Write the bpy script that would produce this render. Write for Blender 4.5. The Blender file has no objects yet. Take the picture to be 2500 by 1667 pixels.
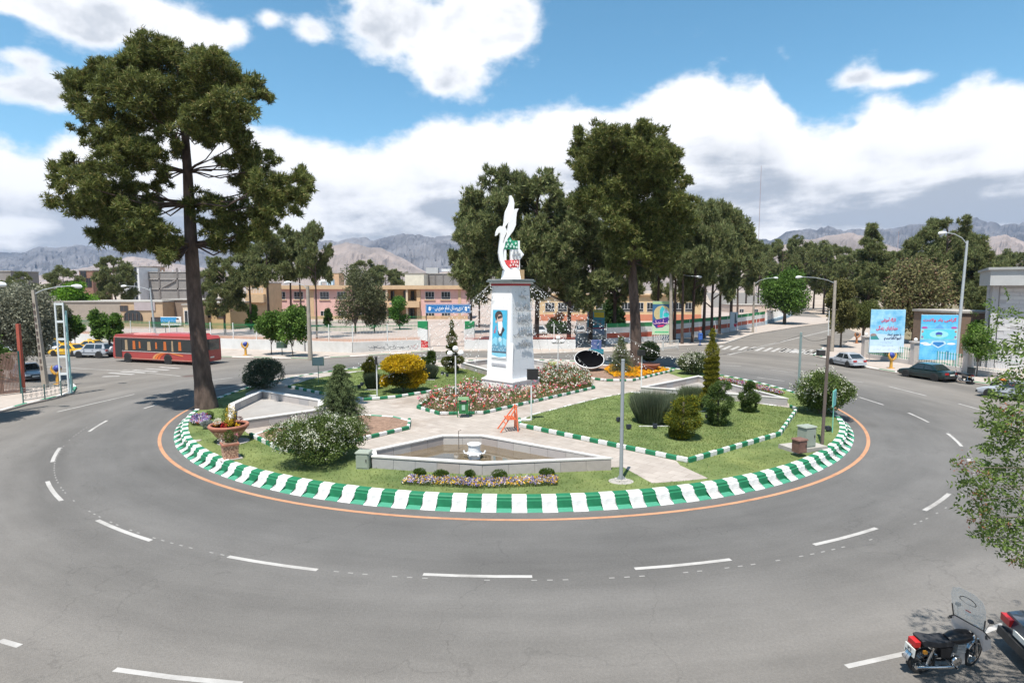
import bpy, math, random, unicodedata
import numpy as np
from mathutils import Vector, Matrix, noise
random.seed(7); R = np.random.default_rng(11)
scene = bpy.context.scene
COL = scene.collection
# ---------------------------------------------------------------- camera
F, Y0, H = 1430.0, 703.0, 8.0
PT = math.atan((833.5 - Y0) / F)
cam = bpy.data.cameras.new('camera'); camo = bpy.data.objects.new('camera', cam); COL.objects.link(camo)
camo.location = (0, 0, H); camo.rotation_euler = (math.pi / 2 - PT, 0, 0)
cam.sensor_width = 36; cam.lens = F / 2500 * 36; cam.clip_start = 0.1; cam.clip_end = 20000
scene.camera = camo
scene.view_settings.view_transform = 'Standard'; scene.view_settings.look = 'None'
scene.view_settings.gamma = 1; scene.view_settings.use_curve_mapping = False
scene.view_settings.exposure = 0.92
scene.cycles.volume_bounces = 0
scene.cycles.volume_step_rate = 5
# ---------------------------------------------------------------- sun
SUN_EL = math.radians(69); SH = (0.36, 0.933)          # shadows fall away from the camera and a little right
sun = bpy.data.lights.new('sun', 'SUN'); suno = bpy.data.objects.new('sun', sun); COL.objects.link(suno)
sun.energy = 4.3; sun.angle = math.radians(0.53); sun.color = (1.0, 0.955, 0.89)
suno.rotation_euler = Vector((-SH[0] * math.cos(SUN_EL), -SH[1] * math.cos(SUN_EL), math.sin(SUN_EL))).to_track_quat('Z', 'Y').to_euler()
# ---------------------------------------------------------------- world
W = bpy.data.worlds.new("World"); scene.world = W; W.use_nodes = True
nt = W.node_tree; nt.nodes.clear()
def N(t, **k):
    n = nt.nodes.new(t)
    for a, b in k.items(): setattr(n, a, b)
    return n
def lk(a, b): nt.links.new(a, b)
def mth(op, a, b=None, c=None, clamp=False):
    n = N('ShaderNodeMath', operation=op, use_clamp=clamp)
    for i, v in enumerate((a, b, c)):
        if v is None: continue
        if isinstance(v, (int, float)): n.inputs[i].default_value = v
        else: lk(v, n.inputs[i])
    return n.outputs[0]
def mixc(f, a, b):
    n = N('ShaderNodeMix', data_type='RGBA')
    for s, v in ((0, f), (6, a), (7, b)):
        if isinstance(v, (int, float)): n.inputs[s].default_value = v
        elif isinstance(v, tuple): n.inputs[s].default_value = (*v, 1)
        else: lk(v, n.inputs[s])
    return n.outputs[2]
def mrange(v, a, b, c=0., d=1., smooth=True):
    n = N('ShaderNodeMapRange', interpolation_type='SMOOTHSTEP' if smooth else 'LINEAR')
    lk(v, n.inputs[0])
    for i, q in enumerate((a, b, c, d)): n.inputs[i + 1].default_value = q
    return n.outputs[0]
out = N('ShaderNodeOutputWorld'); bg = N('ShaderNodeBackground'); lk(bg.outputs[0], out.inputs[0])
sky = N('ShaderNodeTexSky', sky_type='NISHITA'); sky.sun_disc = False
sky.sun_elevation = SUN_EL; sky.sun_rotation = math.atan2(-SH[0], -SH[1])
sky.altitude = 1700; sky.air_density = 1.0; sky.dust_density = 0.6; sky.ozone_density = 1.2
SKY_STRENGTH = 0.085
tc = N('ShaderNodeTexCoord'); sp = N('ShaderNodeSeparateXYZ'); lk(tc.outputs['Generated'], sp.inputs[0])
dx_, dy_, dz_ = sp.outputs
az = mth('ARCTAN2', dx_, dy_); el = mth('ARCSINE', dz_)
def wnoise(vec, scale, detail=6, rough=.55, dist=0.):
    n = N('ShaderNodeTexNoise'); n.inputs['Scale'].default_value = scale; n.inputs['Detail'].default_value = detail
    n.inputs['Roughness'].default_value = rough; n.inputs['Distortion'].default_value = dist; lk(vec, n.inputs['Vector']); return n.outputs['Fac']
cb = N('ShaderNodeCombineXYZ'); lk(az, cb.inputs[0]); lk(mth('MULTIPLY', el, 1.5), cb.inputs[1])
cs = N('ShaderNodeCombineXYZ'); lk(az, cs.inputs[0]); lk(mth('MULTIPLY', el, 4.5), cs.inputs[1])
n4 = wnoise(cb.outputs[0], 27., 5, .6); n1 = wnoise(cb.outputs[0], 4.2, 8, .55, .25); n2 = wnoise(cb.outputs[0], 11., 6, .6); n3 = wnoise(cs.outputs[0], 3.4, 6, .5, .4)
def DIR(px, py):
    x = px - 1250; y = py - 833.5
    v = Vector((x, F * math.cos(PT) - y * math.sin(PT), -F * math.sin(PT) - y * math.cos(PT))).normalized()
    return math.atan2(v.x, v.y), math.asin(v.z)
prof = [(0, 320), (60, 345), (170, 300), (300, 290), (500, 270), (640, 300), (780, 322), (890, 340), (970, 322), (1010, 296), (1090, 268), (1160, 275), (1300, 262), (1380, 236), (1480, 250),
        (1600, 212), (1690, 155), (1740, 158), (1800, 195), (1860, 172), (1900, 215), (1985, 290), (2080, 275), (2120, 226), (2180, 222), (2250, 242), (2320, 198), (2430, 165), (2500, 178)]
fc = N('ShaderNodeFloatCurve'); lk(mrange(az, -math.pi, math.pi, 0., 1., False), fc.inputs['Value'])
cu = fc.mapping.curves[0]; pts = [(0, .2), (.1, .25), (.2, .2), (.28, .24)] + [((DIR(*p)[0] + math.pi) / (2 * math.pi), DIR(*p)[1]) for p in prof] + [(.72, .36), (.8, .22), (.9, .27), (1, .2)]
for i, p in enumerate(pts):
    if i < 2: q = cu.points[i]; q.location = p
    else: q = cu.points.new(*p)
    q.handle_type = 'AUTO'
fc.mapping.update()
bank = mth('SUBTRACT', fc.outputs[0], el)                       # >0 inside the bank (radians)
bank = mth('ADD', bank, mth('MULTIPLY', mth('ADD', mth('SUBTRACT', n2, .5), mth('MULTIPLY', mth('SUBTRACT', n4, .5), .5)), .06))
bank = mth('ADD', bank, mth('MULTIPLY', mth('SUBTRACT', n1, .5), .02))
mask = mrange(bank, -.003, .024)
blobs = [(930, 30, 95, 80), (1060, 90, 150, 105), (1180, 80, 120, 110), (1080, 190, 75, 50), (1240, 30, 90, 70), (330, 30, 130, 34), (180, 40, 130, 40), (40, 10, 90, 30), (440, 75, 110, 42), (500, 95, 60, 28), (240, 85, 70, 25),
         (40, 215, 80, 40), (130, 225, 60, 34), (60, 140, 60, 22), (755, 78, 48, 34), (655, 50, 26, 20), (2090, 190, 60, 18), (2200, 195, 70, 18), (580, 70, 30, 26)]
bl = None
for px, py, rx, ry in blobs:
    a0, e0 = DIR(px, py)
    dd = mth('ADD', mth('POWER', mth('DIVIDE', mth('ABSOLUTE', mth('SUBTRACT', az, a0)), rx / F), 2), mth('POWER', mth('DIVIDE', mth('ABSOLUTE', mth('SUBTRACT', el, e0)), ry / F), 2))
    g = mth('POWER', 2.718, mth('MULTIPLY', dd, -1.3))
    bl = g if bl is None else mth('ADD', bl, g)
bl = mth('ADD', bl, mth('MULTIPLY', mth('SUBTRACT', n2, .5), 1.9)); bl = mth('ADD', bl, mth('MULTIPLY', mth('SUBTRACT', n1, .5), 1.1)); bl = mth('ADD', bl, mth('MULTIPLY', mth('SUBTRACT', n4, .5), .8))
mask2 = mth('MULTIPLY', mrange(bl, .26, 1.1), .97)
wild = mth('MULTIPLY', mrange(n1, .55, .72), mrange(mth('ABSOLUTE', az), .85, 1.25))      # scattered clouds elsewhere round the sky
wild = mth('MAXIMUM', wild, mth('MULTIPLY', mrange(n1, .55, .72), mrange(el, .62, .8)))
cm = mth('MAXIMUM', mth('MAXIMUM', mask, mask2), wild)
depth = mrange(bank, .03, .17)
low = mrange(el, .27, .08)
shade = mth('MULTIPLY', mth('ADD', mth('ADD', mrange(n3, .36, .68), mth('MULTIPLY', mth('SUBTRACT', n2, .5), 1.5)), mth('MULTIPLY', low, .14)), depth, clamp=True)
shade = mth('MULTIPLY', shade, mth('ADD', .55, mth('MULTIPLY', low, .75)), clamp=True)
sh2 = mth('MULTIPLY', mrange(n1, .42, .62), mrange(bl, .5, 1.5)); sh2 = mth('MULTIPLY', sh2, .6)
shade = mth('MAXIMUM', shade, mth('MULTIPLY', sh2, mrange(bank, .0, -.03)))
shade = mrange(shade, 0., .9)
ccol = mixc(shade, (.62, .62, .63), (.27, .295, .335))
skyc = N('ShaderNodeVectorMath', operation='SCALE'); lk(sky.outputs[0], skyc.inputs[0]); skyc.inputs['Scale'].default_value = SKY_STRENGTH
hsv = N('ShaderNodeHueSaturation'); hsv.inputs['Hue'].default_value = .478; hsv.inputs['Saturation'].default_value = 1.17; hsv.inputs['Value'].default_value = 1.22; lk(skyc.outputs[0], hsv.inputs['Color'])
lk(mixc(cm, hsv.outputs[0], ccol), bg.inputs['Color']); bg.inputs['Strength'].default_value = 1.0
W.cycles.sampling_method = 'MANUAL'; W.cycles.sample_map_resolution = 512
# ---------------------------------------------------------------- projection helpers (photo pixel on a level -> place)
def G(px, py, z=0.0):
    x = px - 1250; y = py - 833.5
    dy = F * math.cos(PT) - y * math.sin(PT); dz = -F * math.sin(PT) - y * math.cos(PT)
    k = (z - H) / dz
    return (x * k, dy * k)
def AT(px, py, d):
    x = px - 1250; y = py - 833.5
    dy = F * math.cos(PT) - y * math.sin(PT); dz = -F * math.sin(PT) - y * math.cos(PT)
    return Vector((x * d / dy, d, H + dz * d / dy))
def ZT(py, d): return AT(1250, py, d).z
# ---------------------------------------------------------------- materials
_m = {}
def mat(name, col, rough=.75, var=.12, vs=3., bump=0., bs=40., metal=0., col2=None, thr=None, alpha=1., spec=.4, coat=0., trans=0., coord='Object', sz=(1, 1, 1), stain=0., stc=(.5, .45, .4)):
    if name in _m: return _m[name]
    m = bpy.data.materials.new(name); m.use_nodes = True; t = m.node_tree; b = t.nodes['Principled BSDF']
    b.inputs['Roughness'].default_value = rough; b.inputs['Metallic'].default_value = metal; b.inputs['Specular IOR Level'].default_value = spec
    if coat: b.inputs['Coat Weight'].default_value = coat; b.inputs['Coat Roughness'].default_value = .08
    if trans: b.inputs['Transmission Weight'].default_value = trans
    if alpha < 1: b.inputs['Alpha'].default_value = alpha
    b.inputs['Base Color'].default_value = (*col, 1)
    if var or col2 or bump or stain:
        c = t.nodes.new('ShaderNodeTexCoord'); mp = t.nodes.new('ShaderNodeMapping'); t.links.new(c.outputs[coord], mp.inputs[0]); mp.inputs['Scale'].default_value = sz
        n = t.nodes.new('ShaderNodeTexNoise'); n.inputs['Scale'].default_value = vs; n.inputs['Detail'].default_value = 8; n.inputs['Roughness'].default_value = .62
        t.links.new(mp.outputs[0], n.inputs['Vector'])
        r = t.nodes.new('ShaderNodeValToRGB'); e = r.color_ramp.elements
        lo, hi = (thr or (.3, .7)); e[0].position = lo; e[1].position = hi
        a = tuple(x * (1 - var) for x in col); d = tuple(min(1, x * (1 + var)) for x in (col2 or col))
        e[0].color = (*a, 1); e[1].color = (*d, 1)
        t.links.new(n.outputs['Fac'], r.inputs[0]); last = r.outputs[0]
        if stain:
            n4 = t.nodes.new('ShaderNodeTexNoise'); n4.inputs['Scale'].default_value = vs * .23; n4.inputs['Detail'].default_value = 10; n4.inputs['Roughness'].default_value = .7
            t.links.new(mp.outputs[0], n4.inputs['Vector']); rr = t.nodes.new('ShaderNodeMapRange'); rr.inputs[1].default_value = .48; rr.inputs[2].default_value = .7; rr.inputs[4].default_value = stain
            t.links.new(n4.outputs['Fac'], rr.inputs[0]); mx = t.nodes.new('ShaderNodeMix'); mx.data_type = 'RGBA'; mx.blend_type = 'MULTIPLY'
            t.links.new(rr.outputs[0], mx.inputs[0]); t.links.new(last, mx.inputs[6]); mx.inputs[7].default_value = (*stc, 1); last = mx.outputs[2]
        t.links.new(last, b.inputs['Base Color'])
        if bump:
            n2_ = t.nodes.new('ShaderNodeTexNoise'); n2_.inputs['Scale'].default_value = bs; n2_.inputs['Detail'].default_value = 5; t.links.new(mp.outputs[0], n2_.inputs['Vector'])
            bp = t.nodes.new('ShaderNodeBump'); bp.inputs['Strength'].default_value = bump; bp.inputs['Distance'].default_value = .05
            t.links.new(n2_.outputs['Fac'], bp.inputs['Height']); t.links.new(bp.outputs[0], b.inputs['Normal'])
    _m[name] = m; return m
def leafmat(name, c1, c2, tl=.25, rough=.7, c3=None, frac=.12):
    if name in _m: return _m[name]
    m = bpy.data.materials.new(name); m.use_nodes = True; t = m.node_tree; b = t.nodes['Principled BSDF']
    b.inputs['Roughness'].default_value = rough; b.inputs['Specular IOR Level'].default_value = .15
    g = t.nodes.new('ShaderNodeNewGeometry'); r = t.nodes.new('ShaderNodeValToRGB'); e = r.color_ramp.elements
    e[0].color = (*c1, 1); e[1].color = (*c2, 1); e[1].position = 1 - frac if c3 else 1
    if c3: q = e.new(1 - frac + .01); q.color = (*c3, 1)
    t.links.new(g.outputs['Random Per Island'], r.inputs[0])
    tcn = t.nodes.new('ShaderNodeTexCoord'); n = t.nodes.new('ShaderNodeTexNoise'); n.inputs['Scale'].default_value = .9; n.inputs['Detail'].default_value = 3; t.links.new(tcn.outputs['Object'], n.inputs['Vector'])
    mr = t.nodes.new('ShaderNodeMapRange'); mr.inputs[1].default_value = .3; mr.inputs[2].default_value = .7; mr.inputs[3].default_value = .72; mr.inputs[4].default_value = 1.3; t.links.new(n.outputs['Fac'], mr.inputs[0])
    vm = t.nodes.new('ShaderNodeVectorMath'); vm.operation = 'SCALE'; t.links.new(r.outputs[0], vm.inputs[0]); t.links.new(mr.outputs[0], vm.inputs['Scale'])
    t.links.new(vm.outputs[0], b.inputs['Base Color'])
    tr = t.nodes.new('ShaderNodeBsdfTranslucent'); t.links.new(vm.outputs[0], tr.inputs['Color'])
    mx = t.nodes.new('ShaderNodeMixShader'); mx.inputs[0].default_value = tl; t.links.new(b.outputs[0], mx.inputs[1]); t.links.new(tr.outputs[0], mx.inputs[2])
    t.links.new(mx.outputs[0], t.nodes['Material Output'].inputs['Surface'])
    _m[name] = m; return m
def P(c, r=.7, v=.08, **k):
    nm = k.pop('n', None) or 'paint_%d_%d_%d_%d' % (c[0] * 99, c[1] * 99, c[2] * 99, r * 10)
    return mat(nm, c, r, v, **k)
# ---------------------------------------------------------------- mesh builder
class MB:
    def __init__(s): s.v = []; s.f = []; s.m = []
    def add(s, vs, fs, mi=0, M=None):
        o = len(s.v)
        s.v += [tuple(M @ Vector(v)) if M else tuple(v) for v in vs]
        s.f += [tuple(i + o for i in f) for f in fs]; s.m += [mi] * len(fs); return s
    def box(s, c, d, rz=0., mi=0, M=None, tp=(1, 1)):
        x, y, z = (q / 2 for q in d); a, b = tp
        vs = [(-x, -y, -z), (x, -y, -z), (x, y, -z), (-x, y, -z), (-x * a, -y * b, z), (x * a, -y * b, z), (x * a, y * b, z), (-x * a, y * b, z)]
        ca, sa = math.cos(rz), math.sin(rz)
        vs = [(c[0] + p[0] * ca - p[1] * sa, c[1] + p[0] * sa + p[1] * ca, c[2] + p[2]) for p in vs]
        return s.add(vs, [(0, 3, 2, 1), (4, 5, 6, 7), (0, 1, 5, 4), (1, 2, 6, 5), (2, 3, 7, 6), (3, 0, 4, 7)], mi, M)
    def prism(s, poly, z0, z1, mi=0, M=None, inset=0.):
        n = len(poly); cx = sum(p[0] for p in poly) / n; cy = sum(p[1] for p in poly) / n
        top = [(p[0] + (cx - p[0]) * inset, p[1] + (cy - p[1]) * inset) for p in poly]
        vs = [(p[0], p[1], z0) for p in poly] + [(p[0], p[1], z1) for p in top]
        ar = sum(poly[i][0] * poly[(i + 1) % n][1] - poly[(i + 1) % n][0] * poly[i][1] for i in range(n))
        fs = [tuple(range(n - 1, -1, -1)), tuple(range(n, 2 * n))] + [(i, (i + 1) % n, n + (i + 1) % n, n + i) for i in range(n)]
        if ar < 0: fs = [f[::-1] for f in fs]
        return s.add(vs, fs, mi, M)
    def ext(s, poly, y0, y1, mi=0, M=None):   # polygon in x-z, extruded along y
        n = len(poly); vs = [(p[0], y0, p[1]) for p in poly] + [(p[0], y1, p[1]) for p in poly]
        ar = sum(poly[i][0] * poly[(i + 1) % n][1] - poly[(i + 1) % n][0] * poly[i][1] for i in range(n))
        fs = [tuple(range(n)), tuple(range(2 * n - 1, n - 1, -1))] + [(i, n + i, n + (i + 1) % n, (i + 1) % n) for i in range(n)]
        if ar < 0: fs = [f[::-1] for f in fs]
        return s.add(vs, fs, mi, M)
    def tube(s, pts, r, n=8, mi=0, M=None, cap=True):
        pts = [Vector(p) for p in pts]; rs = r if isinstance(r, (list, tuple)) else [r] * len(pts); vs = []; fs = []
        up = None
        for i, p in enumerate(pts):
            d = (pts[min(i + 1, len(pts) - 1)] - pts[max(i - 1, 0)])
            if d.length < 1e-7: d = Vector((0, 0, 1))
            d.normalize()
            if up is None: up = d.orthogonal().normalized()
            u = (up - d * up.dot(d))
            u = u.normalized() if u.length > 1e-5 else d.orthogonal().normalized()
            up = u; w = d.cross(u)
            for k in range(n):
                a = 2 * math.pi * k / n; vs.append(p + (u * math.cos(a) + w * math.sin(a)) * rs[i])
        for i in range(len(pts) - 1):
            for k in range(n):
                a = i * n + k; b = i * n + (k + 1) % n; fs.append((a, b, b + n, a + n))
        if cap: fs += [tuple(range(n - 1, -1, -1)), tuple(range((len(pts) - 1) * n, len(pts) * n))]
        return s.add(vs, fs, mi, M)
    def lathe(s, prof, c=(0, 0, 0), n=20, mi=0, M=None, sx=1., sy=1., cap=True):
        vs = []; fs = []
        for r, z in prof:
            for k in range(n):
                a = 2 * math.pi * k / n; vs.append((c[0] + r * math.cos(a) * sx, c[1] + r * math.sin(a) * sy, c[2] + z))
        for i in range(len(prof) - 1):
            for k in range(n):
                a = i * n + k; b = i * n + (k + 1) % n; fs.append((a, b, b + n, a + n))
        if cap and prof[0][0] > 1e-4: fs.append(tuple(range(n - 1, -1, -1)))
        if cap and prof[-1][0] > 1e-4: fs.append(tuple(range((len(prof) - 1) * n, len(prof) * n)))
        return s.add(vs, fs, mi, M)
    def ball(s, c, r, mi=0, n=12, sz=1., M=None):
        k = n // 2; return s.lathe([(max(r * math.sin(math.pi * i / k), 0), -r * sz * math.cos(math.pi * i / k)) for i in range(k + 1)], c, n, mi, M)
    def poly(s, pts, mi=0, M=None): return s.add(pts, [tuple(range(len(pts)))], mi, M)
    def mesh(s, name, mats, smooth=False, bev=0.):
        me = bpy.data.meshes.new(name); me.from_pydata(s.v, [], s.f)
        for x in (mats if isinstance(mats, (list, tuple)) else [mats]): me.materials.append(x)
        me.polygons.foreach_set('material_index', s.m)
        if smooth:
            me.polygons.foreach_set('use_smooth', [True] * len(me.polygons)); me.update()
            try: me.set_sharp_from_angle(angle=math.radians(40))
            except Exception: pass
        me.update(); return me
def obj(name, me, parent=None, loc=(0, 0, 0), rz=0., kind=None, label=None):
    o = bpy.data.objects.new(name, me); COL.objects.link(o); o.location = loc; o.rotation_euler = (0, 0, rz)
    if parent: o.parent = parent
    if kind: o['kind'] = kind
    if label: o['label'] = label
    return o
def part(name, mb, mats, parent, smooth=False, kind=None, label=None, loc=(0, 0, 0), rz=0.):
    me = mb.mesh(name, mats, smooth) if isinstance(mb, MB) else mb
    return obj(name, me, parent, loc, rz, kind, label)
def tag(o, label, cat, group=None, kind=None):
    o['label'] = label; o['category'] = cat
    if group: o['group'] = group
    if kind: o['kind'] = kind
    return o
def thing(name, label, cat, loc, rz=0., group=None, kind=None):
    o = bpy.data.objects.new(name, None); COL.objects.link(o); o.empty_display_size = .3
    o.location = (loc[0], loc[1], loc[2] if len(loc) > 2 else 0.); o.rotation_euler = (0, 0, rz)
    return tag(o, label, cat, group, kind)
def struct(name, mb, mats, smooth=False, parent=None):
    me = mb.mesh(name, mats, smooth) if isinstance(mb, MB) else mb
    o = obj(name, me, parent)
    if not parent: o['kind'] = 'structure'
    return o
def dup(root, loc, rz, label, scale=None, group=None):
    r = root.copy(); COL.objects.link(r); r.location = (loc[0], loc[1], loc[2] if len(loc) > 2 else 0.); r.rotation_euler = (0, 0, rz); r['label'] = label
    if scale: r.scale = scale
    if group: r['group'] = group
    def rec(a, b):
        for ch in list(a.children):
            c = ch.copy(); COL.objects.link(c); c.parent = b; rec(ch, c)
    rec(root, r); return r
# ---------------------------------------------------------------- text (Arabic script is shaped here with presentation forms)
_forms = {}
for cp in list(range(0xFB50, 0xFBFF)) + list(range(0xFE80, 0xFEFD)):
    d = unicodedata.decomposition(chr(cp)).split()
    if len(d) == 2: _forms.setdefault(chr(int(d[1], 16)), {})[d[0].strip('<>')] = chr(cp)
    elif len(d) == 3: _forms.setdefault(chr(int(d[1], 16)) + chr(int(d[2], 16)), {})[d[0].strip('<>')] = chr(cp)
def fa(s):
    toks = []; i = 0
    while i < len(s):
        if s[i:i + 2] in _forms and s[i] == '\u0644': toks.append(s[i:i + 2]); i += 2
        else: toks.append(s[i]); i += 1
    outs = []
    for k, t in enumerate(toks):
        f = _forms.get(t)
        if not f: outs.append(t); continue
        pv = _forms.get(toks[k - 1]) if k else None; nx = _forms.get(toks[k + 1]) if k + 1 < len(toks) else None
        jp = bool(pv and 'initial' in pv and 'final' in f); jn = bool(nx and 'initial' in f and 'final' in nx)
        outs.append(f.get('medial' if jp and jn else 'final' if jp else 'initial' if jn else 'isolated', t))
    return ''.join(reversed(outs))
def textmesh(s, size, width=None, ext=.01, bold=0., name='lettering', shear=0., res=2):
    c = bpy.data.curves.new('t', 'FONT'); c.body = s; c.size = size; c.align_x = 'CENTER'; c.align_y = 'CENTER'; c.extrude = ext; c.offset = bold; c.resolution_u = res; c.shear = shear
    o = bpy.data.objects.new('t', c); COL.objects.link(o); bpy.context.view_layer.update()
    me = bpy.data.meshes.new_from_object(o.evaluated_get(bpy.context.evaluated_depsgraph_get())); me.name = name
    w = o.dimensions.x
    bpy.data.objects.remove(o)
    if len(me.vertices):
        co = np.empty(len(me.vertices) * 3); me.vertices.foreach_get('co', co); co = co.reshape(-1, 3)
        mn = co.min(0); mx = co.max(0); co[:, :2] -= (mn[:2] + mx[:2]) / 2
        if width: co[:, 0] *= width / max(mx[0] - mn[0], 1e-4)
        me.vertices.foreach_set('co', co.ravel()); me.update()
    return me
def lettering(s, size, x, z, parent, material, y=-.02, width=None, name='lettering', bold=0., shear=0.):
    """text standing in the parent's local x-z plane, facing -y"""
    me = textmesh(s, size, width, .004, bold, name, shear); me.materials.clear(); me.materials.append(material)
    o = obj(name, me, parent, (x, y, z)); o.rotation_euler = (math.pi / 2, 0, 0); return o
# ---------------------------------------------------------------- foliage
def npmesh(name, V, faces_n, mats, mi=None):
    me = bpy.data.meshes.new(name); nv = len(V); nf = nv // faces_n
    me.vertices.add(nv); me.vertices.foreach_set('co', V.astype(np.float32).ravel())
    me.loops.add(nv); me.loops.foreach_set('vertex_index', np.arange(nv, dtype=np.int32))
    me.polygons.add(nf); me.polygons.foreach_set('loop_start', np.arange(0, nv, faces_n, dtype=np.int32))
    for x in (mats if isinstance(mats, (list, tuple)) else [mats]): me.materials.append(x)
    if mi is not None: me.polygons.foreach_set('material_index', mi.astype(np.int32))
    me.update(calc_edges=True); return me
def unit(v): return v / np.maximum(np.linalg.norm(v, axis=1, keepdims=True), 1e-6)
def leaves(pos, dirs, ln, wd, rng=R, shape=3, jit=.35):
    """one small face per leaf or needle bundle"""
    n = len(pos); d = unit(dirs); s = unit(np.cross(d, rng.normal(size=(n, 3)))); l = (ln * (1 + jit * rng.uniform(-1, 1, n)))[:, None]; w = (wd * (1 + jit * rng.uniform(-1, 1, n)))[:, None]
    if shape == 3: return np.stack([pos - s * w / 2, pos + s * w / 2, pos + d * l], 1).reshape(-1, 3)
    return np.stack([pos, pos + d * l * .45 + s * w / 2, pos + d * l, pos + d * l * .45 - s * w / 2], 1).reshape(-1, 3)
def shell(c, r, n, rng=R, lo=.6, cut=-1.):
    d = unit(rng.normal(size=(n, 3)))
    if cut > -1: d = d[d[:, 2] > cut]
    k = rng.uniform(lo ** 3, 1, len(d))[:, None] ** (1 / 3)
    return c + d * r * k, d
def pine_clumps(cl, dens=1., rng=R, ln=.34, wd=.075, ntuft=9, flat=.78, up=.45):
    """cl: rows x,y,z,r. needle bundles in tufts over every clump"""
    out_ = []
    for x, y, z, r in cl:
        nt_ = int(44 * dens * r * r * 4) + 8
        sub = rng.uniform(.75, 1.15, (1, 3)) * np.array([[1.05, 1.05, flat]]) * r
        ns = max(5, int(9 * r)); sc_, sd = shell(np.array([[x, y, z]]), sub * .86, ns, rng, .35); pick = rng.integers(0, ns, nt_)
        off, d = shell(np.zeros((1, 3)), sub * .40, nt_, rng, .3); p = sc_[pick] + off * rng.uniform(.5, 1.25, (nt_, 1)); d = unit(d + sd[pick] * .6)
        p = np.repeat(p, ntuft, 0) + rng.normal(scale=.05, size=(nt_ * ntuft, 3)); d = np.repeat(d, ntuft, 0)
        dd = unit(d * .55 + rng.normal(scale=.62, size=p.shape) + np.array([[0, 0, up]]))
        out_.append(leaves(p, dd, ln, wd, rng))
    return np.concatenate(out_)
def crown_clumps(w, h, n, rng, r=(.9, 1.6), z0=0., shape='round'):
    cl = []
    for i in range(n):
        t = (i + rng.uniform(0, 1)) / n
        if shape == 'cone': rad = (1 - t) ** .8 * w / 2
        elif shape == 'umb': rad = w / 2 * (math.sin(math.pi * min(1, .25 + t * .75)) ** .6)
        else: rad = w / 2 * math.sin(math.pi * (.12 + .83 * t)) ** .55
        a = rng.uniform(0, 2 * math.pi); k = rng.uniform(.35, 1) ** .5
        cr = rng.uniform(*r) * (1 if shape != 'cone' else max(.5, 1 - t * .55))
        cl.append((math.cos(a) * rad * k, math.sin(a) * rad * k, z0 + h * t, cr))
    return cl
def trunk_mb(pts, rs, limbs=(), n=10):
    mb = MB(); mb.tube(pts, rs, n)
    for q in limbs: mb.tube(q[0], q[1], 5)
    return mb
BARK = mat('pine_bark', (.05, .033, .027), .95, .4, 2.5, .9, 9., col2=(.10, .07, .055), sz=(1, 1, .35))
BARKG = mat('grey_bark', (.12, .1, .08), .95, .3, 4., .6, 14.)
PINE = leafmat('pine_needles', (.048, .07, .02), (.195, .215, .062), .3, .6, (.25, .21, .08), .1)
PINE2 = leafmat('dark_pine_needles', (.07, .095, .036), (.25, .275, .11), .33, .6, (.26, .22, .11), .08)
# ================================================================ SETTING
C0 = (0.1, 41.4); RK = 21.1; ZI = .38
WHITE = mat('white_kerb_paint', (.60, .60, .58), .8, .1, 7., .4, 18., stain=.9, stc=(.5, .47, .43)); GREEN = mat('green_kerb_paint', (.012, .15, .068), .6, .18, 4., stain=.3, stc=(.7, .7, .65)); GREEN2 = mat('worn_green_paint', (.05, .24, .15), .7, .15, 6.)
CONC = mat('concrete', (.34, .32, .29), .9, .16, 2.2, .25, 30., stain=.5)
ASPH = mat('asphalt', (.140, .134, .127), .93, .1, .35, .6, 45.)
# asphalt: lay swirling tyre streaks (rubber and dust worn round the roundabout) over the grain
t = ASPH.node_tree; bs = t.nodes['Principled BSDF']; base = bs.inputs['Base Color'].links[0].from_socket
def A_(ty, **k):
    n = t.nodes.new(ty)
    for a, b in k.items(): setattr(n, a, b)
    return n
def am(op, a, b=None):
    n = A_('ShaderNodeMath', operation=op)
    for i, v in enumerate((a, b)):
        if v is None: continue
        if isinstance(v, (int, float)): n.inputs[i].default_value = v
        else: t.links.new(v, n.inputs[i])
    return n.outputs[0]
g_ = A_('ShaderNodeNewGeometry'); sx_ = A_('ShaderNodeSeparateXYZ'); t.links.new(g_.outputs['Position'], sx_.inputs[0])
X_ = am('SUBTRACT', sx_.outputs[0], C0[0]); Y_ = am('SUBTRACT', sx_.outputs[1], C0[1])
rr_ = am('SQRT', am('ADD', am('MULTIPLY', X_, X_), am('MULTIPLY', Y_, Y_))); th_ = am('ARCTAN2', X_, am('MULTIPLY', Y_, -1.))
cv = A_('ShaderNodeCombineXYZ'); t.links.new(am('MULTIPLY', rr_, .42), cv.inputs[0]); t.links.new(am('MULTIPLY', th_, 1.6), cv.inputs[1])
nz = A_('ShaderNodeTexNoise'); nz.inputs['Scale'].default_value = 1.; nz.inputs['Detail'].default_value = 7; nz.inputs['Roughness'].default_value = .6; t.links.new(cv.outputs[0], nz.inputs['Vector'])
mr = A_('ShaderNodeMapRange'); t.links.new(nz.outputs['Fac'], mr.inputs[0]); mr.inputs[1].default_value = .32; mr.inputs[2].default_value = .68; mr.inputs[3].default_value = .76; mr.inputs[4].default_value = 1.16
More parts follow.
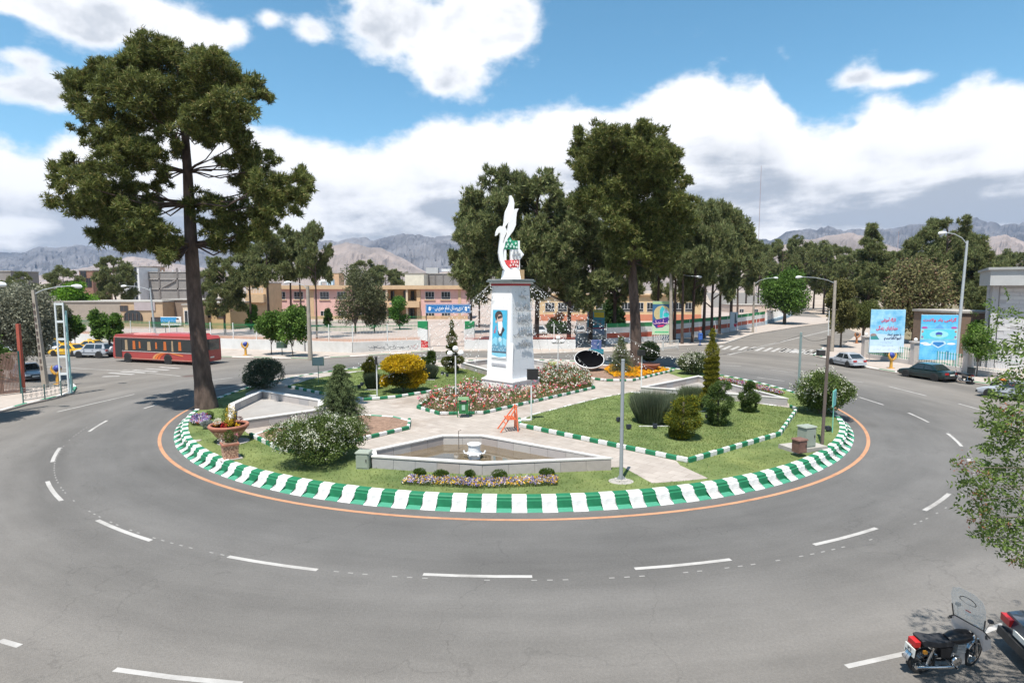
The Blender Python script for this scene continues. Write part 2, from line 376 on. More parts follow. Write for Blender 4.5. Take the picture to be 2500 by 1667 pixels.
# the wheel tracks next to the island are darker, the dusty outside lane is paler and browner
tr_ = A_('ShaderNodeMapRange', interpolation_type='SMOOTHSTEP'); t.links.new(rr_, tr_.inputs[0]); tr_.inputs[1].default_value = 24.; tr_.inputs[2].default_value = 31.; tr_.inputs[3].default_value = .84; tr_.inputs[4].default_value = 1.16
vm = A_('ShaderNodeVectorMath', operation='SCALE'); t.links.new(base, vm.inputs[0]); t.links.new(am('MULTIPLY', mr.outputs[0], tr_.outputs[0]), vm.inputs['Scale'])
wm = A_('ShaderNodeMix', data_type='RGBA', blend_type='MULTIPLY'); r5 = A_('ShaderNodeMapRange'); t.links.new(rr_, r5.inputs[0]); r5.inputs[1].default_value = 24.; r5.inputs[2].default_value = 33.
t.links.new(r5.outputs[0], wm.inputs[0]); t.links.new(vm.outputs[0], wm.inputs[6]); wm.inputs[7].default_value = (1.04, .985, .915, 1)
# coarse aggregate grain
ng = A_('ShaderNodeTexNoise'); ng.inputs['Scale'].default_value = 14.; ng.inputs['Detail'].default_value = 6; ng.inputs['Roughness'].default_value = .85; t.links.new(g_.outputs['Position'], ng.inputs['Vector']); gr = A_('ShaderNodeMapRange'); t.links.new(ng.outputs['Fac'], gr.inputs[0]); gr.inputs[1].default_value = .3; gr.inputs[2].default_value = .7; gr.inputs[3].default_value = .8; gr.inputs[4].default_value = 1.2
# cracks and patches
vo = A_('ShaderNodeTexVoronoi', feature='DISTANCE_TO_EDGE'); vo.inputs['Scale'].default_value = .13; ds = A_('ShaderNodeVectorMath', operation='ADD'); n9 = A_('ShaderNodeTexNoise'); n9.inputs['Scale'].default_value = .5; n9.inputs['Detail'].default_value = 6
t.links.new(g_.outputs['Position'], n9.inputs['Vector']); s9 = A_('ShaderNodeVectorMath', operation='SCALE'); s9.inputs['Scale'].default_value = 5.; t.links.new(n9.outputs['Color'], s9.inputs[0]); t.links.new(g_.outputs['Position'], ds.inputs[0]); t.links.new(s9.outputs[0], ds.inputs[1]); t.links.new(ds.outputs[0], vo.inputs['Vector'])
ck = A_('ShaderNodeMapRange'); t.links.new(vo.outputs['Distance'], ck.inputs[0]); ck.inputs[1].default_value = .0; ck.inputs[2].default_value = .006; ck.inputs[3].default_value = .84; ck.inputs[4].default_value = 1.
v2 = A_('ShaderNodeVectorMath', operation='SCALE'); t.links.new(wm.outputs[2], v2.inputs[0]); t.links.new(am('MULTIPLY', ck.outputs[0], gr.outputs[0]), v2.inputs['Scale']); t.links.new(v2.outputs[0], bs.inputs['Base Color'])

# bare ground to the horizon, slightly below the road
g = MB(); g.poly([(-9000, -300, -.04), (9000, -300, -.04), (9000, 12000, -.04), (-9000, 12000, -.04)])
struct('ground', g, mat('dry_ground', (.30, .24, .19), .95, .18, .02, col2=(.36, .30, .24), stain=.3))
def PL(pts, z): return [(*G(a, b, z), z) for a, b in pts]
g = MB(); g.poly([(-140, -7, 0), (60, -7, 0), (60, 60, 0), (60, 100, 0), (430, 1000, 0), (330, 1000, 0), (40, 110, 0), (-140, 110, 0)])
struct('road', g, ASPH)
SIDE = mat('pavement', (.36, .31, .27), .92, .12, 1.3, .2, 25., stain=.35)
def slab(name, px, z, m, zb=-.03):
    g = MB(); pts = [G(a, b, z) for a, b in px]; g.prism(pts, zb, z, 0); return struct(name, g, m)
S1 = [(-100, 838), (170, 845), (350, 858), (515, 871), (620, 873), (757, 876), (900, 868), (1051, 858), (1190, 856), (1301, 863), (1413, 859), (1500, 857), (1590, 852), (1654, 844), (1768, 838), (1839, 815), (1950, 797), (2040, 786), (2070, 778), (1930, 772), (1870, 788), (1775, 806), (1647, 822), (1480, 833), (1411, 846), (1130, 846), (1050, 846), (1029, 848), (753, 858), (515, 847), (275, 838), (170, 834), (-100, 828)]
slab('pavement', S1, .12, SIDE)
YARD = mat('yard_paving', (.34, .28, .245), .92, .15, .12, stain=.4)
slab('school_yard', [(-100, 829.9), (170, 835.5), (275, 839.5), (515, 848.5), (753, 859.5), (1029, 849.5), (1130, 847.5), (1411, 847.5), (1480, 834.5), (1647, 823.5), (1775, 807), (1870, 789), (1935, 771), (1900, 752), (1300, 745), (600, 745), (-200, 745)], .05, YARD)
slab('pavement', [(1988, 868), (2112, 896), (2186, 909), (2361, 931), (2438, 943), (2560, 960), (2700, 980), (2700, 900), (2500, 870), (2300, 845), (2130, 815), (2125, 788), (2061, 841), (2010, 850)], .12, SIDE)
slab('pavement', [(-140, 1025), (0, 1004), (64, 986), (137, 970), (176, 957), (182, 948), (176, 942), (140, 944), (60, 948), (-140, 958)], .12, SIDE)
# green strip under the wood on the right
slab('park_ground', [(2130, 814), (2300, 843), (2700, 895), (2700, 800), (2500, 745), (2160, 745)], .06, mat('dry_park_soil', (.13, .115, .06), .95, .25, .3, col2=(.2, .16, .1)))
# kerbs of the outer pavements
def kerbline(name, pts, z0, h, w, L, mats_, parent=None, start=0, merge=False):
    root = parent or struct(name, MB().box((*G(*pts[0], z0), z0 - .03), (.02, .02, .01)), CONC); 
    pl = [Vector((*G(a, b, z0), z0)) for a, b in pts]; k = start; stones = {}
    for a, b in zip(pl[:-1], pl[1:]):
        d = b - a; n = max(1, round(d.length / L)); l = d.length / n; ang = math.atan2(d.y, d.x)
        for i in range(n):
            mi = k % len(mats_); key = mi
            if key not in stones:
                q = MB(); c = .03
                q.add([(-L / 2, -w / 2, -.06), (L / 2, -w / 2, -.06), (L / 2, w / 2, -.06), (-L / 2, w / 2, -.06), (-L / 2, -w / 2, h - c), (L / 2, -w / 2, h - c), (L / 2, w / 2, h - c), (-L / 2, w / 2, h - c), (-L / 2, -w / 2 + c, h), (L / 2, -w / 2 + c, h), (L / 2, w / 2 - c, h), (-L / 2, w / 2 - c, h)],
                      [(0, 3, 2, 1), (0, 1, 5, 4), (2, 3, 7, 6), (1, 2, 6, 5), (3, 0, 4, 7), (4, 5, 9, 8), (6, 7, 11, 10), (5, 6, 10, 9), (7, 4, 8, 11), (8, 9, 10, 11)])
                stones[key] = q.mesh('kerb_stone', mats_[mi])
            o = obj('kerb_stone', stones[key], root, a + d * ((i + .5) / n) + Vector((random.uniform(-.006, .006), random.uniform(-.006, .006), random.uniform(-.006, .004))), ang + random.uniform(-.008, .008)); o.scale = ((l - .012) / L, 1, 1); k += 1
    return root
KG = mat('kerb_concrete', (.4, .38, .35), .9, .12, 3.)
kerbline('kerb', [(470, 869.5), (515, 872.5), (620, 874.5), (757, 877.5), (900, 869.5), (1051, 859)], 0, .16, .2, 2.4, [WHITE, GREEN])
kerbline('kerb', [(1190, 857.5), (1301, 864.5), (1413, 860.5), (1500, 858.5), (1590, 853.5), (1654, 845.5), (1768, 839.5), (1839, 816)], 0, .16, .2, 2.2, [KG, KG])
kerbline('kerb', [(2010, 851), (1987, 868), (2112, 897.5), (2186, 910.5), (2361, 932.5), (2438, 944.5), (2560, 962)], 0, .16, .2, 2.0, [WHITE, GREEN])
kerbline('kerb', [(0, 1006.5), (64, 988.5), (137, 972), (177, 959), (184, 948), (176, 940.5)], 0, .17, .2, 1.6, [WHITE, GREEN2])
# ---- painted road marks
RP = mat('road_paint', (.36, .345, .325), .85, .1, 2., thr=(.25, .6), stain=.75, stc=(.45, .43, .41)); 
def mark(pts, w=.14, z=.005, name='lane_mark', m=RP):
    g = MB(); p = [Vector(G(a, b, z)) for a, b in pts]
    L_ = []; R_ = []
    for i, q in enumerate(p):
        d = (p[min(i + 1, len(p) - 1)] - p[max(0, i - 1)]).normalized(); n = Vector((-d.y, d.x)) * w / 2; L_.append(q + n); R_.append(q - n)
    for i in range(len(p) - 1): g.add([(*R_[i], z), (*R_[i + 1], z), (*L_[i + 1], z), (*L_[i], z)], [(0, 1, 2, 3)])
    return struct(name, g, m)
s_ = 2500 / 2352
def arc(r, a0, a1, w, z, name, m, n=None):
    n = n or max(2, int(abs(a1 - a0) / .03)); g = MB()
    for i in range(n):
        t0 = a0 + (a1 - a0) * i / n; t1 = a0 + (a1 - a0) * (i + 1) / n
        q = [(C0[0] + rr * math.sin(tt), C0[1] - rr * math.cos(tt), z) for rr, tt in ((r + w / 2, t0), (r + w / 2, t1), (r - w / 2, t1), (r - w / 2, t0))]
        g.add(q, [(0, 1, 2, 3)])
    return struct(name, g, m)
def angp(px, py):
    x, y = G(px * s_, py * s_); return math.atan2(x - C0[0], C0[1] - y), math.hypot(x - C0[0], y - C0[1])
for a, b in [((110, 1105), (140, 1150)), ((220, 1195), (350, 1240)), ((520, 1280), (732, 1306)), ((970, 1322), (1222, 1320)), ((1458, 1306), (1678, 1284)), ((1868, 1250), (2015, 1213)), ((2115, 1170), (2188, 1135)), ((2224, 1066), (2229, 1054)), ((2210, 1025), (2175, 995)), ((2135, 970), (2085, 948)), ((112, 1062), (145, 1027)), ((193, 992), (256, 965))]:
    (t0, r0), (t1, r1) = angp(*a), angp(*b); arc((r0 + r1) / 2, t0, t1, .15, .005, 'lane_mark', RP)
FAINT = mat('worn_dotted_line', (.25, .24, .225), .9, .1, 2.)
g = MB()
for k in range(150):
    if random.random() < .3: continue
    tt = -1.25 + k * 2.5 / 150; q = [(C0[0] + r * math.sin(u), C0[1] - r * math.cos(u), .003) for r, u in ((25.98, tt), (25.98, tt + .006), (25.93, tt + .006), (25.93, tt))]; g.add(q, [(0, 1, 2, 3)])
struct('dotted_line', g, FAINT)
arc(21.75, -math.pi, math.pi, .165, .006, 'orange_edge_line', mat('orange_line_paint', (.42, .215, .12), .9, .1, 3., stain=.7, stc=(.6, .55, .5)), 160)
for q in [[(140, 1005), (328, 962)], [(351, 997), (383, 987)], [(475, 933), (568, 922)], [(518, 952), (603, 937)], [(691, 926), (773, 918)], [(1752, 892), (1810, 893)], [(1880, 902), (1940, 910)], [(1848, 921), (1915, 930)], [(2055, 926), (2109, 934)],
          [(2170, 943), (2262, 966)], [(2097, 969), (2157, 988)], [(2340, 985), (2430, 1010)], [(0, 1562), (48, 1576)], [(280, 1633), (420, 1652), (590, 1668)], [(115, 895), (300, 905)], [(300, 903), (440, 918)]]: mark(q)
mark([(2066, 1626), (2219, 1592), (2366, 1555), (2450, 1523)], .13)
for o_ in (-.12, .12):
    p = [G(1778, 866), G(1900, 836), G(2090, 791)]; g = MB()
    for i in range(2):
        a = Vector(p[i]); b = Vector(p[i + 1]); n = Vector((-(b - a).y, (b - a).x)).normalized()
        g.add([(*(a + n * (o_ - .07)), .005), (*(b + n * (o_ - .07)), .005), (*(b + n * (o_ + .07)), .005), (*(a + n * (o_ + .07)), .005)], [(3, 2, 1, 0)])
    struct('centre_line', g, RP)
for q in [((250, 919), (291, 918)), ((266, 910), (326, 914)), ((296, 907), (356, 910)), ((326, 903), (384, 907)), ((356, 900), (412, 903)), ((390, 896), (438, 899))]: mark(q, .42, name='crossing_stripe')
for k in range(13):
    x = 1745 + k * 20; y = 852 + k * .9
    mark([(x, y), (x + 19, y - 8.5)], .45, name='crossing_stripe')
for k in range(9):
    x = 1905 + k * 15; y = 852 + k * 1.5; mark([(x, y + 6), (x + 14, y - 1)], .42, name='crossing_stripe')
mh = MB(); x, y = G(462, 918); mh.lathe([(.0, .012), (.55, .012), (.6, 0.)], (x, y, 0), 20); struct('manhole_cover', mh, mat('rusty_iron', (.1, .07, .06), .8, .3, 8.))
# ---- island
def disc(name, r, z, m, n=120, rim=True):
    g = MB(); vs = [(C0[0] + r * math.cos(2 * math.pi * i / n), C0[1] + r * math.sin(2 * math.pi * i / n), z) for i in range(n)]
    g.poly(vs); return struct(name, g, m)
GRASS = mat('lawn_grass', (.10, .155, .04), .95, .2, .55, .8, 120., col2=(.17, .21, .07), stain=.5, stc=(1.25, 1.0, .75))
disc('lawn', 20.5, ZI, GRASS)
prof = [(21.10, .0), (21.08, .03), (20.80, .05), (20.77, .31), (20.70, .325), (20.69, .40), (20.65, .43), (20.40, .44), (20.38, .30)]
NK = 238; kme = []
for mm in ([WHITE, WHITE], [GREEN, GREEN2]):
    q = MB(); da = math.pi * 2 / NK * .497; vs = []
    for a in (-da, da): vs += [(r * math.sin(a), -r * math.cos(a), z) for r, z in prof]
    n = len(prof)
    for i in range(n - 1): q.add([vs[i], vs[n + i], vs[n + i + 1], vs[i + 1]], [(0, 1, 2, 3)], 1 if i < 2 else 0)
    q.add(vs[:n], [tuple(range(n))], 0); q.add(vs[n:], [tuple(range(n - 1, -1, -1))], 0)
    kme.append(q.mesh('kerb_stone', mm))
core = MB(); core.lathe([(20.45, .3), (20.65, .3), (20.65, .0), (20.4, 0.)], (*C0, 0), 120); KR = struct('kerb', core, CONC)
for k in range(NK):
    o = obj('kerb_stone', kme[k % 2], KR, (C0[0], C0[1], random.uniform(-.006, .006)), 2 * math.pi * (k + .3) / NK); s9 = 1 + random.uniform(-.0008, .0008); o.scale = (s9, s9, 1)
def sheet(name, px, z, m):
    g = MB(); g.poly([(*G(a, b, z), z) for a, b in px]); me = g.mesh(name, m)
    if me.polygons[0].normal.z < 0: me.flip_normals()
    return struct(name, me, m)
PAVE = mat('beige_stone_paving', (.365, .32, .28), .85, .12, 1.1, .15, 20., stain=.7, stc=(.62, .55, .48))
t = PAVE.node_tree; bs = t.nodes['Principled BSDF']; lnk = bs.inputs['Base Color'].links[0].from_socket; co_ = t.nodes.new('ShaderNodeTexCoord'); bt = t.nodes.new('ShaderNodeTexBrick'); mp_ = t.nodes.new('ShaderNodeMapping'); mp_.inputs['Rotation'].default_value = (0, 0, .72)
t.links.new(co_.outputs['Object'], mp_.inputs[0]); t.links.new(mp_.outputs[0], bt.inputs['Vector']); bt.inputs['Scale'].default_value = 1.; bt.inputs['Brick Width'].default_value = .8; bt.inputs['Row Height'].default_value = .5; bt.inputs['Mortar Size'].default_value = .012; bt.inputs['Color1'].default_value = (1, 1, 1, 1); bt.inputs['Color2'].default_value = (.84, .83, .82, 1); bt.inputs['Mortar'].default_value = (.6, .57, .54, 1)
mx_ = t.nodes.new('ShaderNodeMix'); mx_.data_type = 'RGBA'; mx_.blend_type = 'MULTIPLY'; mx_.inputs[0].default_value = .8; t.links.new(lnk, mx_.inputs[6]); t.links.new(bt.outputs['Color'], mx_.inputs[7]); t.links.new(mx_.outputs[2], bs.inputs['Base Color'])
sheet('path', [(583, 1042), (612, 1062), (700, 1048), (850, 1070), (895, 1110), (1177, 1160), (1520, 1139), (1592, 1179), (1672, 1173), (1729, 1167), (1660, 1135), (1640, 1110), (1930, 1001), (1925, 984), (1780, 960), (1650, 917), (1560, 885), (1300, 874), (1130, 872), (1000, 885), (880, 905), (700, 915), (655, 930), (600, 960)], ZI + .005, PAVE)
SOIL = mat('brown_bed_soil', (.19, .115, .08), .97, .25, 6., .8, 30., col2=(.26, .17, .12))
B_NW = [(696, 944), (781, 962), (861, 973), (888, 978), (965, 972), (1120, 947), (1187, 930), (1187, 915), (1150, 902), (1067, 894), (960, 898), (870, 908), (760, 925)]
B_R = [(1270, 1042), (1268, 1028), (1300, 1013), (1459, 973), (1540, 958), (1700, 962), (1800, 978), (1930, 996), (1945, 1003), (1903, 1063), (1680, 1129)]
B_L = [(612, 1065), (686, 1100), (770, 1112), (844, 1085), (997, 1048), (1000, 1028), (960, 1018), (880, 1013), (670, 1046)]
B_C = [(1020, 997), (1074, 1013), (1180, 1011), (1451, 949), (1440, 938), (1320, 912), (1190, 935), (1060, 968)]
B_M = [(1418, 921), (1440, 926), (1481, 931), (1544, 931), (1565, 926), (1645, 906), (1624, 899), (1565, 890), (1471, 892), (1420, 911)]
sheet('lawn', B_NW, ZI + .03, GRASS); sheet('lawn', B_R, ZI + .03, GRASS)
sheet('flower_bed_soil', B_L, ZI + .03, SOIL); sheet('flower_bed_soil', B_C, ZI + .03, SOIL); sheet('flower_bed_soil', B_M, ZI + .03, SOIL)
kerbline('kerb', B_NW[:7], ZI, .2, .16, .52, [WHITE, GREEN]); kerbline('kerb', B_NW[6:] + B_NW[:1], ZI, .06, .12, .9, [WHITE, CONC])
kerbline('kerb', [B_R[1], B_R[0]] + B_R[:-5:-1][0:3] + [B_R[7]], ZI, .22, .16, .52, [GREEN, WHITE]); kerbline('kerb', B_R[1:8], ZI, .06, .12, .8, [WHITE, CONC])
kerbline('kerb', B_L[:6], ZI, .2, .16, .52, [GREEN, WHITE]); kerbline('kerb', B_L[5:] + B_L[:1], ZI, .06, .12, .8, [WHITE, GREEN2])
kerbline('kerb', B_C[:4], ZI, .2, .16, .52, [GREEN, WHITE]); kerbline('kerb', B_C[3:] + B_C[:1], ZI, .2, .16, .52, [GREEN, WHITE])
kerbline('kerb', B_M[:6], ZI, .2, .16, .5, [GREEN, WHITE]); kerbline('kerb', B_M[5:] + B_M[:1], ZI, .06, .12, .8, [WHITE, CONC])
# ---- stone pools
STONE = [mat('pool_stone_%d' % i, c, .6, .1, 3.5, stain=.45, stc=(.62, .58, .55)) for i, c in enumerate([(.40, .365, .345), (.36, .315, .29), (.43, .40, .37), (.34, .325, .32)])]
COPE = mat('white_coping', (.56, .54, .51), .6, .08, 3., stain=.4, stc=(.65, .62, .6))
WATER = mat('shallow_brown_water', (.13, .10, .065), .04, .25, .8, spec=.6)
def pool(label, px, floor_m, floor_z, cw=.26, zt=.91, open_=(), panel=1.0, paneled=True):
    pl = [Vector((*G(a, b, zt), 0)) for a, b in px]; n = len(pl); c = sum(pl, Vector()) / n
    t = thing('stone_pool', label, 'pool', (c.x, c.y, ZI)); pl = [p - c for p in pl]
    def inner(w):
        res = []
        for i in range(n):
            a, b, d = pl[i - 1], pl[i], pl[(i + 1) % n]; u = (b - a).normalized(); v = (d - b).normalized()
            s = 1 if sum(pl[k].x * pl[(k + 1) % n].y - pl[(k + 1) % n].x * pl[k].y for k in range(n)) > 0 else -1
            n1_ = Vector((-u.y, u.x, 0)) * s; n2_ = Vector((-v.y, v.x, 0)) * s; m_ = (n1_ + n2_); m_ /= max(.45, m_.dot(n1_)); res.append(b + m_ * w)
        return res
    o1 = inner(.05); i1 = inner(cw - .05); o2 = inner(0); i2 = inner(cw); hz = zt - ZI
    core_ = MB(); cp = MB()
    for i in range(n):
        j = (i + 1) % n
        core_.prism([o1[i][:2], o1[j][:2], i1[j][:2], i1[i][:2]], -.05, hz - .06); cp.prism([o2[i][:2], o2[j][:2], i2[j][:2], i2[i][:2]], hz - .06, hz, 0)
    part('wall', core_, CONC, t); part('coping', cp, COPE, t)
    f = MB(); f.poly([(*p[:2], floor_z - ZI) for p in inner(cw - .06)]); fm = f.mesh('floor', floor_m)
    if fm.polygons[0].normal.z < 0: fm.flip_normals()
    obj('water' if floor_m is WATER else 'pool_floor', fm, t)
    for ring, off in ((o1, -.012), (i1, .012)):
        for i in range(n):
            a, b = ring[i], ring[(i + 1) % n]; d = b - a; k = max(1, round(d.length / panel))
            for q in range(k):
                h_ = hz - .1 if ring is o1 else hz - .075; m = a + d * ((q + .5) / k)
                s = 1 if sum(pl[k2].x * pl[(k2 + 1) % n].y - pl[(k2 + 1) % n].x * pl[k2].y for k2 in range(n)) > 0 else -1
                nn = Vector((-d.y, d.x, 0)).normalized() * s * off
                part('stone_panel', MB().box((0, 0, h_ / 2), (d.length / k - .014, .024, h_)), random.choice(STONE), t, loc=(m.x + nn.x, m.y + nn.y, -.0), rz=math.atan2(d.y, d.x))
    return t
DRYF = mat('dry_pool_concrete', (.30, .28, .26), .9, .14, .9, .2, 20., stain=.6, stc=(.7, .64, .58))
PF = pool('triangular stone pool of brown water with white fountain head, nearest the camera', [(906, 1113), (903, 1097), (1079, 1060), (1180, 1060), (1497, 1117), (1177, 1130)], WATER, .47)
pool('empty dry stone pool with wide white left wall, beside the tall leaning pine', [(554, 1031), (558, 986), (638, 951), (790, 975), (790, 998)], DRYF, .42, .34)
pool('empty dry stone pool behind the spiral topiary on the right', [(1562, 944), (1705, 916), (1926, 972), (1690, 953)], DRYF, .42)
pool('low stone pool behind the monument with big tilted bowl', [(1124, 884), (1250, 869), (1405, 893), (1345, 906), (1190, 903)], DRYF, .42)
g = MB(); x, y = G(1672, 1173, ZI)
# ---- mountains
def prof_at(px, pts):
    if px <= pts[0][0]: return pts[0][1]
    for a, b in zip(pts[:-1], pts[1:]):
        if px <= b[0]: return a[1] + (b[1] - a[1]) * (px - a[0]) / (b[0] - a[0])
    return pts[-1][1]
ridge = [(-400, 610), (0, 617), (70, 619), (106, 606), (150, 608), (191, 600), (228, 603), (260, 612), (330, 606), (400, 598), (494, 600), (560, 612), (640, 606), (720, 600), (787, 590), (829, 591), (893, 582), (915, 590), (935, 585), (1010, 572), (1063, 579), (1121, 579), (1250, 590), (1500, 600), (1700, 600), (1800, 590), (1829, 583), (1877, 590), (1914, 571), (2010, 557), (2047, 566), (2100, 563), (2175, 563), (2222, 550), (2300, 545), (2335, 538), (2345, 530), (2356, 540), (2370, 536), (2382, 537), (2393, 547), (2435, 553), (2467, 545), (2500, 550), (2900, 560)]
front = [(-400, 665), (0, 662), (100, 672), (200, 655), (270, 640), (330, 628), (420, 640), (560, 665), (700, 640), (760, 620), (850, 596), (940, 610), (1000, 640), (1050, 668), (1150, 655), (1300, 650), (1700, 640), (1830, 612), (1940, 590), (2060, 572), (2100, 575), (2160, 600), (2250, 625), (2330, 600), (2440, 572), (2480, 590), (2560, 600), (2900, 610)]
def range_mesh(name, pts, D, width, amp, m, seed, na=620, nr=46):
    V = []; Fc = []
    for j in range(nr):
        v = j / (nr - 1)
        for i in range(na):
            px = -380 + 3260 * i / (na - 1); a = math.atan((px - 1250) / F)
            r = (D - width + width * 1.6 * v) / max(math.cos(a), .5)
            hh = (703 - prof_at(px, pts)) / F * D
            s = min(1, v / .62); e = s ** 1.35 if v <= .62 else max(0, 1 - ((v - .62) / .38) ** 1.5)
            x, y = r * math.sin(a), r * math.cos(a)
            q = Vector((x / 420 + seed, y / 420, seed)); rn = 1 - abs(noise.fractal(q, .9, 2.1, 6)) * 1.5
            q2 = Vector((x / 130 + seed, y / 130, seed * 2)); rn2 = 1 - abs(noise.fractal(q2, .8, 2.2, 5)) * 1.3
            k = math.sin(math.pi * min(1, v / .62) * .93) if v <= .62 else .15
            z = hh * (e * (1 + .0 * rn) + k * amp * (rn - .62) + k * amp * .5 * (rn2 - .7)) + hh * .035 * (rn2 - .7) * e
            V.append((x, y, H * e + z - 6 * (1 - e)))
    for j in range(nr - 1):
        for i in range(na - 1): a = j * na + i; Fc.append((a, a + 1, a + na + 1, a + na))
    me = bpy.data.meshes.new(name); me.from_pydata(V, [], Fc); me.materials.append(m); me.update()
    o = obj(name, me, kind='structure'); return o
ROCK = mat('cloud_shaded_rock', (.075, .078, .09), .95, .25, .004, col2=(.13, .125, .13), thr=(.35, .65))  # main range: cloud shade painted into a darker, bluish rock colour
TAN = mat('cloud_mottled_tan_rock', (.20, .165, .145), .95, .12, .0035, col2=(.27, .215, .185), thr=(.38, .62), stain=.5, stc=(.55, .58, .66))  # lighter tan rock; its bluish patches are cloud shade painted into the colour
range_mesh('mountain_range', ridge, 4200, 1700, .30, ROCK, 3.1); range_mesh('foothills', front, 2900, 1300, .28, TAN, 9.7)
hz = MB(); hz.box((0, 2450, 299), (11000, 5400, 602)); hz_m = bpy.data.materials.new('haze'); hz_m.use_nodes = True; ht = hz_m.node_tree; ht.nodes.clear()
ho = ht.nodes.new('ShaderNodeOutputMaterial'); hv = ht.nodes.new('ShaderNodeVolumePrincipled'); hv.inputs['Color'].default_value = (.50, .68, .98, 1); hv.inputs['Density'].default_value = .65e-4; hv.inputs['Anisotropy'].default_value = .3
ht.links.new(hv.outputs[0], ho.inputs['Volume']); obj('haze', hz.mesh('haze', hz_m), kind='stuff')
hz_m.cycles.homogeneous_volume = True
# ================================================================ BUILDINGS, WALLS, FENCES
def pan(name, c, r=.8, v=.1, **k): return mat(name, c, r, v, k.pop('vs', .8), **k)
PINK = pan('pink_render', (.58, .36, .32)); BEIGE = pan('beige_render', (.50, .35, .21)); BEIGE2 = pan('pale_beige_render', (.55, .44, .32), stain=.3)
FRAME = P((.6, .6, .6), .5, n='white_window_frame'); GLASS = mat('dark_window_glass', (.03, .035, .04), .08, .3, .6, spec=.8); DARKM = P((.03, .03, .03), .6, n='black_paint')
def window(parent, x, z, w, h, y=0, frame_m=FRAME, mull=2, trans_=True, label=None, sill=True, pane_m=GLASS):
    """window facing local -y with its frame and pane as pieces"""
    fr = MB(); t_ = .07
    for sx in (-1, 1): fr.box((sx * (w / 2 - t_ / 2), 0, 0), (t_, .1, h))
    for sz in (-1, 1): fr.box((0, 0, sz * (h / 2 - t_ / 2)), (w - 2 * t_, .1, t_))
    for i in range(mull): fr.box((-w / 2 + w * (i + 1) / (mull + 1), 0, (.14 * h if trans_ else 0)), (t_, .09, h * (.7 if trans_ else .95)))
    if trans_: fr.box((0, 0, -h * .22), (w - 2 * t_, .09, t_))
    o = part('window', fr, frame_m, parent, loc=(x, y - .03, z))
    if label: o['label'] = label
    pn = MB(); pn.box((0, -.005, 0), (w - .1, .03, h - .1)); part('pane', pn, pane_m, o)
    if sill: part('sill', MB().box((0, -.02, -h / 2 - .12), (w + .5, .3, .2)), BEIGE, o)
    return o
D = 150.0
def bx(px, d=D): return (px - 1250) / F * d / math.cos(0) * (1.0 / (math.cos(PT) - (778 - 833.5) / F * math.sin(PT))) * 1.0
def zz(py, d=D): return ZT(py, d)
xl = bx(657); cx = bx(895); t = thing('school_building', 'long two-storey pink and beige school with columned balcony behind the north fence', 'school', (cx, D, 0))
L = lambda px: bx(px) - cx
zr = zz(697); zf = zz(706)
def wallbox(name, px0, px1, z0, z1, y0, y1, m, par=None, label=None):
    a, b = L(px0), L(px1); return part(name, MB().box(((a + b) / 2, (y0 + y1) / 2, (z0 + z1) / 2), (b - a, y1 - y0, z1 - z0)), m, par or t, label=label)
wallbox('wall', 657, 912, 0, zf, 0, 14, PINK, label='pink west wing wall'); wallbox('wall', 1028, 1142, 0, zf, 0, 14, PINK, label='pink east wing wall'); wallbox('wall', 912, 1028, 0, zf, 3.2, 14, BEIGE, label='beige wall behind the balcony')
rf = wallbox('roof', 655, 1146, zf, zr, -.9, 14.5, BEIGE)
part('roof_deck', MB().box(((L(655) + L(1146)) / 2, 7, zr + .03), (L(1146) - L(655) - .6, 14, .05)), CONC, rf)
for a, b in ((757, 768), (1018, 1027.5), (1119, 1126), (905, 914)): wallbox('pilaster', a, b, 0, zf, -.12, .02, BEIGE)
wallbox('plinth', 657, 905, 0, .9, -.08, .02, BEIGE); wallbox('plinth', 1028, 1142, 0, .9, -.08, .02, BEIGE)
wallbox('balcony', 922, 1026, zz(750), zz(735), -1.2, 3.2, BEIGE)
for px in (946, 995): wallbox('column', px - 2.3, px + 2.3, 0, zf, -.6, 0, BEIGE2)
for px in (935.5, 953.5, 985, 1003): window(t, L(px), zz(721), .95, 2.3, 3.1, DARKM, 1, False, sill=False)
for px in (940, 960, 1000): window(t, L(px), 1.4, 1.5, 2.6, 3.1, DARKM, 1, False, sill=False)
for px in (688, 731, 794, 836, 878, 1050, 1089): 
    window(t, L(px), zz(721.5), 2.35, 2.0, 0); window(t, L(px), zz(768), 2.3, 1.9, 0)
ac = MB(); ac.box((L(798), 4, zr + .9), (1.6, 1.5, 1.5)); part('air_cooler', ac, P((.5, .62, .7), .5), t); tb = MB(); tb.tube([(L(772), 4, zr), (L(773), 4, zr + .9), (L(777), 4, zr + 1.1), (L(794), 4, zr + 1.1)], .45, 10); part('duct', tb, P((.6, .6, .58), .5), t)
lettering(fa('\u0645\u062f\u0631\u0633\u0647'), 1.0, L(970), zz(742), t, P((.08, .1, .3), .6), y=-1.23, width=3.4)
# long single-storey hall behind the trees
D2 = 142.0; c2 = bx(1520, D2); L2 = lambda px: bx(px, D2) - c2
t2 = thing('school_hall', 'long low yellow hall with orange base seen between the pine trunks', 'school', (c2, D2, 0))
a, b = L2(1318), L2(1712); part('wall', MB().box(((a + b) / 2, 6, 3.1), (b - a, 12, 6.2)), pan('yellow_render', (.58, .43, .25)), t2); part('plinth', MB().box(((a + b) / 2, -.04, .8), (b - a, .1, 1.6)), pan('orange_base', (.5, .2, .12)), t2)
part('roof', MB().box(((a + b) / 2, 6, 6.35), (b - a + 1, 13, .35)), BEIGE, t2)
for px in range(1342, 1710, 31): window(t2, L2(px), 3.4, 2.3, 2.2, 0, sill=False)
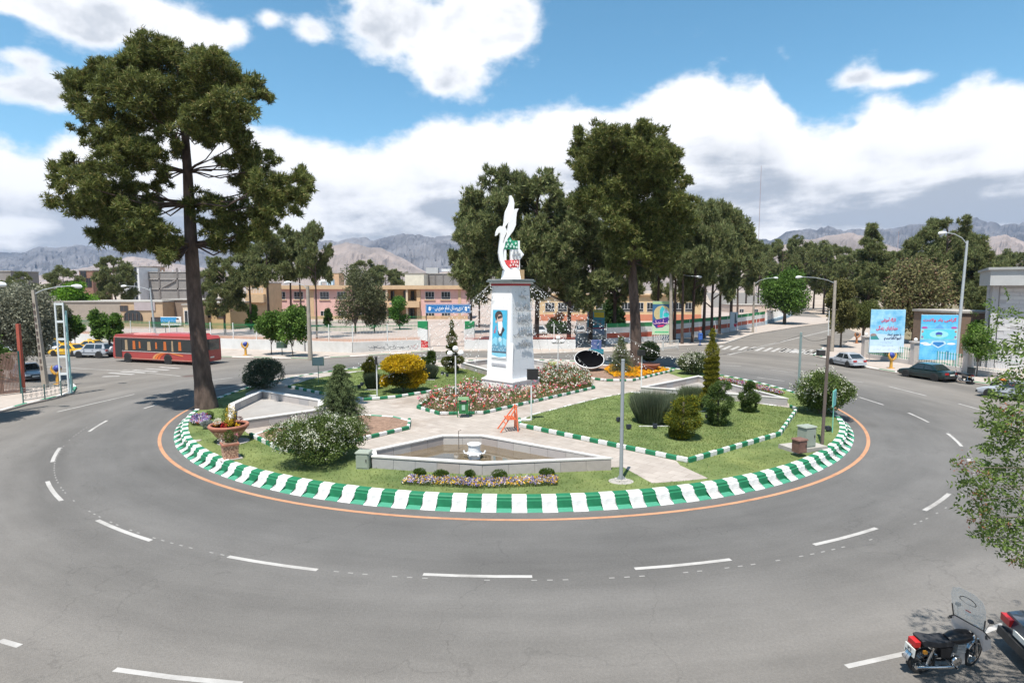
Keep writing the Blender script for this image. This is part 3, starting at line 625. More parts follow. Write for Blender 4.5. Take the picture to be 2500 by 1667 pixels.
# ---- far houses: (label, px0, px1, pytop, d, colour, depth, extras)
def block(name, label, px0, px1, pyt, d, m, depth=10, rows=(), base=0, group=None, parapet=True, wm=GLASS):
    x0 = (px0 - 1250) / F * d * 1.0; x1 = (px1 - 1250) / F * d; zt = ZT(pyt, d); c = (x0 + x1) / 2
    o = thing(name, label, 'house' if name == 'house' else 'building', (c, d, 0), group=group); w = x1 - x0
    part('wall', MB().box((0, depth / 2, zt / 2), (w, depth, zt)), m, o)
    if parapet: part('roof', MB().box((0, depth / 2, zt + .12), (w + .3, depth + .3, .24)), CONC, o)
    for (px, py, ww, hh, lab) in rows:
        window(o, (px - 1250) / F * d - c, ZT(py, d), ww, hh, 0, sill=False, mull=1, trans_=False, label=lab, frame_m=FRAME if lab != 'brown' else P((.12, .07, .05), .6, n='brown_frame'))
    return o
GREYC = pan('grey_cement', (.23, .215, .2), stain=.5); BRICK = mat('yellow_brick', (.36, .25, .17), .9, .12, 2.)
block('house', 'long windowless grey boundary warehouse wall behind the small plane trees', 126, 296, 738, 122, pan('grey_beige_plaster', (.30, .255, .21), stain=.4), 14)
h1 = block('house', 'tan house with arched window behind the red bus', 296, 398, 738, 116, pan('tan_render', (.42, .30, .19)), 12, [(418 - 35, 790, 2.4, 2.6, 'brown'), (304, 753, 1.6, 1.2, 'brown')])
ar = MB(); cx_ = (325 - 1250) / F * 116 - (347 - 1250) / F * 116; pts = [(cx_ + 1.9 * math.cos(q * math.pi / 10), 1.9 * math.sin(q * math.pi / 10) * .8) for q in range(11)]
zb = ZT(783, 116); ar.ext([(p[0], zb + .6 + p[1]) for p in pts] + [(cx_ - 1.9, zb), (cx_ + 1.9, zb)], -.08, .0); part('window', ar, GLASS, h1, label='arched window')
br = MB(); [br.box((cx_ - 1.6 + q * .8, -.12, zb + .7), (.1, .08, 1.6)) for q in range(5)]; part('window_bars', br, P((.12, .07, .05), .6, n='brown_frame'), h1)
part('upper_panel', MB().box(((355 - 347) / F * 116, -.1, ZT(748, 116)), (4.1, .12, 1.6)), pan('lilac_sheet', (.36, .31, .31)), h1)
block('house', 'brown garden house wall behind the leaning pine', 398, 500, 733, 120, pan('brown_plaster', (.22, .165, .125), stain=.3), 9)
block('house', 'small pale house with door between bus sign and pine trunk', 447, 480, 745, 108, BEIGE2, 6, [(459, 775, 1.3, 2.6, None)])
block('house', 'ochre house with two small windows right of the leaning pine', 470, 562, 741, 112, pan('ochre_render', (.45, .32, .17)), 8, [(505, 762, 1.7, 2.2, 'brown'), (540, 764, 1.7, 2.0, 'brown')])
g1 = block('apartment_building', 'grey unplastered apartment block with cement frame behind the tan house', 345, 465, 665, 205, GREYC, 16)
for px in (358, 394, 438): part('pillar', MB().box(((px - 405) / F * 205, -.12, ZT(700, 205) - 1), (.5, .2, 15)), pan('rough_cement', (.16, .145, .135)), g1)
for py in (681, 705): part('beam', MB().box((0, -.14, ZT(py, 205)), (17, .16, .5)), pan('pale_cement', (.3, .28, .26)), g1)
dg = MB(); dg.tube([((398 - 405) / F * 205, -.2, ZT(703, 205)), ((433 - 405) / F * 205, -.2, ZT(684, 205))], .22, 4); part('stair_beam', dg, pan('pale_cement', (.3, .28, .26)), g1)
for px in (394, 420, 437): part('chimney_pipe', MB().tube([((px - 405) / F * 205, 2, ZT(665, 205)), ((px - 405) / F * 205, 2, ZT(659, 205))], .2, 6), FRAME, g1)
block('apartment_building', 'white apartment block with glazed bays left of the grey block', 305, 345, 652, 200, pan('white_render', (.62, .62, .62)), 12, [(x, y, 2.2, 2.2, None) for x in (322, 333) for y in (660, 678, 696, 714, 728)])
block('house', 'orange brick rooftop house above the grey apartment block', 334, 379, 651, 230, pan('orange_brick', (.42, .28, .19)), 8)
block('house', 'unfinished dark brick tower house at left beyond the pines', 200, 232, 661, 190, mat('red_brick', (.25, .14, .10), .9, .2, 2.), 9, [(210, 672, 2, 3, 'brown'), (222, 690, 2, 3, 'brown')])
block('house', 'grey flat house at the far left edge beyond trees', -40, 34, 663, 170, GREYC, 10)
hb = block('house', 'yellow house with white balcony railing left of the school', 604, 652, 692, 135, BEIGE, 9, [(640, 730, 1.0, 1.8, None)])
part('balcony', MB().box((0, -.6, ZT(728, 135)), (4.2, 1.2, 1.9)), BEIGE, hb); rl = MB(); [rl.box((-1.9 + q * .35, -1.1, ZT(710, 135)), (.08, .08, 1.1)) for q in range(12)]; rl.box((0, -1.1, ZT(710, 135) + .55), (4.2, .1, .1)); part('railing', rl, FRAME, hb)
block('house', 'cream rooftop house with pale awning above the school roof', 990, 1036, 668, 190, pan('cream_render', (.6, .56, .45)), 10)
gb = block('apartment_building', 'grey block with dark pillars rising above the school east wing', 1036, 1126, 669, 200, GREYC, 12)
for px in (1048, 1064, 1083, 1106, 1120): part('pillar', MB().box(((px - 1081) / F * 200, -.1, ZT(680, 200) - 3), (.35, .2, 9)), pan('rough_cement', (.16, .145, .135)), gb)
part('rooftop_shed', MB().box(((1052 - 1081) / F * 200, 6, ZT(662, 200)), (4.2, 4, 2.6)), pan('grey_sheet', (.4, .4, .4)), gb); part('rooftop_canopy', MB().box(((1101 - 1081) / F * 200, 6, ZT(659, 200)), (7, 5, .9)), FRAME, gb)
block('house', 'tiny orange house peeking between trees above the school', 808, 830, 667, 260, pan('orange_render', (.5, .33, .2)), 8)
block('house', 'low pinkish house beyond the striped fence on the right', 1785, 1872, 745, 190, pan('pink_beige', (.5, .4, .33)), 9, [(1810, 760, 1.5, 1.5, None), (1845, 760, 1.5, 1.5, None)])
block('house', 'pale house far down the street under the pines', 1915, 1968, 690, 290, pan('pale_pink', (.55, .48, .44)), 9)
lw = block('shed', 'low brown shed with flat white roof behind the right banner', 2335, 2445, 765, 66, mat('brown_brick', (.20, .14, .10), .9, .15, 3.), 7, [(2414, 792, .7, .6, None)])
kb = MB(); x = (1537 - 1250) / F * 130; kb.box((0, 0, 0), (2.4, 2, 1.3)); o = part('water_tank', kb, P((.1, .45, .7), .4), None, loc=(x, 150, ZT(692, 150))); tag(o, 'bright blue roof tank seen through the pines', 'tank'); 
st = MB(); [st.tube([(sx, sy, -7.8), (sx, sy, -.65)], .1, 6) for sx in (-.9, .9) for sy in (-.7, .7)]; part('stand', st, FRAME, o)
# marble office on the right
dM = 58.0; mb_x = (2415 - 1250) / F * dM
t = thing('office_building', 'pale stone-clad office with grey flat cornice at the right edge', 'building', (mb_x, dM, 0), math.radians(-35)); MARB = [pan('marble_%d' % i, c, .45, .06) for i, c in enumerate([(.50, .49, .49), (.46, .455, .46), (.53, .52, .51)])]
zt = ZT(697, dM); part('wall', MB().box((7.0, 6, zt / 2), (12.6, 12, zt)), pan('marble_core', (.42, .41, .41)), t)
cn = MB(); cn.box((6.9, 5.6, zt + .75), (14.2, 13.6, 1.5)); part('cornice', cn, pan('grey_cornice', (.40, .40, .39), .6), t); part('roof_slab', MB().box((6.9, 5.6, zt + 1.62), (14.6, 14, .24)), pan('roof_edge', (.32, .32, .31)), t)
me_ = [MB().box((0, 0, 0), (.98, .04, .36)).mesh('stone_panel', m) for m in MARB]
for r in range(int(zt / .38)):
    for k in range(-1, 13):
        x = 1.2 + k + (.5 if r % 2 else 0)
        if x < .9: continue
        obj('stone_panel', random.choice(me_), t, (x, -.02 + random.uniform(-.006, .006), .2 + r * .38))
part('pilaster', MB().box((.35, -.05, zt / 2), (.5, .3, zt)), pan('marble_core', (.42, .41, .41)), t); part('pilaster', MB().box((-.15, .4, zt / 2), (.25, .25, zt)), pan('marble_core', (.42, .41, .41)), t)
# ---- north boundary: white wall with painted picket fence
CG = P((.015, .22, .075), .6, n='fence_green'); CW = P((.68, .68, .66), .6, n='fence_white'); CR = P((.42, .09, .05), .6, n='fence_red'); CO = P((.55, .26, .14), .6, n='fence_orange'); DK = P((.06, .06, .06), .6, n='fence_dark')
WW = mat('whitewashed_wall', (.60, .60, .585), .85, .08, .8, stain=.7, stc=(.75, .73, .7))
def fence(label, px, zw, ztop, m_wall, cols, bay=3.6, pick=.17, name='picket_fence', wall_t=.3, postm=CW, zlow=0., pt=.03):
    pl = [Vector((*G(a, b, zw), 0)) for a, b in px]; c = pl[0]
    t = thing(name, label, 'fence', (c.x, c.y, 0))
    if zw - zlow > .25:
        w_ = MB(); 
        for a, b in zip(pl[:-1], pl[1:]):
            d = b - a; m = (a + b) / 2 - c; w_.box((m.x, m.y, (zw + zlow) / 2), (d.length + .01, wall_t, zw - zlow), math.atan2(d.y, d.x))
        part('wall', w_, m_wall, t)
    for a, b in zip(pl[:-1], pl[1:]):
        d = b - a; n = max(1, round(d.length / bay)); rz = math.atan2(d.y, d.x); bl_ = d.length / n
        q = MB(); k = int(bl_ / pick); segs = cols; hh = ztop - zw
        for i in range(k):
            x = (i + .5) * bl_ / k - bl_ / 2
            for (f0, f1, mi) in segs: q.box((x, 0, hh * (f0 + f1) / 2), (pt, .03, hh * (f1 - f0)), 0, mi)
        for f, mi in ((.1, segs[0][2]), (.88, segs[-1][2])): q.box((0, .035, hh * f), (bl_ - .08, .03, .06), 0, mi)
        me = q.mesh('pickets', [CG, CW, CR, CO, DK]); pq = MB(); pq.box((0, 0, hh * .5), (.1, .1, hh + .05)); pm = pq.mesh('post', postm)
        for i in range(n):
            m = a + d * ((i + .5) / n) - c; o = obj('pickets', me, t, (m.x, m.y, zw), rz, 'stuff'); p_ = a + d * (i / n) - c; obj('post', pm, t, (p_.x, p_.y, zw), rz)
    return t
tri = [(0, .22, 3), (.22, .62, 1), (.62, 1, 0)]
fence('white wall topped by green, white and orange pickets running behind the bus', [(170, 814), (275, 818), (515, 826), (744, 832)], 1.4, 3.5, WW, tri)
fence('graffiti-lettered white wall and tricolour pickets left of the school gate', [(748, 832), (861, 835.5), (1027, 829.5)], 1.4, 3.5, WW, tri)
fence('dark picket fence on low lettered wall between gate and monument', [(1134, 830), (1300, 829), (1405, 829.5)], 1.3, 3.4, WW, [(0, .35, 2), (.35, .85, 4), (.85, 1, 4)], pick=.16)
fence('white picket stretch joining the lettered wall to the flag-painted fence', [(1408, 815), (1477, 806)], 1.2, 3.3, WW, [(0, .3, 2), (.3, .7, 1), (.7, 1, 0)])
fence('green, white and red striped solid fence along the far right street', [(1480, 826), (1592, 821), (1647, 815), (1775, 800), (1867, 784)], .9, 3.0, pan('pale_base', (.5, .52, .54)), [(0, .34, 2), (.34, .72, 1), (.72, 1, 0)], bay=4.5, pick=.20, pt=.17)
fence('pale blue-grey low fence past the striped fence at street end', [(1870, 783), (1925, 768), (1935, 762)], .9, 2.6, pan('pale_blue_base', (.3, .42, .5)), [(0, 1, 1)], pick=.25)
# green inner hedge-fence line behind the first fence
fence('green inner picket fence in the school yard', [(280, 787), (560, 790), (1040, 786)], .3, 1.7, CONC, [(0, 1, 0)], bay=6, pick=.3, name='yard_fence')
# wall writing: rows of faded brush strokes, not legible in the photo
def scribble(parent, x0, x1, z0, z1, n, m, y, rr=.02, s=1.0):
    mb_ = MB()
    for i in range(n):
        x = x0 + (x1 - x0) * (i + .5) / n + random.uniform(-.1, .1); z = random.uniform(z0, z1); k = random.random(); a = s * random.uniform(.7, 1.3)
        if k < .45: pts = [(x + a * .3 * math.cos(q), y, z - a * .14 * math.sin(q)) for q in np.linspace(0, math.pi, 7)]
        elif k < .7: pts = [(x, y, z), (x - .02 * a, y, z + .3 * a)]
        elif k < .88: pts = [(x + a * .09 * math.cos(q), y, z + a * .09 * math.sin(q)) for q in np.linspace(0, 5, 7)]
        else: pts = [(x, y, z + .16 * a), (x + .04 * a, y, z + .16 * a)]
        mb_.tube(pts, rr * s, 4)
    return part('lettering', mb_, m, parent, kind='stuff')
INK = P((.12, .13, .14), .8, n='faded_ink')
for px0, py0, px1, py1, n, m in ((905, 846, 1000, 844, 30, INK), (1002, 842, 1022, 841, 5, P((.5, .2, .2), .8, n='faded_red_ink')), (1142, 842, 1170, 842, 8, INK), (1305, 842, 1360, 842, 16, INK), (1366, 841, 1392, 840, 6, P((.6, .06, .05), .8, n='red_ink'))):
    a = Vector((*G(px0, 863 if px0 < 1100 else 851, 0), 0)); b = Vector((*G(px1, 860 if px0 < 1100 else 851, 0), 0)); d = b - a
    e = thing('wall_lettering', {905: 'dark flowing calligraphy painted on the white wall left of the gate', 1002: 'pink calligraphic word painted beside the gate pillar', 1142: 'short dark calligraphy painted right of the gate', 1305: 'dark calligraphy painted on the wall right of the monument', 1366: 'red calligraphic word on the wall end right of monument'}[px0], 'lettering', (a.x, a.y - .12, .35), math.atan2(d.y, d.x))
    scribble(e, 0, d.length, .15, .65, n, m, -.06, .028, 1.25)
# gate with two tricolour pillars and the blue sign
for px, lab in ((1033, 'green, white and red gate pillar on the left of the school gate'), (1147, 'green, white and red gate pillar on the right of the school gate')):
    x, y = G(px, 850); t = thing('gate_pillar', lab, 'pillar', (x, y, 0), group='pillars of the school gate')
    w = 1.28; sl = .3; 
    for nm, m, zs in (('red_band', P((.5, .05, .05), .6), [(-w / 2, 0), (w / 2, 0), (w / 2, .95 + sl * (px > 1100)), (-w / 2, .95 + sl * (px < 1100))]), ('white_band', CW, [(-w / 2, .95 + sl * (px < 1100)), (w / 2, .95 + sl * (px > 1100)), (w / 2, 2.5 + sl * (px > 1100)), (-w / 2, 2.5 + sl * (px < 1100))]), ('green_band', CG, [(-w / 2, 2.5 + sl * (px < 1100)), (w / 2, 2.5 + sl * (px > 1100)), (w / 2, 3.6), (-w / 2, 3.6)])):
        part(nm, MB().ext(zs, -.3, .3), m, t)
    part('side', MB().box((0, .32, 1.8), (w + .06, .06, 3.64)), CW, t)
x0, y0 = G(1045, 850); x1, _ = G(1141, 850)
gt = thing('school_gate', 'open grey mesh sliding gate between the tricolour pillars', 'gate', ((x0 + x1) / 2, y0 + 1.2, 0)); w = x1 - x0
fr = MB(); [fr.box((sx * (w / 2 - .08), 0, 1.3), (.09, .09, 2.6)) for sx in (-1, .93)]; part('gate_frame', fr, CW, gt)
# sign on two posts
def flat_sign(label, pxc, py0, py1, wpx, d, m, cat='sign', name='sign', rz=0., legs=(-.45, .45), zbase=0., depth=.12, legm=None, group=None, thick=None):
    x = (pxc - 1250) / F * d; z0 = ZT(py1, d); z1 = ZT(py0, d); w = wpx / F * d
    t = thing(name, label, cat, (x, d, 0), rz, group); part('board', MB().box((0, 0, (z0 + z1) / 2), (w, depth, z1 - z0)), m, t)
    if legs: lm = MB(); [part('post', MB().tube([(q * w, .08, zbase), (q * w, .08, z1 - .1)], .06, 8), legm or DK, t) for q in legs]
    return t, w, z0, z1
BLUE = P((.02, .16, .42), .4, n='sign_blue')
t, w, z0, z1 = flat_sign('wide blue school sign with white Persian lettering above the gate', 1094, 742.5, 764.5, 109, 78.5, BLUE, legs=(-.49, .49))
bd = MB(); 
for sz in (z0 + .08, z1 - .08): bd.box((0, -.07, sz), (w - .1, .01, .035))
for sx in (-1, 1): bd.box((sx * (w / 2 - .07), -.07, (z0 + z1) / 2), (.035, .01, z1 - z0 - .12))
part('border', bd, CW, t); WTX = P((.8, .8, .8), .6, n='white_lettering')
lettering(fa('\u062f\u0628\u06cc\u0631\u0633\u062a\u0627\u0646 \u0627\u0645\u0627\u0645 \u062e\u0645\u06cc\u0646\u06cc'), .8, .1, (z0 + z1) / 2, t, WTX, y=-.075, width=3.7, bold=.012, shear=-.15)
lettering(fa('(\u0631\u0647)'), .3, -2.05, (z0 + z1) / 2 + .1, t, WTX, y=-.075)
for sx in (-2.45, 2.4): part('emblem', MB().ext([(sx + .2 * math.cos(q * .785) * (1 if q % 2 else .75), (z0 + z1) / 2 + .3 * math.sin(q * .785)) for q in range(8)], -.085, -.06), WTX, t)
# low signboard with portrait behind the bus
t, w, z0, z1 = flat_sign('small blue and white banner sign with two text rows behind the bus', 417, 773, 794, 50, 96, P((.7, .7, .68), .5), legs=(-.3, .25))
part('blue_panel', MB().box((-.1 * w, -.08, z0 + (z1 - z0) * .62), (w * .78, .02, (z1 - z0) * .6)), P((.03, .25, .5), .5), t)
scribble(t, -w * .42, w * .2, z0 + .75, z0 + .8, 14, WTX, -.1, .02, .5); scribble(t, -w * .42, w * .2, z0 + .45, z0 + .5, 14, P((.7, .6, .1), .5), -.1, .02, .5)
part('portrait', MB().ext([(w * .34 + .32 * math.cos(q * .52), z0 + .75 + .42 * math.sin(q * .52)) for q in range(12)], -.1, -.08), P((.6, .55, .5), .6), t); part('turban', MB().ext([(w * .34 + .22 * math.cos(q * .35), z0 + .95 + .25 * math.sin(q * .35)) for q in range(10)], -.12, -.1), DARKM, t)
# right block: pillars with globes, white-green railing
px = [(2100, 845 + 20), (2224, 880), (2371, 905), (2500, 925), (2650, 945)]
def wp(a, b, z=.12): return Vector((*G(a, b, z), z))
PIL = pan('pale_pillar_stone', (.46, .42, .39)); GREENF = P((.05, .3, .2), .6, n='rail_green')
pts = [(2112, 872), (2232, 891), (2362, 911), (2500, 932), (2660, 955)]
for i, (a, b) in enumerate(pts[:3]):
    p = wp(a, b); t = thing('gate_pillar', ['square stone pillar with globe, left of the first blue banner', 'square stone pillar with globe, between the two blue banners', 'square stone pillar right of the second blue banner, behind small tree'][i], 'pillar', p)
    part('shaft', MB().box((0, 0, 1.15), (.62, .62, 2.3)), PIL, t); part('cap', MB().box((0, 0, 2.37), (.82, .82, .14)), PIL, t)
    if i < 2: part('globe', MB().ball((0, 0, 2.62), .18), P((.75, .75, .72), .3), t, smooth=True)
rl_lab = ['white and green railing behind the first blue banner', 'white and green railing behind the second blue banner', 'white hooped railing right of the small plane tree', 'white hooped railing at the right edge']
for i in range(4):
    a, b = wp(*pts[i]), wp(*pts[i + 1]); d = b - a; n = int(d.length / .16); t = thing('railing', rl_lab[i], 'railing', (*((a + b) / 2)[:2], .12), math.atan2(d.y, d.x)); ln = d.length - .7
    part('plinth', MB().box((0, 0, .22), (ln, .3, .44)), PIL, t); rm = MB()
    for k in range(n):
        x = -ln / 2 + ln * (k + .5) / n; rm.tube([(x, -.02, .46), (x, -.02, 1.72), (x, -.06, 1.8), (x, -.14, 1.78)] if i > 1 else [(x, 0, .46), (x, 0, 1.75)], .022, 5, k % 2 if i < 2 else 0)
    for z in (.6, 1.6): rm.box((0, .03, z), (ln, .03, .05), 0, 1)
    part('bars', rm, [CW, GREENF], t, kind='stuff')
# near-left fence panels
A_1, B_1 = wp(0, 966), wp(52, 960); d = B_1 - A_1
FB = P((.33, .2, .15), .7, n='rust_pink_bars')
t = thing('gate_panel', 'tall rusty pink barred gate panel with green edge post, far left', 'gate', (*A_1[:2], .12), math.atan2(d.y, d.x)); q = MB(); n = 15
for k in range(-12, n): q.box((d.length * k / n, 0, 1.6), (.05, .03, 3.0))
for z in (.12, 3.1): q.box((.1, .03, z), (d.length * 1.8, .03, .06))
part('bars', q, FB, t, kind='stuff'); part('edge_post', MB().box((d.length, 0, 1.6), (.1, .1, 3.2)), P((.02, .12, .11), .5), t)
ch = MB(); ch.tube([(-1, -.05, 1.9), (1.0, -.05, 1.0)], .02, 5); part('brace', ch, DK, t)
x, y = G(57, 958, .12); t = part('steel_post', MB().box((0, 0, 2.6), (.22, .22, 5.2)), P((.35, .08, .05), .6, n='red_oxide'), None, loc=(x, y, .12)); tag(t, 'tall red-brown steel post beside the rusty gate panel', 'post')
# white lattice tower
x, y = G(159, 961, .12); t = thing('lattice_mast', 'narrow white ladder-like mast frame at the left kerb corner', 'mast', (x, y, .12), .2); WM = P((.62, .66, .66), .5, n='mast_white')
for sx in (-.26, .26): part('rail', MB().box((sx, 0, 3.4), (.09, .1, 6.8)), WM, t)
for k in range(5): part('rung', MB().box((0, .0, 1.5 + k * 1.3), (.43, .09, .16)), WM, t)
part('backing_tube', MB().tube([(.3, .25, 0), (.3, .25, 6.2)], .07, 8), P((.35, .6, .58), .5), t)
# ornate low railing there
OR_ = P((.12, .2, .18), .7, n='ornate_iron')
for lab, (a, b) in {'ornate grey-green pedestrian railing, panel nearest the far left': ((57, 984), (110, 975)), 'ornate pedestrian railing panel left of the white mast': ((110, 975), (150, 965)), 'ornate railing panel curving round the white mast foot': ((150, 965), (178, 953))}.items():
    A1, B1 = wp(a[0], a[1]), wp(*b); d = B1 - A1; t = thing('railing', lab, 'railing', (*A1[:2], .12), math.atan2(d.y, d.x), 'ornate pedestrian railings'); l = d.length
    for sx in (0, l): part('post', MB().box((sx, 0, .55), (.06, .06, 1.1)), OR_, t)
    q = MB(); q.box((l / 2, 0, 1.0), (l, .03, .05)); q.box((l / 2, 0, .2), (l, .03, .05)); n = max(2, int(l / .35))
    for k in range(n):
        x = l * (k + .5) / n
        for zc in (.42, .78):
            for s in (-1, 1): q.tube([(x + s * .08 * math.cos(u) + s * .04, 0, zc + .13 * math.sin(u)) for u in np.linspace(0, 5, 7)], .014, 4)
    part('scrollwork', q, P((.42, .42, .38), .7, n='scroll_iron'), t, kind='stuff')
# far white barrier by the big pine
for lab, (a, b) in {'white arched street barrier, left one beyond the big pine': ((1566, 861), (1616, 856)), 'white arched street barrier, right one beyond the big pine': ((1619, 856), (1655, 852))}.items():
    A1, B1 = wp(*a), wp(*b); d = B1 - A1; l = d.length; t = thing('barrier', lab, 'barrier', (*A1[:2], .12), math.atan2(d.y, d.x)); q = MB()
    for z in (.25, 1.15): q.box((l / 2, 0, z), (l, .05, .08))
    for k in range(int(l / .3)): q.box((.15 + k * .3, 0, .7), (.05, .04, .9))
    part('bars', q, P((.55, .55, .52), .6, n='barrier_white'), t)
    for sx in (0, l): part('post', MB().box((sx, 0, .6), (.09, .09, 1.2)), P((.55, .55, .52), .6, n='barrier_white'), t)
# ================================================================ TREES AND PLANTS
def tree_obj(name, label, loc, trunk_me, crown_me, rz=0., sc=(1, 1, 1), group=None, cat='tree'):
    t = thing(name, label, cat, loc, rz, group); obj('trunk', trunk_me, t); obj('crown', crown_me, t); t.scale = sc; return t
# --- the two hero pines: clumps laid out from their silhouettes
def hero(label, basepx, z, cl, zoom, trunk_px, seed, dens, depth=.75, limbs=9, ln=.36, wd=.085, gap=None, rtrunk=.62):
    rng = np.random.default_rng(seed); bx_, by_ = G(*basepx, z); d = by_; (zx, zy, zs) = zoom; base = Vector((bx_, by_, z)); cl3 = []
    for x, y, r in cl:
        p = AT(zx + x / zs, zy + y / zs, d) - base; rm = r / zs / F * d
        cl3.append((p.x, 0., p.z, rm))
    mxr = max(abs(c[0]) for c in cl3); full = []
    for (x, y, zc, rm) in cl3:
        hw = max([abs(c[0]) for c in cl3 if abs(c[2] - zc) < 1.2] + [2.]); half = math.sqrt(max(.3, hw * hw - min(hw, abs(x)) ** 2)) * depth
        if gap and gap[0] < x < gap[1] and gap[2] < zc < gap[3]: half = .4
        yo = -half * rng.uniform(.1, .85); kk = (d + yo) / d; full.append(((x + base.x) * kk - base.x, yo, (zc + base.z - H) * kk + H - base.z, rm))
        if rng.random() < .62 and half > 1.3: yo = half * rng.uniform(.3, .9); kk = (d + yo) / d; full.append(((x * rng.uniform(.85, 1) + base.x) * kk - base.x, yo, (zc + rng.uniform(-.4, .4) + base.z - H) * kk + H - base.z, rm * .95))
    full = [(a, b, c, e * 1.14 * (d + b) / d) for a, b, c, e in full]; V = pine_clumps(full, dens, rng, ln, wd, 7, .92, .25)
    crown = npmesh('crown', V, 3, PINE)
    tp = [AT(px, py, d) - base for px, py in trunk_px]; tp[0] = Vector((0, 0, -.1)); n = len(tp); rs = [rtrunk * (1 - .8 * i / (n - 1)) * (1.25 if i == 0 else 1) for i in range(n)]
    limbs_ = []
    for c in full:
        if rng.random() > .4: continue
        e = Vector((c[0], c[1], c[2])); k = max(1, min(n - 2, min(range(n), key=lambda i: abs(tp[i].z - (e.z - .18 * math.hypot(e.x - tp[min(n-1, i)].x, e.y)))))); s0 = tp[k]
        if s0.z < 8.5: continue
        mid = (s0 + e) / 2 + Vector((0, 0, -.35)) + Vector(rng.normal(0, .2, 3)); r0 = max(.05, rs[k] * .24); limbs_.append(([s0, s0 * .6 + mid * .4 + Vector((0, 0, .1)), mid, e], [r0, r0 * .75, r0 * .55, .03]))
    tr = MB(); tr.tube(tp, rs, 14); lm = MB(); [lm.tube(a, b, 6) for a, b in limbs_]
    t = thing('pine_tree', label, 'tree', base); part('trunk', tr, BARK, t, smooth=True); part('branches', lm, BARK, t, smooth=True); obj('crown', crown, t); return t
CL1 = [(700,140,85),(790,110,90),(900,105,85),(960,130,60),(870,180,110),(760,230,120),(650,150,60),(640,220,80),(1000,210,110),(1100,190,75),(1150,240,110),(1210,170,60),(1290,180,60),(1290,260,100),(300,320,90),(215,300,45),(440,235,50),(380,290,70),(450,310,90),(540,250,45),(560,340,100),(700,380,130),(860,430,130),(1050,380,120),(1200,380,120),(1330,330,90),(1450,350,85),(1500,320,45),(1560,450,65),(1600,420,40),(1400,480,110),(1250,510,110),(280,450,70),(350,500,90),(430,540,80),(520,450,90),(320,665,50),(410,650,55),(600,600,90),(700,500,90),(700,640,80),(820,560,110),(980,540,80),(1100,570,80),(1340,560,90),(1430,560,70),(1320,690,110),(1440,740,100),(1190,740,70),(450,790,85),(570,780,90),(700,780,100),(800,790,90),(850,880,80),(680,900,100),(560,900,90),(1000,800,60),(280,880,60),(370,910,90),(170,910,45),(200,990,75),(300,1030,100),(120,1020,45),(420,1070,100),(190,1140,75),(280,1190,80),(400,1170,100),(1480,850,80),(1640,860,45),(1550,930,80),(1460,1020,85),(1570,1040,95),(1690,1050,90),(1800,1030,80),(1870,970,65),(1890,1040,50),(1820,1130,80),(1720,1140,85),(1770,1240,60),(1600,1130,80),(720,1160,95),(640,1180,70),(790,1220,80),(860,1060,50),(760,1040,50),(640,1040,70),(560,1120,70),(1140,1140,80),(1230,1170,80),(1330,1190,80),(1430,1210,80),(1520,1270,85),(1400,1290,90),(1270,1290,70),(1600,1290,80),(1500,1360,80),(1370,1390,90),(1260,1420,60),(1340,1470,55),(500,1250,90),(620,1290,90),(740,1320,90),(430,1230,60),(500,1400,70),(620,1400,75),(400,1400,45),(700,1440,50),(820,1340,60),(910,1340,50),(960,1400,60),(860,1470,80),(960,1480,60),(900,1530,45),(560,1340,80),(660,1360,80),(470,1340,70),(560,1420,60),(680,1400,60),(1420,1440,60),(1240,1380,70),(1180,1290,50),(1550,1350,70),(880,1420,60),(820,1440,50),(930,1510,55),(1000,640,60),(900,700,55),(1100,650,55),(880,990,50),(1380,830,90),(1330,900,60),(1400,960,80),(1090,1200,50),(1240,600,90),(1180,660,70),(1540,1180,80),(1640,1200,70),(780,860,70),(500,700,60),(600,690,80)]
hero('towering leaning pine with broad open crown on the roundabout left edge', (505, 995), ZI, CL1, (80, 80, 2.8), [(505, 995), (496, 930), (485, 830), (474, 720), (467, 600), (462, 500), (458, 420), (452, 330), (448, 230), (440, 150)], 3, 1.75, .62, ln=.25, wd=.062, gap=(-1.2, 3.6, 9.5, 15.5), rtrunk=.58)
CL2 = [(900,85,70),(990,70,70),(1080,80,75),(1190,75,60),(1320,75,75),(1410,110,80),(900,170,80),(1010,170,95),(1120,190,100),(1230,170,80),(1340,190,110),(1460,190,80),(1530,220,60),(850,250,50),(900,300,80),(1000,300,95),(1120,320,110),(1260,300,100),(1380,310,110),(1490,310,90),(1560,350,60),(1600,400,45),(900,400,60),(990,420,80),(1100,430,90),(1230,430,90),(1370,440,100),(1500,440,85),(870,540,90),(960,500,70),(1060,570,90),(1180,560,80),(1300,560,80),(1450,550,90),(1560,540,90),(1630,560,60),(1420,650,95),(1540,650,90),(1620,640,60),(1130,670,90),(1240,680,90),(1100,760,80),(1210,780,90),(1290,790,60),(1380,760,80),(1490,760,90),(1580,740,70),(1150,860,60),(1250,860,70),(1100,960,50),(1170,1000,45),(1350,860,70),(1450,880,80),(1540,860,60),(1390,960,60),(1480,980,60)]
hero('second tall pine with rounded top standing at the back edge of the roundabout', (1551, 899), ZI, CL2, (1100, 300, 2.8), [(1553, 899), (1553, 850), (1551, 780), (1546, 700), (1543, 640), (1546, 560), (1550, 480), (1548, 420), (1545, 350)], 8, 1.0, .8, ln=.34, wd=.085, rtrunk=.6)
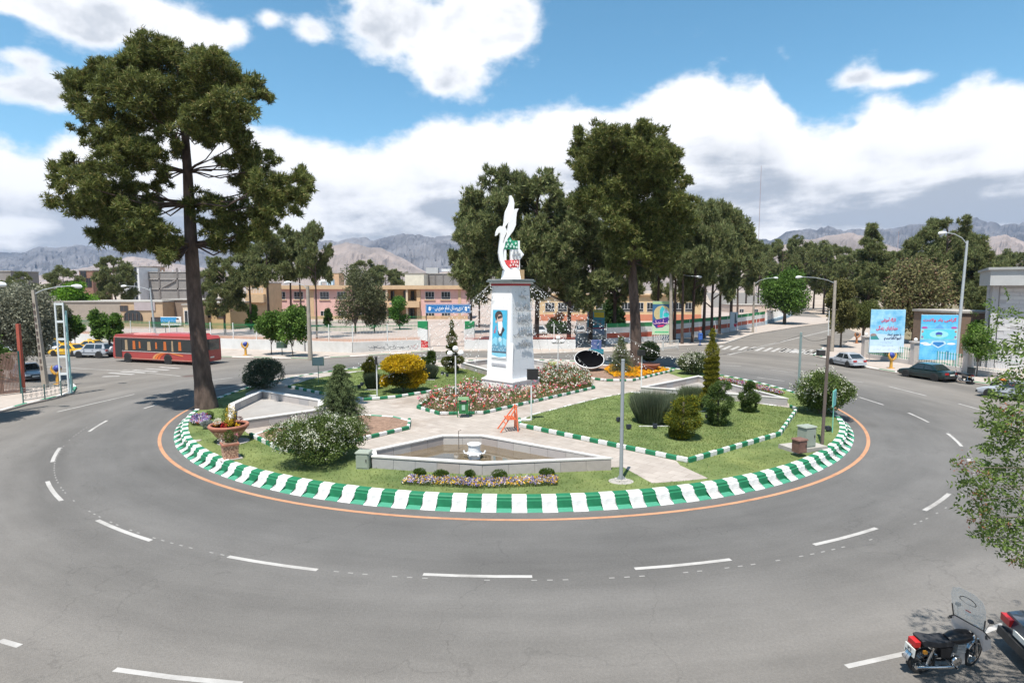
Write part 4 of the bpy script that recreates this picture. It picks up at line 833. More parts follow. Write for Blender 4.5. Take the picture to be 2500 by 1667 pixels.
# --- background pines: a few shapes, each copy placed and turned on its own
def pine_kind(seed, h, w, z0, n, shape, r, dens=.42, m=PINE2, ln=.55, wd=.15):
    rng = np.random.default_rng(seed); cl = crown_clumps(w, h - z0 - .8, n, rng, r, z0, shape); V = pine_clumps(cl, dens, rng, ln, wd, 8); cm_ = npmesh('crown', V, 3, m)
    lm = [([Vector((0, 0, max(z0 * .6, c[2] - 1.5))), Vector((c[0] * .5, c[1] * .5, c[2] - .6)), Vector(c[:3])], [.13, .09, .03]) for c in cl[::3]]
    tm = trunk_mb([(0, 0, -.1), (rng.uniform(-.2, .2), 0, h * .3), (rng.uniform(-.4, .4), .1, h * .6), (0, 0, h * .93)], [.36, .27, .2, .05], lm, 8).mesh('trunk', BARK, True)
    return tm, cm_
KIND = [pine_kind(21, 20, 12, 7.5, 30, 'round', (1.0, 2.3)), pine_kind(22, 20, 10.5, 10.5, 22, 'umb', (1.1, 2.1)), pine_kind(23, 20, 10.5, 3., 72, 'cone', (1.1, 2.1)), pine_kind(24, 20, 13.5, 5.5, 38, 'round', (1.0, 2.5)), pine_kind(25, 20, 8, 11, 18, 'umb', (1.0, 1.9))]
def bgpine(label, px, pyb, pyt, wpx, k, rz=0., group=None, d=None):
    x, y = G(px, pyb) if d is None else ((px - 1250) / F * d * 1.0, d)
    h = ZT(pyt, y); base_w = [11, 9.5, 9.5, 12, 8][k] + 2.4; s = wpx / F * y / base_w
    return tree_obj('pine_tree', label, (x, y, 0), *KIND[k], rz, (s, s, h / 20.2), group)
GC = 'tall pines behind the monument'
bgpine('grey-green pine directly behind the flame sculpture, leftmost of the pine group', 1222, 838, 400, 235, 3, .3, GC)
bgpine('dense pine behind the monument, second of the pine group', 1310, 843, 425, 250, 0, 1.9, GC)
bgpine('pine with trunk right of the monument lettering face', 1388, 846, 450, 240, 3, 2.7, GC)
bgpine('low-crowned pine between monument and big pine', 1441, 838, 480, 220, 0, 4., GC)
bgpine('dark pine just behind the big pine crown', 1500, 832, 450, 200, 3, 5., GC)
bgpine('thin feathery pine left of the monument above the blue sign', 1150, 815, 520, 110, 1, 1., GC)
bgpine('far pine low behind the monument left shoulder', 1170, 800, 560, 100, 0, 2., GC)
GR = 'pines lining the far right street'
for i, (px, pyb, pyt, w, k) in enumerate([(1604, 826, 470, 130, 1), (1646, 838, 520, 120, 4), (1665, 841, 500, 130, 1), (1690, 837, 485, 150, 0), (1717, 828, 490, 140, 1), (1737, 820, 482, 150, 3), (1756, 816, 500, 130, 1), (1783, 810, 515, 120, 4), (1640, 800, 540, 130, 3), (1800, 795, 560, 110, 0)]):
    bgpine(['slim pine beside the tall arch banner, left of it', 'leaning pine trunk just right of the arch banner', 'second pine trunk right of the arch banner', 'leaning pine at the striped fence, third from the banner', 'straight pine by the blue postbox, fourth from the banner', 'stout pine at the striped fence, tallest grey-brown crown', 'pine with leaning trunk above the spiral topiary tip', 'last pine of the street row, by the tulip poster', 'pine inside the yard behind the street row', 'rounded pine behind the lamp at the street row end'][i], px, pyb, pyt, w, k, i * 1.3, GR)
GW = 'park pines beyond the right street'
wood = [(1850, 205, 590, 85, 3), (1880, 230, 588, 90, 0), (1905, 190, 592, 90, 3), (1945, 210, 578, 95, 0), (1985, 225, 592, 90, 3), (2010, 180, 590, 100, 0), (2045, 200, 598, 90, 3), (2075, 170, 612, 95, 0), (2118, 120, 536, 135, 2), (2160, 165, 610, 110, 3), (2195, 140, 600, 110, 0), (2300, 112, 523, 170, 3), (2262, 118, 560, 120, 0), (2345, 108, 575, 120, 3), (2215, 190, 622, 90, 3), (2380, 130, 622, 120, 0), (2420, 170, 618, 90, 3), (2455, 200, 610, 80, 0), (2490, 180, 612, 90, 3), (2400, 95, 660, 100, 3), (1820, 230, 600, 80, 0)]
wl = ['rightmost-gap pine behind the broadleaf street tree', 'round pine above the broadleaf street tree', 'wide dark pine in the wood left of the far street', 'flat-topped pine, highest in the middle of the wood', 'pine right of the flat-topped one in the wood', 'dense pine above the far lamp head', 'pine behind the near street lamp arm', 'low olive-green pine left of the pointed conifer', 'tall pointed conifer with pagoda-like layers, tallest in the wood middle', 'bushy pine right of the pointed conifer', 'broad pine behind the twiggy yellow-green tree', 'largest spreading pine behind the two blue banners', 'pine left half of the spreading pair behind the banners', 'lower pine right of the spreading one, beside the tall lamp', 'small far pine above the twiggy tree', 'dark pine left of the stone office', 'far pine above the stone office roof, first', 'far pine above the stone office roof, second', 'far pine at the right edge above the office', 'dark pine right beside the office cornice', 'far left pine of the wood by the radio mast']
for i, (px, d, pyt, w, k) in enumerate(wood): bgpine(wl[i], px, 0, pyt, w, k, i * 2.1, GW, d)
GL = 'pines in and round the school yard'
for i, (px, d, pyt, w, k) in enumerate([(548, 100, 622, 120, 3), (612, 108, 590, 110, 1), (657, 96, 560, 120, 1), (711, 100, 545, 90, 4), (772, 92, 541, 88, 1), (735, 120, 570, 80, 4), (284, 160, 622, 100, 3), (160, 170, 650, 80, 0), (55, 150, 660, 60, 3), (15, 140, 680, 80, 3), (895, 225, 632, 90, 3), (945, 230, 650, 80, 0), (985, 240, 662, 60, 3), (110, 165, 690, 90, 3), (500, 150, 660, 60, 3)]):
    bgpine(['big dark pine right of the leaning trunk, left of the school', 'pine behind the yellow balcony house', 'tall slim pine at the school left corner', 'slim pine in front of the first school windows', 'tall slim pine right of the school lamp', 'pine behind the slim pair at the school', 'rounded pine left of the white apartment block', 'open pine above the lime green tree', 'small far pine near the left edge', 'dark pine at the left edge above the lamp head', 'round pine clump behind the school roof', 'right half of the pine clump behind the school roof', 'last small pine behind the school roof', 'low pine between left edge trees', 'small far tree behind the leaning pine trunk'][i], px, 0, pyt, w, k, i * 1.7, GL, d)
# --- broadleaf trees
def leafy(label, px, pyb, pyt, wpx, c1, c2, seed, z0f=.3, name='tree', d=None, dens=1., trunk_r=.12, leaf=.28, shape='round', m3=None, nm=None, ncl=None, lean=0., group=None, cat='tree'):
    x, y = G(px, pyb) if d is None else ((px - 1250) / F * d, d); h = ZT(pyt, y); w = wpx / F * y; rng = np.random.default_rng(seed); c1 = tuple(q * 1.35 for q in c1); c2 = tuple(q * 1.35 for q in c2)
    n = ncl or 13; r = (w * .12, w * .25); cl = crown_clumps(max(.4, w - r[1] * 1.5), h * (1 - z0f) - r[0], n, rng, r, h * z0f + r[0], shape); V = []
    tot = sum(c[3] ** 2 for c in cl); cover = 5200 * dens
    for c in cl:
        k = int(cover * c[3] ** 2 / tot); p, dd = shell(np.array([[c[0], c[1], c[2]]]), c[3], k, rng, .35); p = p + rng.normal(scale=c[3] * .13, size=p.shape) * (rng.random((len(p), 1)) < .5); V.append(leaves(p, dd * .5 + rng.normal(scale=.7, size=p.shape), leaf, leaf * .55, rng, 4))
    t = thing(name, label, cat, (x, y, 0), group=group); tm = trunk_mb([(0, 0, -.05), (lean * .5, 0, h * z0f * .8), (lean, 0, h * .8)], [trunk_r, trunk_r * .8, trunk_r * .25], [([Vector((0, 0, h * z0f * .7)), Vector((c[0] * .45, c[1] * .45, (c[2] + h * z0f) / 2)), Vector(c[:3])], [trunk_r * .5, trunk_r * .35, .02]) for c in cl[::2]], 7)
    part('trunk', tm, BARKG, t, smooth=True); obj('crown', npmesh('crown', np.concatenate(V), 4, leafmat(nm or 'leaves_%d' % seed, c1, c2, .3, c3=m3)), t); return t
lg1, lg2 = (.035, .075, .012), (.10, .17, .03)
leafy('pale plane tree sapling, left of the pair before the white wall', 663, 868, 772, 78, lg1, (.12, .19, .04), 31, .38, 'plane_tree', leaf=.3, trunk_r=.06)
leafy('pale plane tree sapling, right of the pair before the white wall', 716, 873, 766, 92, lg1, (.12, .19, .04), 32, .36, 'plane_tree', leaf=.3, trunk_r=.06, lean=-.3)
leafy('small plane tree behind the yellow taxis', 184, 846, 775, 50, lg1, lg2, 33, .3, 'plane_tree', trunk_r=.05)
leafy('upright plane tree sapling left of the bus', 243, 850, 762, 48, lg1, lg2, 34, .3, 'plane_tree', trunk_r=.05)
leafy('plane tree sapling just above the bus front', 281, 852, 770, 46, lg1, lg2, 35, .3, 'plane_tree', trunk_r=.05)
leafy('grey-green olive tree with two stems in front of the school', 868, 815, 668, 120, (.05, .062, .03), (.12, .125, .065), 36, .2, 'olive_tree', dens=2., leaf=.32, trunk_r=.22, ncl=34)
leafy('right-hand lower olive bush joined beside the two-stemmed olive', 915, 813, 705, 80, (.05, .062, .03), (.12, .125, .065), 37, .15, 'olive_tree', dens=1.4, leaf=.32, ncl=26)
leafy('fresh green young tree beneath the school balcony', 976, 805, 728, 58, (.03, .08, .015), (.08, .17, .03), 38, .15, dens=1.2, leaf=.3)
leafy('young light green tree at the yellow balcony house', 620, 808, 752, 44, (.04, .09, .015), (.1, .19, .03), 39, .15, leaf=.3)
leafy('dark clipped round shrub at the school wall', 738, 800, 754, 46, (.02, .05, .012), (.05, .085, .02), 40, .1, 'round_shrub', leaf=.3, cat='shrub')
leafy('dark egg-shaped shrub in front of the third school window', 802, 800, 758, 24, (.02, .05, .012), (.05, .085, .02), 41, .1, 'round_shrub', leaf=.3, dens=.5, cat='shrub')
leafy('bright lime green tree behind the grey boundary wall', 190, 0, 698, 100, (.05, .12, .01), (.12, .22, .02), 42, .2, d=128, dens=1.5, leaf=.5, trunk_r=.2)
leafy('silvery oleaster tree spreading over the parked silver car at left', 58, 930, 722, 180, (.08, .085, .055), (.24, .24, .18), 43, .33, 'oleaster_tree', dens=5.5, leaf=.2, trunk_r=.22, ncl=46, nm='silver_leaves')
leafy('silvery oleaster tree right of the concrete lamp post', 150, 850, 752, 70, (.06, .07, .04), (.15, .155, .1), 44, .2, 'oleaster_tree', dens=1.5, leaf=.3)
leafy('low green bush by the rusty gate at the left edge', 5, 962, 855, 60, (.03, .07, .015), (.09, .15, .03), 45, .3, 'shrub', dens=1.4, leaf=.16, cat='shrub')
leafy('feathery bright green broadleaf tree standing on the far street corner', 1915, 792, 676, 135, (.035, .075, .012), (.09, .15, .03), 46, .28, dens=3., leaf=.5, trunk_r=.4, ncl=40)
leafy('small umbrella-shaped tree on the right pavement corner', 2106, 838, 752, 88, (.045, .06, .018), (.11, .12, .035), 47, .45, dens=2.2, leaf=.25, trunk_r=.2, shape='umb')
leafy('thin reddish-leaved street tree behind the right lamp post', 2052, 850, 700, 90, (.06, .065, .02), (.13, .12, .045), 48, .3, dens=2., leaf=.3, trunk_r=.14)
leafy('twiggy yellow-green tree behind the two blue banners', 2232, 0, 655, 170, (.07, .075, .03), (.17, .155, .07), 49, .2, d=84, dens=2.2, leaf=.4, trunk_r=.2, ncl=44, m3=(.2, .12, .08))
leafy('small plane tree in the right pavement beside the delivery motorcycle', 2384, 922, 800, 88, (.04, .085, .012), (.11, .18, .03), 50, .42, 'plane_tree', leaf=.17, trunk_r=.05, dens=1.1)
leafy('dark bush behind the right railing under the banner', 2160, 875, 838, 90, (.02, .045, .012), (.06, .10, .02), 51, .05, 'shrub', leaf=.2, cat='shrub')
leafy('green shrub by the office wall behind the railing', 2400, 0, 790, 60, (.02, .05, .01), (.06, .12, .02), 52, .1, 'shrub', d=59, leaf=.2, cat='shrub')
leafy('young conifer-like tree in the yard left of the big pine trunk', 1490, 0, 740, 50, (.02, .05, .015), (.06, .09, .03), 53, .2, d=100, leaf=.4)
leafy('slim dark cypress in the yard beside the young tree', 1516, 0, 756, 26, (.015, .035, .01), (.04, .06, .02), 54, .05, 'cypress', d=104, leaf=.35, dens=.6)
leafy('reddish shrub at the hall orange base', 1360, 0, 768, 40, (.1, .05, .03), (.18, .1, .06), 55, .1, 'shrub', d=120, leaf=.4, dens=.5, cat='shrub')
leafy('low dark hedge bush between the two white parked cars', 1360, 0, 798, 70, (.015, .04, .012), (.04, .075, .02), 56, .02, 'hedge', d=103, leaf=.35, dens=.8, cat='hedge')
leafy('leafy tree at the bottom of the left edge, shading the road', -95, 1035, 800, 200, (.03, .06, .015), (.09, .14, .03), 57, .42, dens=2.4, leaf=.22, trunk_r=.16, ncl=22)
# foreground ash tree at the right edge, trunk just out of frame
rng = np.random.default_rng(77); x, y = 9.8, 9.3; t = thing('ash_tree', 'leafy ash tree reaching in from the right edge with reddish seed clusters', 'tree', (x, y, 0))
tips = []
for px, py, d, r in [(2355, 1140, 8.8, .13), (2385, 1160, 9., .2), (2420, 1190, 9., .25), (2450, 1120, 9.4, .32), (2390, 1215, 8.8, .16), (2385, 1262, 8.8, .18), (2425, 1280, 9.2, .26), (2400, 1310, 9., .12), (2465, 1250, 9.3, .32), (2455, 1060, 9.2, .28), (2430, 1025, 9.5, .18), (2440, 985, 9.3, .18), (2475, 1010, 9., .28), (2485, 940, 9.4, .26), (2462, 930, 9.8, .14), (2490, 880, 9.6, .3), (2478, 1330, 9.4, .2), (2492, 1370, 9.2, .14), (2500, 1180, 9., .5), (2510, 1060, 9.6, .5), (2520, 1300, 9., .5), (2540, 950, 9.3, .5), (2480, 1230, 9.8, .4), (2450, 1320, 9.0, .18), (2540, 1150, 9.8, .6), (2560, 850, 9.5, .5), (2470, 1090, 9.2, .4), (2370, 1185, 8.8, .13)]:
    tips.append((AT(px, py, d) - Vector((x, y, 0)), r))
for k in range(46):
    a = rng.uniform(0, 6.28); rr = rng.uniform(.3, 2.6); tips.append((Vector((rr * math.cos(a) + .9, rr * math.sin(a), rng.uniform(3.2, 8.6))), rng.uniform(.4, .75)))
V = []; S = []; br = MB(); br.tube([(0.9, 0, -.1), (.85, 0, 1.6), (.7, .1, 3.2), (.8, 0, 6.), (.9, 0, 8.)], [.17, .15, .12, .07, .03], 10)
for p, r in tips:
    k = int(360 * r * r / .09) if r < .4 else int(900 * r * r)
    nf = max(6, k // 9); cpt, dd = shell(np.array([[*p]]), r, nf, rng, .2)
    for q in range(nf):                                            # pinnate leaf: leaflets along a drooping stalk
        ax = dd[q] * .6 + rng.normal(scale=.5, size=3) + np.array([0, 0, -.25]); ax /= np.linalg.norm(ax); sd = np.cross(ax, rng.normal(size=3)); sd /= np.linalg.norm(sd)
        b0 = cpt[q][None] + ax * np.repeat(np.linspace(0, .16, 4), 2)[:, None]; sg = np.tile([1, -1], 4)[:, None]; V.append(leaves(b0, ax * .6 + sd * sg, .075, .036, rng, 4))
    S.append(shell(np.array([[*p]]), r * .8, 4 if rng.random() < .35 else 0, rng, .3)[0])
    s0 = Vector((.8, 0, max(2.6, min(7.5, p.z - .5)))); mid = (s0 + p) / 2 + Vector((0, 0, .15)); br.tube([s0, mid, p], [.022, .012, .005], 5)
part('trunk', br, BARKG, t, smooth=True); obj('crown', npmesh('crown', np.concatenate(V), 4, leafmat('ash_leaves', (.07, .12, .03), (.17, .23, .06), .4)), t)
S = np.repeat(np.concatenate(S), 14, 0); S = S + rng.normal(scale=.05, size=S.shape); obj('seed_clusters', npmesh('seed_clusters', leaves(S, rng.normal(size=S.shape) - np.array([[0, 0, .5]]), .05, .015, rng, 4), 4, leafmat('red_seeds', (.2, .06, .03), (.32, .13, .07), .2)), t)['kind'] = 'stuff'
# --- shrubs on the island
def shrub(label, px, py, wpx, hpx, c1, c2, seed, name='shrub', leaf=.07, n=9000, lumps=8, flowers=None, nf=0, fs=.05, stem=True, flat=.0, up=.3, m3=None, wide=.6, lo=.55, nm=None):
    x, y = G(px, py, ZI); w = wpx / F * y; h = hpx / F * y * 1.0; rng = np.random.default_rng(seed); t = thing(name, label, 'shrub', (x, y, ZI)); V = []; FL = []
    ce = [(0, 0, h * .5, 1.)] + [(rng.uniform(-.28, .28) * w, rng.uniform(-.28, .28) * w, h * rng.uniform(.3, .72), .62) for _ in range(lumps)]
    for cx_, cy_, cz_, k in ce:
        q, d = shell(np.zeros((1, 3)), 1., int(n / (len(ce) * .8)), rng, lo); q = q * np.array([[w / 2 * k, w / 2 * k, h / 2 * k * (.98 if k == 1 else .8)]]); q = q + np.array([[cx_, cy_, cz_]]); st_ = (rng.random((len(q), 1)) < .07) * rng.uniform(0, .22, (len(q), 1)); q = q + (q - np.array([[cx_, cy_, cz_]])) * st_; q[:, 2] = np.maximum(q[:, 2], .03)
        V.append(leaves(q, d * .7 + rng.normal(scale=.5, size=q.shape) + np.array([[0, 0, up]]), leaf, leaf * wide, rng, 4))
        if flowers:
            c, d2 = shell(np.zeros((1, 3)), 1.06, max(3, int(nf * 1.7 / len(ce) / 5)), rng, .97); c = np.repeat(c, 13, 0); c = c * np.array([[w / 2 * k, w / 2 * k, h / 2 * k * (.98 if k == 1 else .8)]]) + np.array([[cx_, cy_, cz_]]) + rng.normal(scale=fs * 1.3, size=c.shape)
            c = c[c[:, 2] > h * rng.uniform(.25, .6, len(c))]; FL.append(leaves(c, rng.normal(size=c.shape), fs, fs * .9, rng, 4))
    obj('foliage', npmesh('foliage', np.concatenate(V), 4, leafmat(nm or 'shrub_leaves_%d' % seed, c1, c2, .25, c3=m3)), t)
    if flowers: obj('blossoms', npmesh('blossoms', np.concatenate(FL), 4, leafmat('blossom_%s' % seed, *flowers, .3)), t)['kind'] = 'stuff'
    if stem: part('stem', MB().tube([(0, 0, -.05), (0, 0, h * .5)], max(.03, w * .05), 6), BARKG, t)
    return t
DG, LG = (.018, .04, .01), (.065, .10, .022); WF = ((.55, .55, .42), (.75, .74, .62))
shrub('broad white-flowering bush at front left beside the brown-water pool', 778, 1126, 186, 120, (.05, .085, .02), (.14, .18, .05), 61, 'flowering_shrub', .085, 26000, 14, WF, 1500, .055)
shrub('dark rounded evergreen ball by the road at back left', 646, 948, 98, 76, (.04, .06, .035), (.12, .145, .09), 62, 'round_shrub', .1, 14000, 5, lo=.8)
shrub('large white-flowering bush by the road at right, behind the wooden pole', 2003, 1008, 128, 112, (.05, .085, .02), (.14, .18, .05), 63, 'flowering_shrub', .11, 24000, 12, WF, 1300, .065)
shrub('white-flowering bush behind the spiral topiary', 1690, 913, 66, 56, (.05, .075, .025), (.13, .155, .06), 64, 'flowering_shrub', .12, 9000, 6, WF, 900, .08)
shrub('yellow-green two-tier topiary in front of the tall grass clump', 1667, 1070, 62, 40, (.05, .08, .012), (.17, .185, .025), 65, 'topiary_shrub', .075, 6000, 4, m3=(.28, .22, .01), nm='yellowgreen_leaves')
for (px, py, w, h, dz, lab) in ((0, 0, 84, 36, .85, 0), (0, 0, 58, 40, 1.6, 0)): pass
def tiered(label, px, py, tiers, c1, c2, seed, leaf=.07, m3=None, name='topiary_shrub', nm=None, stem_h=None):
    """tiers: (dx_px, z0_px, width_px, height_px) above the base pixel"""
    x, y = G(px, py, ZI); u = y / F; rng = np.random.default_rng(seed); t = thing(name, label, 'shrub', (x, y, ZI)); m = leafmat(nm or 'tier_leaves_%d' % seed, c1, c2, .25, c3=m3); V = []
    for dx, z0, w, h in tiers:
        n = int(2600 * (w * u) * (h * u) / .5) + 900; q, d = shell(np.zeros((1, 3)), 1., n, rng, .62); q = np.sign(q) * np.abs(q) ** .85; q = q * np.array([[w / 2 * u, w / 2 * u, h / 2 * u]]) + rng.normal(scale=.03, size=q.shape) + np.array([[dx * u, 0, (z0 + h / 2) * u]]); q = q + d * (rng.random((n, 1)) < .1) * rng.uniform(0, .16, (n, 1)); q = q[np.array([noise.noise(Vector(p_) * 3.2 + Vector((seed, 0, 0))) for p_ in q]) > -.22]; d = unit(q - q.mean(0)); q[:, 2] = np.maximum(q[:, 2], .04)
        V.append(leaves(q, d * .7 + rng.normal(scale=.5, size=q.shape) + np.array([[0, 0, .3]]), leaf, leaf * .6, rng, 4))
    obj('foliage', npmesh('foliage', np.concatenate(V), 4, m), t); top = (stem_h or (tiers[-1][1])) * u; part('stem', MB().tube([(0, 0, -.05), (0, 0, top)], .06, 6), BARKG, t); return t
bpy.data.objects.remove(bpy.data.objects['topiary_shrub'], do_unlink=True) if False else None
tiered('dark green vase topiary with cap behind the yellow-green one', 1752, 1038, [(0, 0, 48, 50), (0, 42, 74, 36), (-4, 74, 38, 24), (8, 90, 42, 18)], (.04, .07, .02), (.11, .16, .04), 66)
tiered('small three-ball topiary on the right of the big lawn', 1828, 1006, [(0, 2, 34, 26), (0, 24, 48, 26), (0, 52, 24, 16), (2, 60, 16, 16)], (.04, .07, .02), (.11, .16, .04), 67, .08)
tiered('upper yellow-green tiers of the front topiary', 1667, 1071, [(0, 26, 88, 44), (6, 62, 62, 40), (20, 92, 30, 14)], (.05, .08, .012), (.17, .185, .025), 68, m3=(.28, .22, .01))
# spiral topiaries
def spiral(label, px, py, hpx, wpx, turns, seed, c1, c2, z0px=60, tip=70, ball=None, nm=None, m3=None):
    x, y = G(px, py, ZI); u = y / F; rng = np.random.default_rng(seed); t = thing('spiral_topiary', label, 'topiary', (x, y, ZI)); V = []; hh = hpx * u
    n = turns * 26
    for i in range(n):
        f = i / n; a = f * turns * 2 * math.pi; rad = wpx * .33 * u * (1 - .1 * f); c = np.array([[rad * math.cos(a), rad * math.sin(a), (z0px + (hpx - z0px - tip) * f) * u]]); q, d = shell(c, wpx * .18 * u, 110, rng, .5); q[:, 2] = c[0, 2] + (q[:, 2] - c[0, 2]) * .8
        V.append(leaves(q, d * .6 + rng.normal(scale=.4, size=q.shape) + np.array([[0, 0, .35]]), .09, .05, rng, 4))
    tz = (hpx - tip) * u
    for cz, r, k in ((tz + wpx * .42 * u, wpx * .46 * u, 1500), (tz + wpx * .85 * u, wpx * .22 * u, 500), (tz + wpx * 1.15 * u, wpx * .13 * u, 200), (tz + wpx * 1.5 * u, wpx * .2 * u, 350), (tz + wpx * 1.8 * u, wpx * .1 * u, 150)):
        q, d = shell(np.array([[0, 0, cz]]), r, k, rng, .5); q[:, 2] = cz + (q[:, 2] - cz) * 1.25; V.append(leaves(q, d * .5 + rng.normal(scale=.4, size=q.shape) + np.array([[0, 0, .6]]), .1, .045, rng, 4))
    for dx, z, w_, h_ in (ball or []):
        q, d = shell(np.zeros((1, 3)), 1., 2200, rng, .6); q = q * np.array([[w_ / 2 * u, w_ / 2 * u, h_ / 2 * u]]) + np.array([[dx * u, 0, z * u]]); V.append(leaves(q, d * .6 + rng.normal(scale=.4, size=q.shape), .09, .05, rng, 4))
    obj('foliage', npmesh('foliage', np.concatenate(V), 4, leafmat(nm or 'spiral_leaves_%d' % seed, c1, c2, .25, c3=m3)), t); part('stem', MB().tube([(0, 0, -.05), (0, 0, tz + .5)], .07, 7), BARKG, t); return t
spiral('tall golden-green corkscrew topiary with flame tip on the right lawn', 1734, 1008, 212, 37, 6, 71, (.08, .095, .012), (.27, .24, .03), 52, 74, [(-4, 40, 46, 34)])
spiral('smaller green corkscrew topiary behind the globe lamp, left of monument', 1104, 912, 112, 30, 3, 72, (.035, .05, .01), (.13, .14, .02), 30, 38, [(-14, 30, 26, 24), (14, 34, 34, 20), (0, 14, 34, 20)])
# yellow flowering umbrella shrub
YL = ((.40, .27, .01), (.62, .42, .02))
t = tiered('mushroom-shaped golden yellow shrub left of the flower bed', 985, 958, [(0, 52, 104, 34), (0, 66, 84, 26), (32, 24, 52, 30), (-16, 20, 36, 22), (-44, 16, 20, 26), (20, 14, 40, 20)], *YL, 73, .11, m3=(.16, .14, .02), name='golden_shrub')
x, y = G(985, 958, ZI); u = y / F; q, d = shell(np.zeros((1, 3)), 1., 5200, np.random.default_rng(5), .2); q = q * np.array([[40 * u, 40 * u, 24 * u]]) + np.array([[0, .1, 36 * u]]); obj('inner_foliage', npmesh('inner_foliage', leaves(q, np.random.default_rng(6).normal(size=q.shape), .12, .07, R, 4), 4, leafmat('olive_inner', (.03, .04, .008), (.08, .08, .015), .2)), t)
tiered('small golden-topped bush left of the floodlight pole', 903, 930, [(0, 6, 26, 22), (0, 22, 36, 24), (2, 40, 16, 18)], (.03, .06, .012), (.16, .14, .02), 74, .1)
tiered('green animal-shaped topiary behind the golden shrub', 1040, 905, [(12, 0, 18, 30), (0, 18, 46, 14), (14, 22, 18, 26), (-24, 20, 12, 16)], (.02, .05, .01), (.08, .11, .02), 75, .1)
# grass clumps
def grassclump(label, px, py, wpx, hpx, seed, c1, c2, n=5200, name='ornamental_grass'):
    x, y = G(px, py, ZI); u = y / F; rng = np.random.default_rng(seed); a = rng.uniform(0, 2 * math.pi, n); r = np.sqrt(rng.uniform(0, 1, n)) * wpx / 2 * u * .62; b = np.stack([r * np.cos(a), r * np.sin(a), np.zeros(n)], 1); o_ = np.stack([np.cos(a) * r, np.sin(a) * r, np.full(n, 1.)], 1)
    dd = unit(o_ * np.array([[.75, .75, hpx * u]]) + rng.normal(scale=.16, size=(n, 3))); l = hpx * u * rng.uniform(.55, 1.05, n)[:, None]; s = unit(np.cross(dd, rng.normal(size=(n, 3)))) * .018
    m1 = b + dd * l * .6; m2 = b + dd * l + np.array([[0, 0, -.06]]); Q = np.stack([b - s, b + s, m1 + s * .8, m2], 1).reshape(-1, 3)
    t = thing(name, label, 'grass clump', (x, y, ZI)); obj('blades', npmesh('blades', Q, 4, leafmat('blades_%d' % seed, c1, c2, .3)), t)['kind'] = 'stuff'
    part('edging', MB().box((0, -wpx / 2 * u * .78, .03), (wpx * u * .75, .06, .08)), WHITE, t); return t
grassclump('tall grey-green ornamental grass clump beside the yellow-green topiary', 1592, 1032, 112, 82, 81, (.08, .105, .06), (.2, .225, .14), 9000)
grassclump('second grass clump behind, left of the spiral topiary', 1690, 1000, 66, 64, 82, (.08, .115, .05), (.19, .22, .12), 4200)
shrub('low green mound between the two grass clumps', 1645, 1022, 80, 62, (.05, .075, .012), (.10, .125, .025), 83, 'round_shrub', .07, 9000, 3, lo=.85)
grassclump('dark bluish grass tuft left of the golden shrub', 910, 950, 40, 44, 84, (.035, .055, .03), (.09, .11, .06), 2500)
grassclump('bluish grass tuft right of the golden shrub', 1045, 925, 54, 40, 85, (.05, .07, .045), (.12, .14, .09), 3000)
# spruces
def spruce(label, px, py, hpx, wpx, seed, z0=ZI, n=26000, c=((.055, .08, .03), (.15, .19, .08))):
    x, y = G(px, py, z0); u = y / F; rng = np.random.default_rng(seed); h = hpx * u; w = wpx * u / 2; V = []; lv = 17; tr = MB(); tr.tube([(0, 0, -.05), (0, 0, h * .97)], [.09, .015], 7)
    for i in range(lv):
        f = (i + .4) / lv; rad = w * (1 - f) ** .72 * (.68 if i % 2 else 1.05) * rng.uniform(.85, 1.12) + .08; nb = max(4, int(13 * (1 - f) + 4))
        for k in range(nb):
            a = 2 * math.pi * (k + rng.uniform(-.25, .25)) / nb + i; rr = rad * rng.uniform(.6, 1.25); m_ = int(n / lv / nb * (1.4 - f * .8)); s = rng.uniform(.1, 1, m_) ** .6
            p = np.stack([math.cos(a) * rr * s, math.sin(a) * rr * s, h * f + .22 * rr - s * s * rr * .42 + 0 * s], 1) + rng.normal(scale=(.05 + .05 * rad), size=(m_, 3)) * np.array([[1, 1, .55]])
            dd = np.tile([[math.cos(a) * .6, math.sin(a) * .6, -.45]], (m_, 1)) + rng.normal(scale=.4, size=(m_, 3)); V.append(leaves(p, dd, .13, .035, rng))
            tr.tube([(0, 0, h * f + .15 * rr), (math.cos(a) * rr * .8, math.sin(a) * rr * .8, h * f - .05 * rr)], [.02, .006], 3)
    t = thing('spruce_tree', label, 'tree', (x, y, z0)); part('trunk', tr, BARKG, t); obj('crown', npmesh('crown', np.concatenate(V), 3, leafmat('spruce_%d' % seed, *c, .2)), t); return t
spruce('young cedar with drooping layered branches behind the front white-flowering bush', 832, 1052, 168, 128, 91, n=30000)
spruce('small pale cedar in the marigold bed beside the bowl', 1515, 912, 92, 76, 92, n=9000, c=((.06, .08, .03), (.15, .17, .075)))
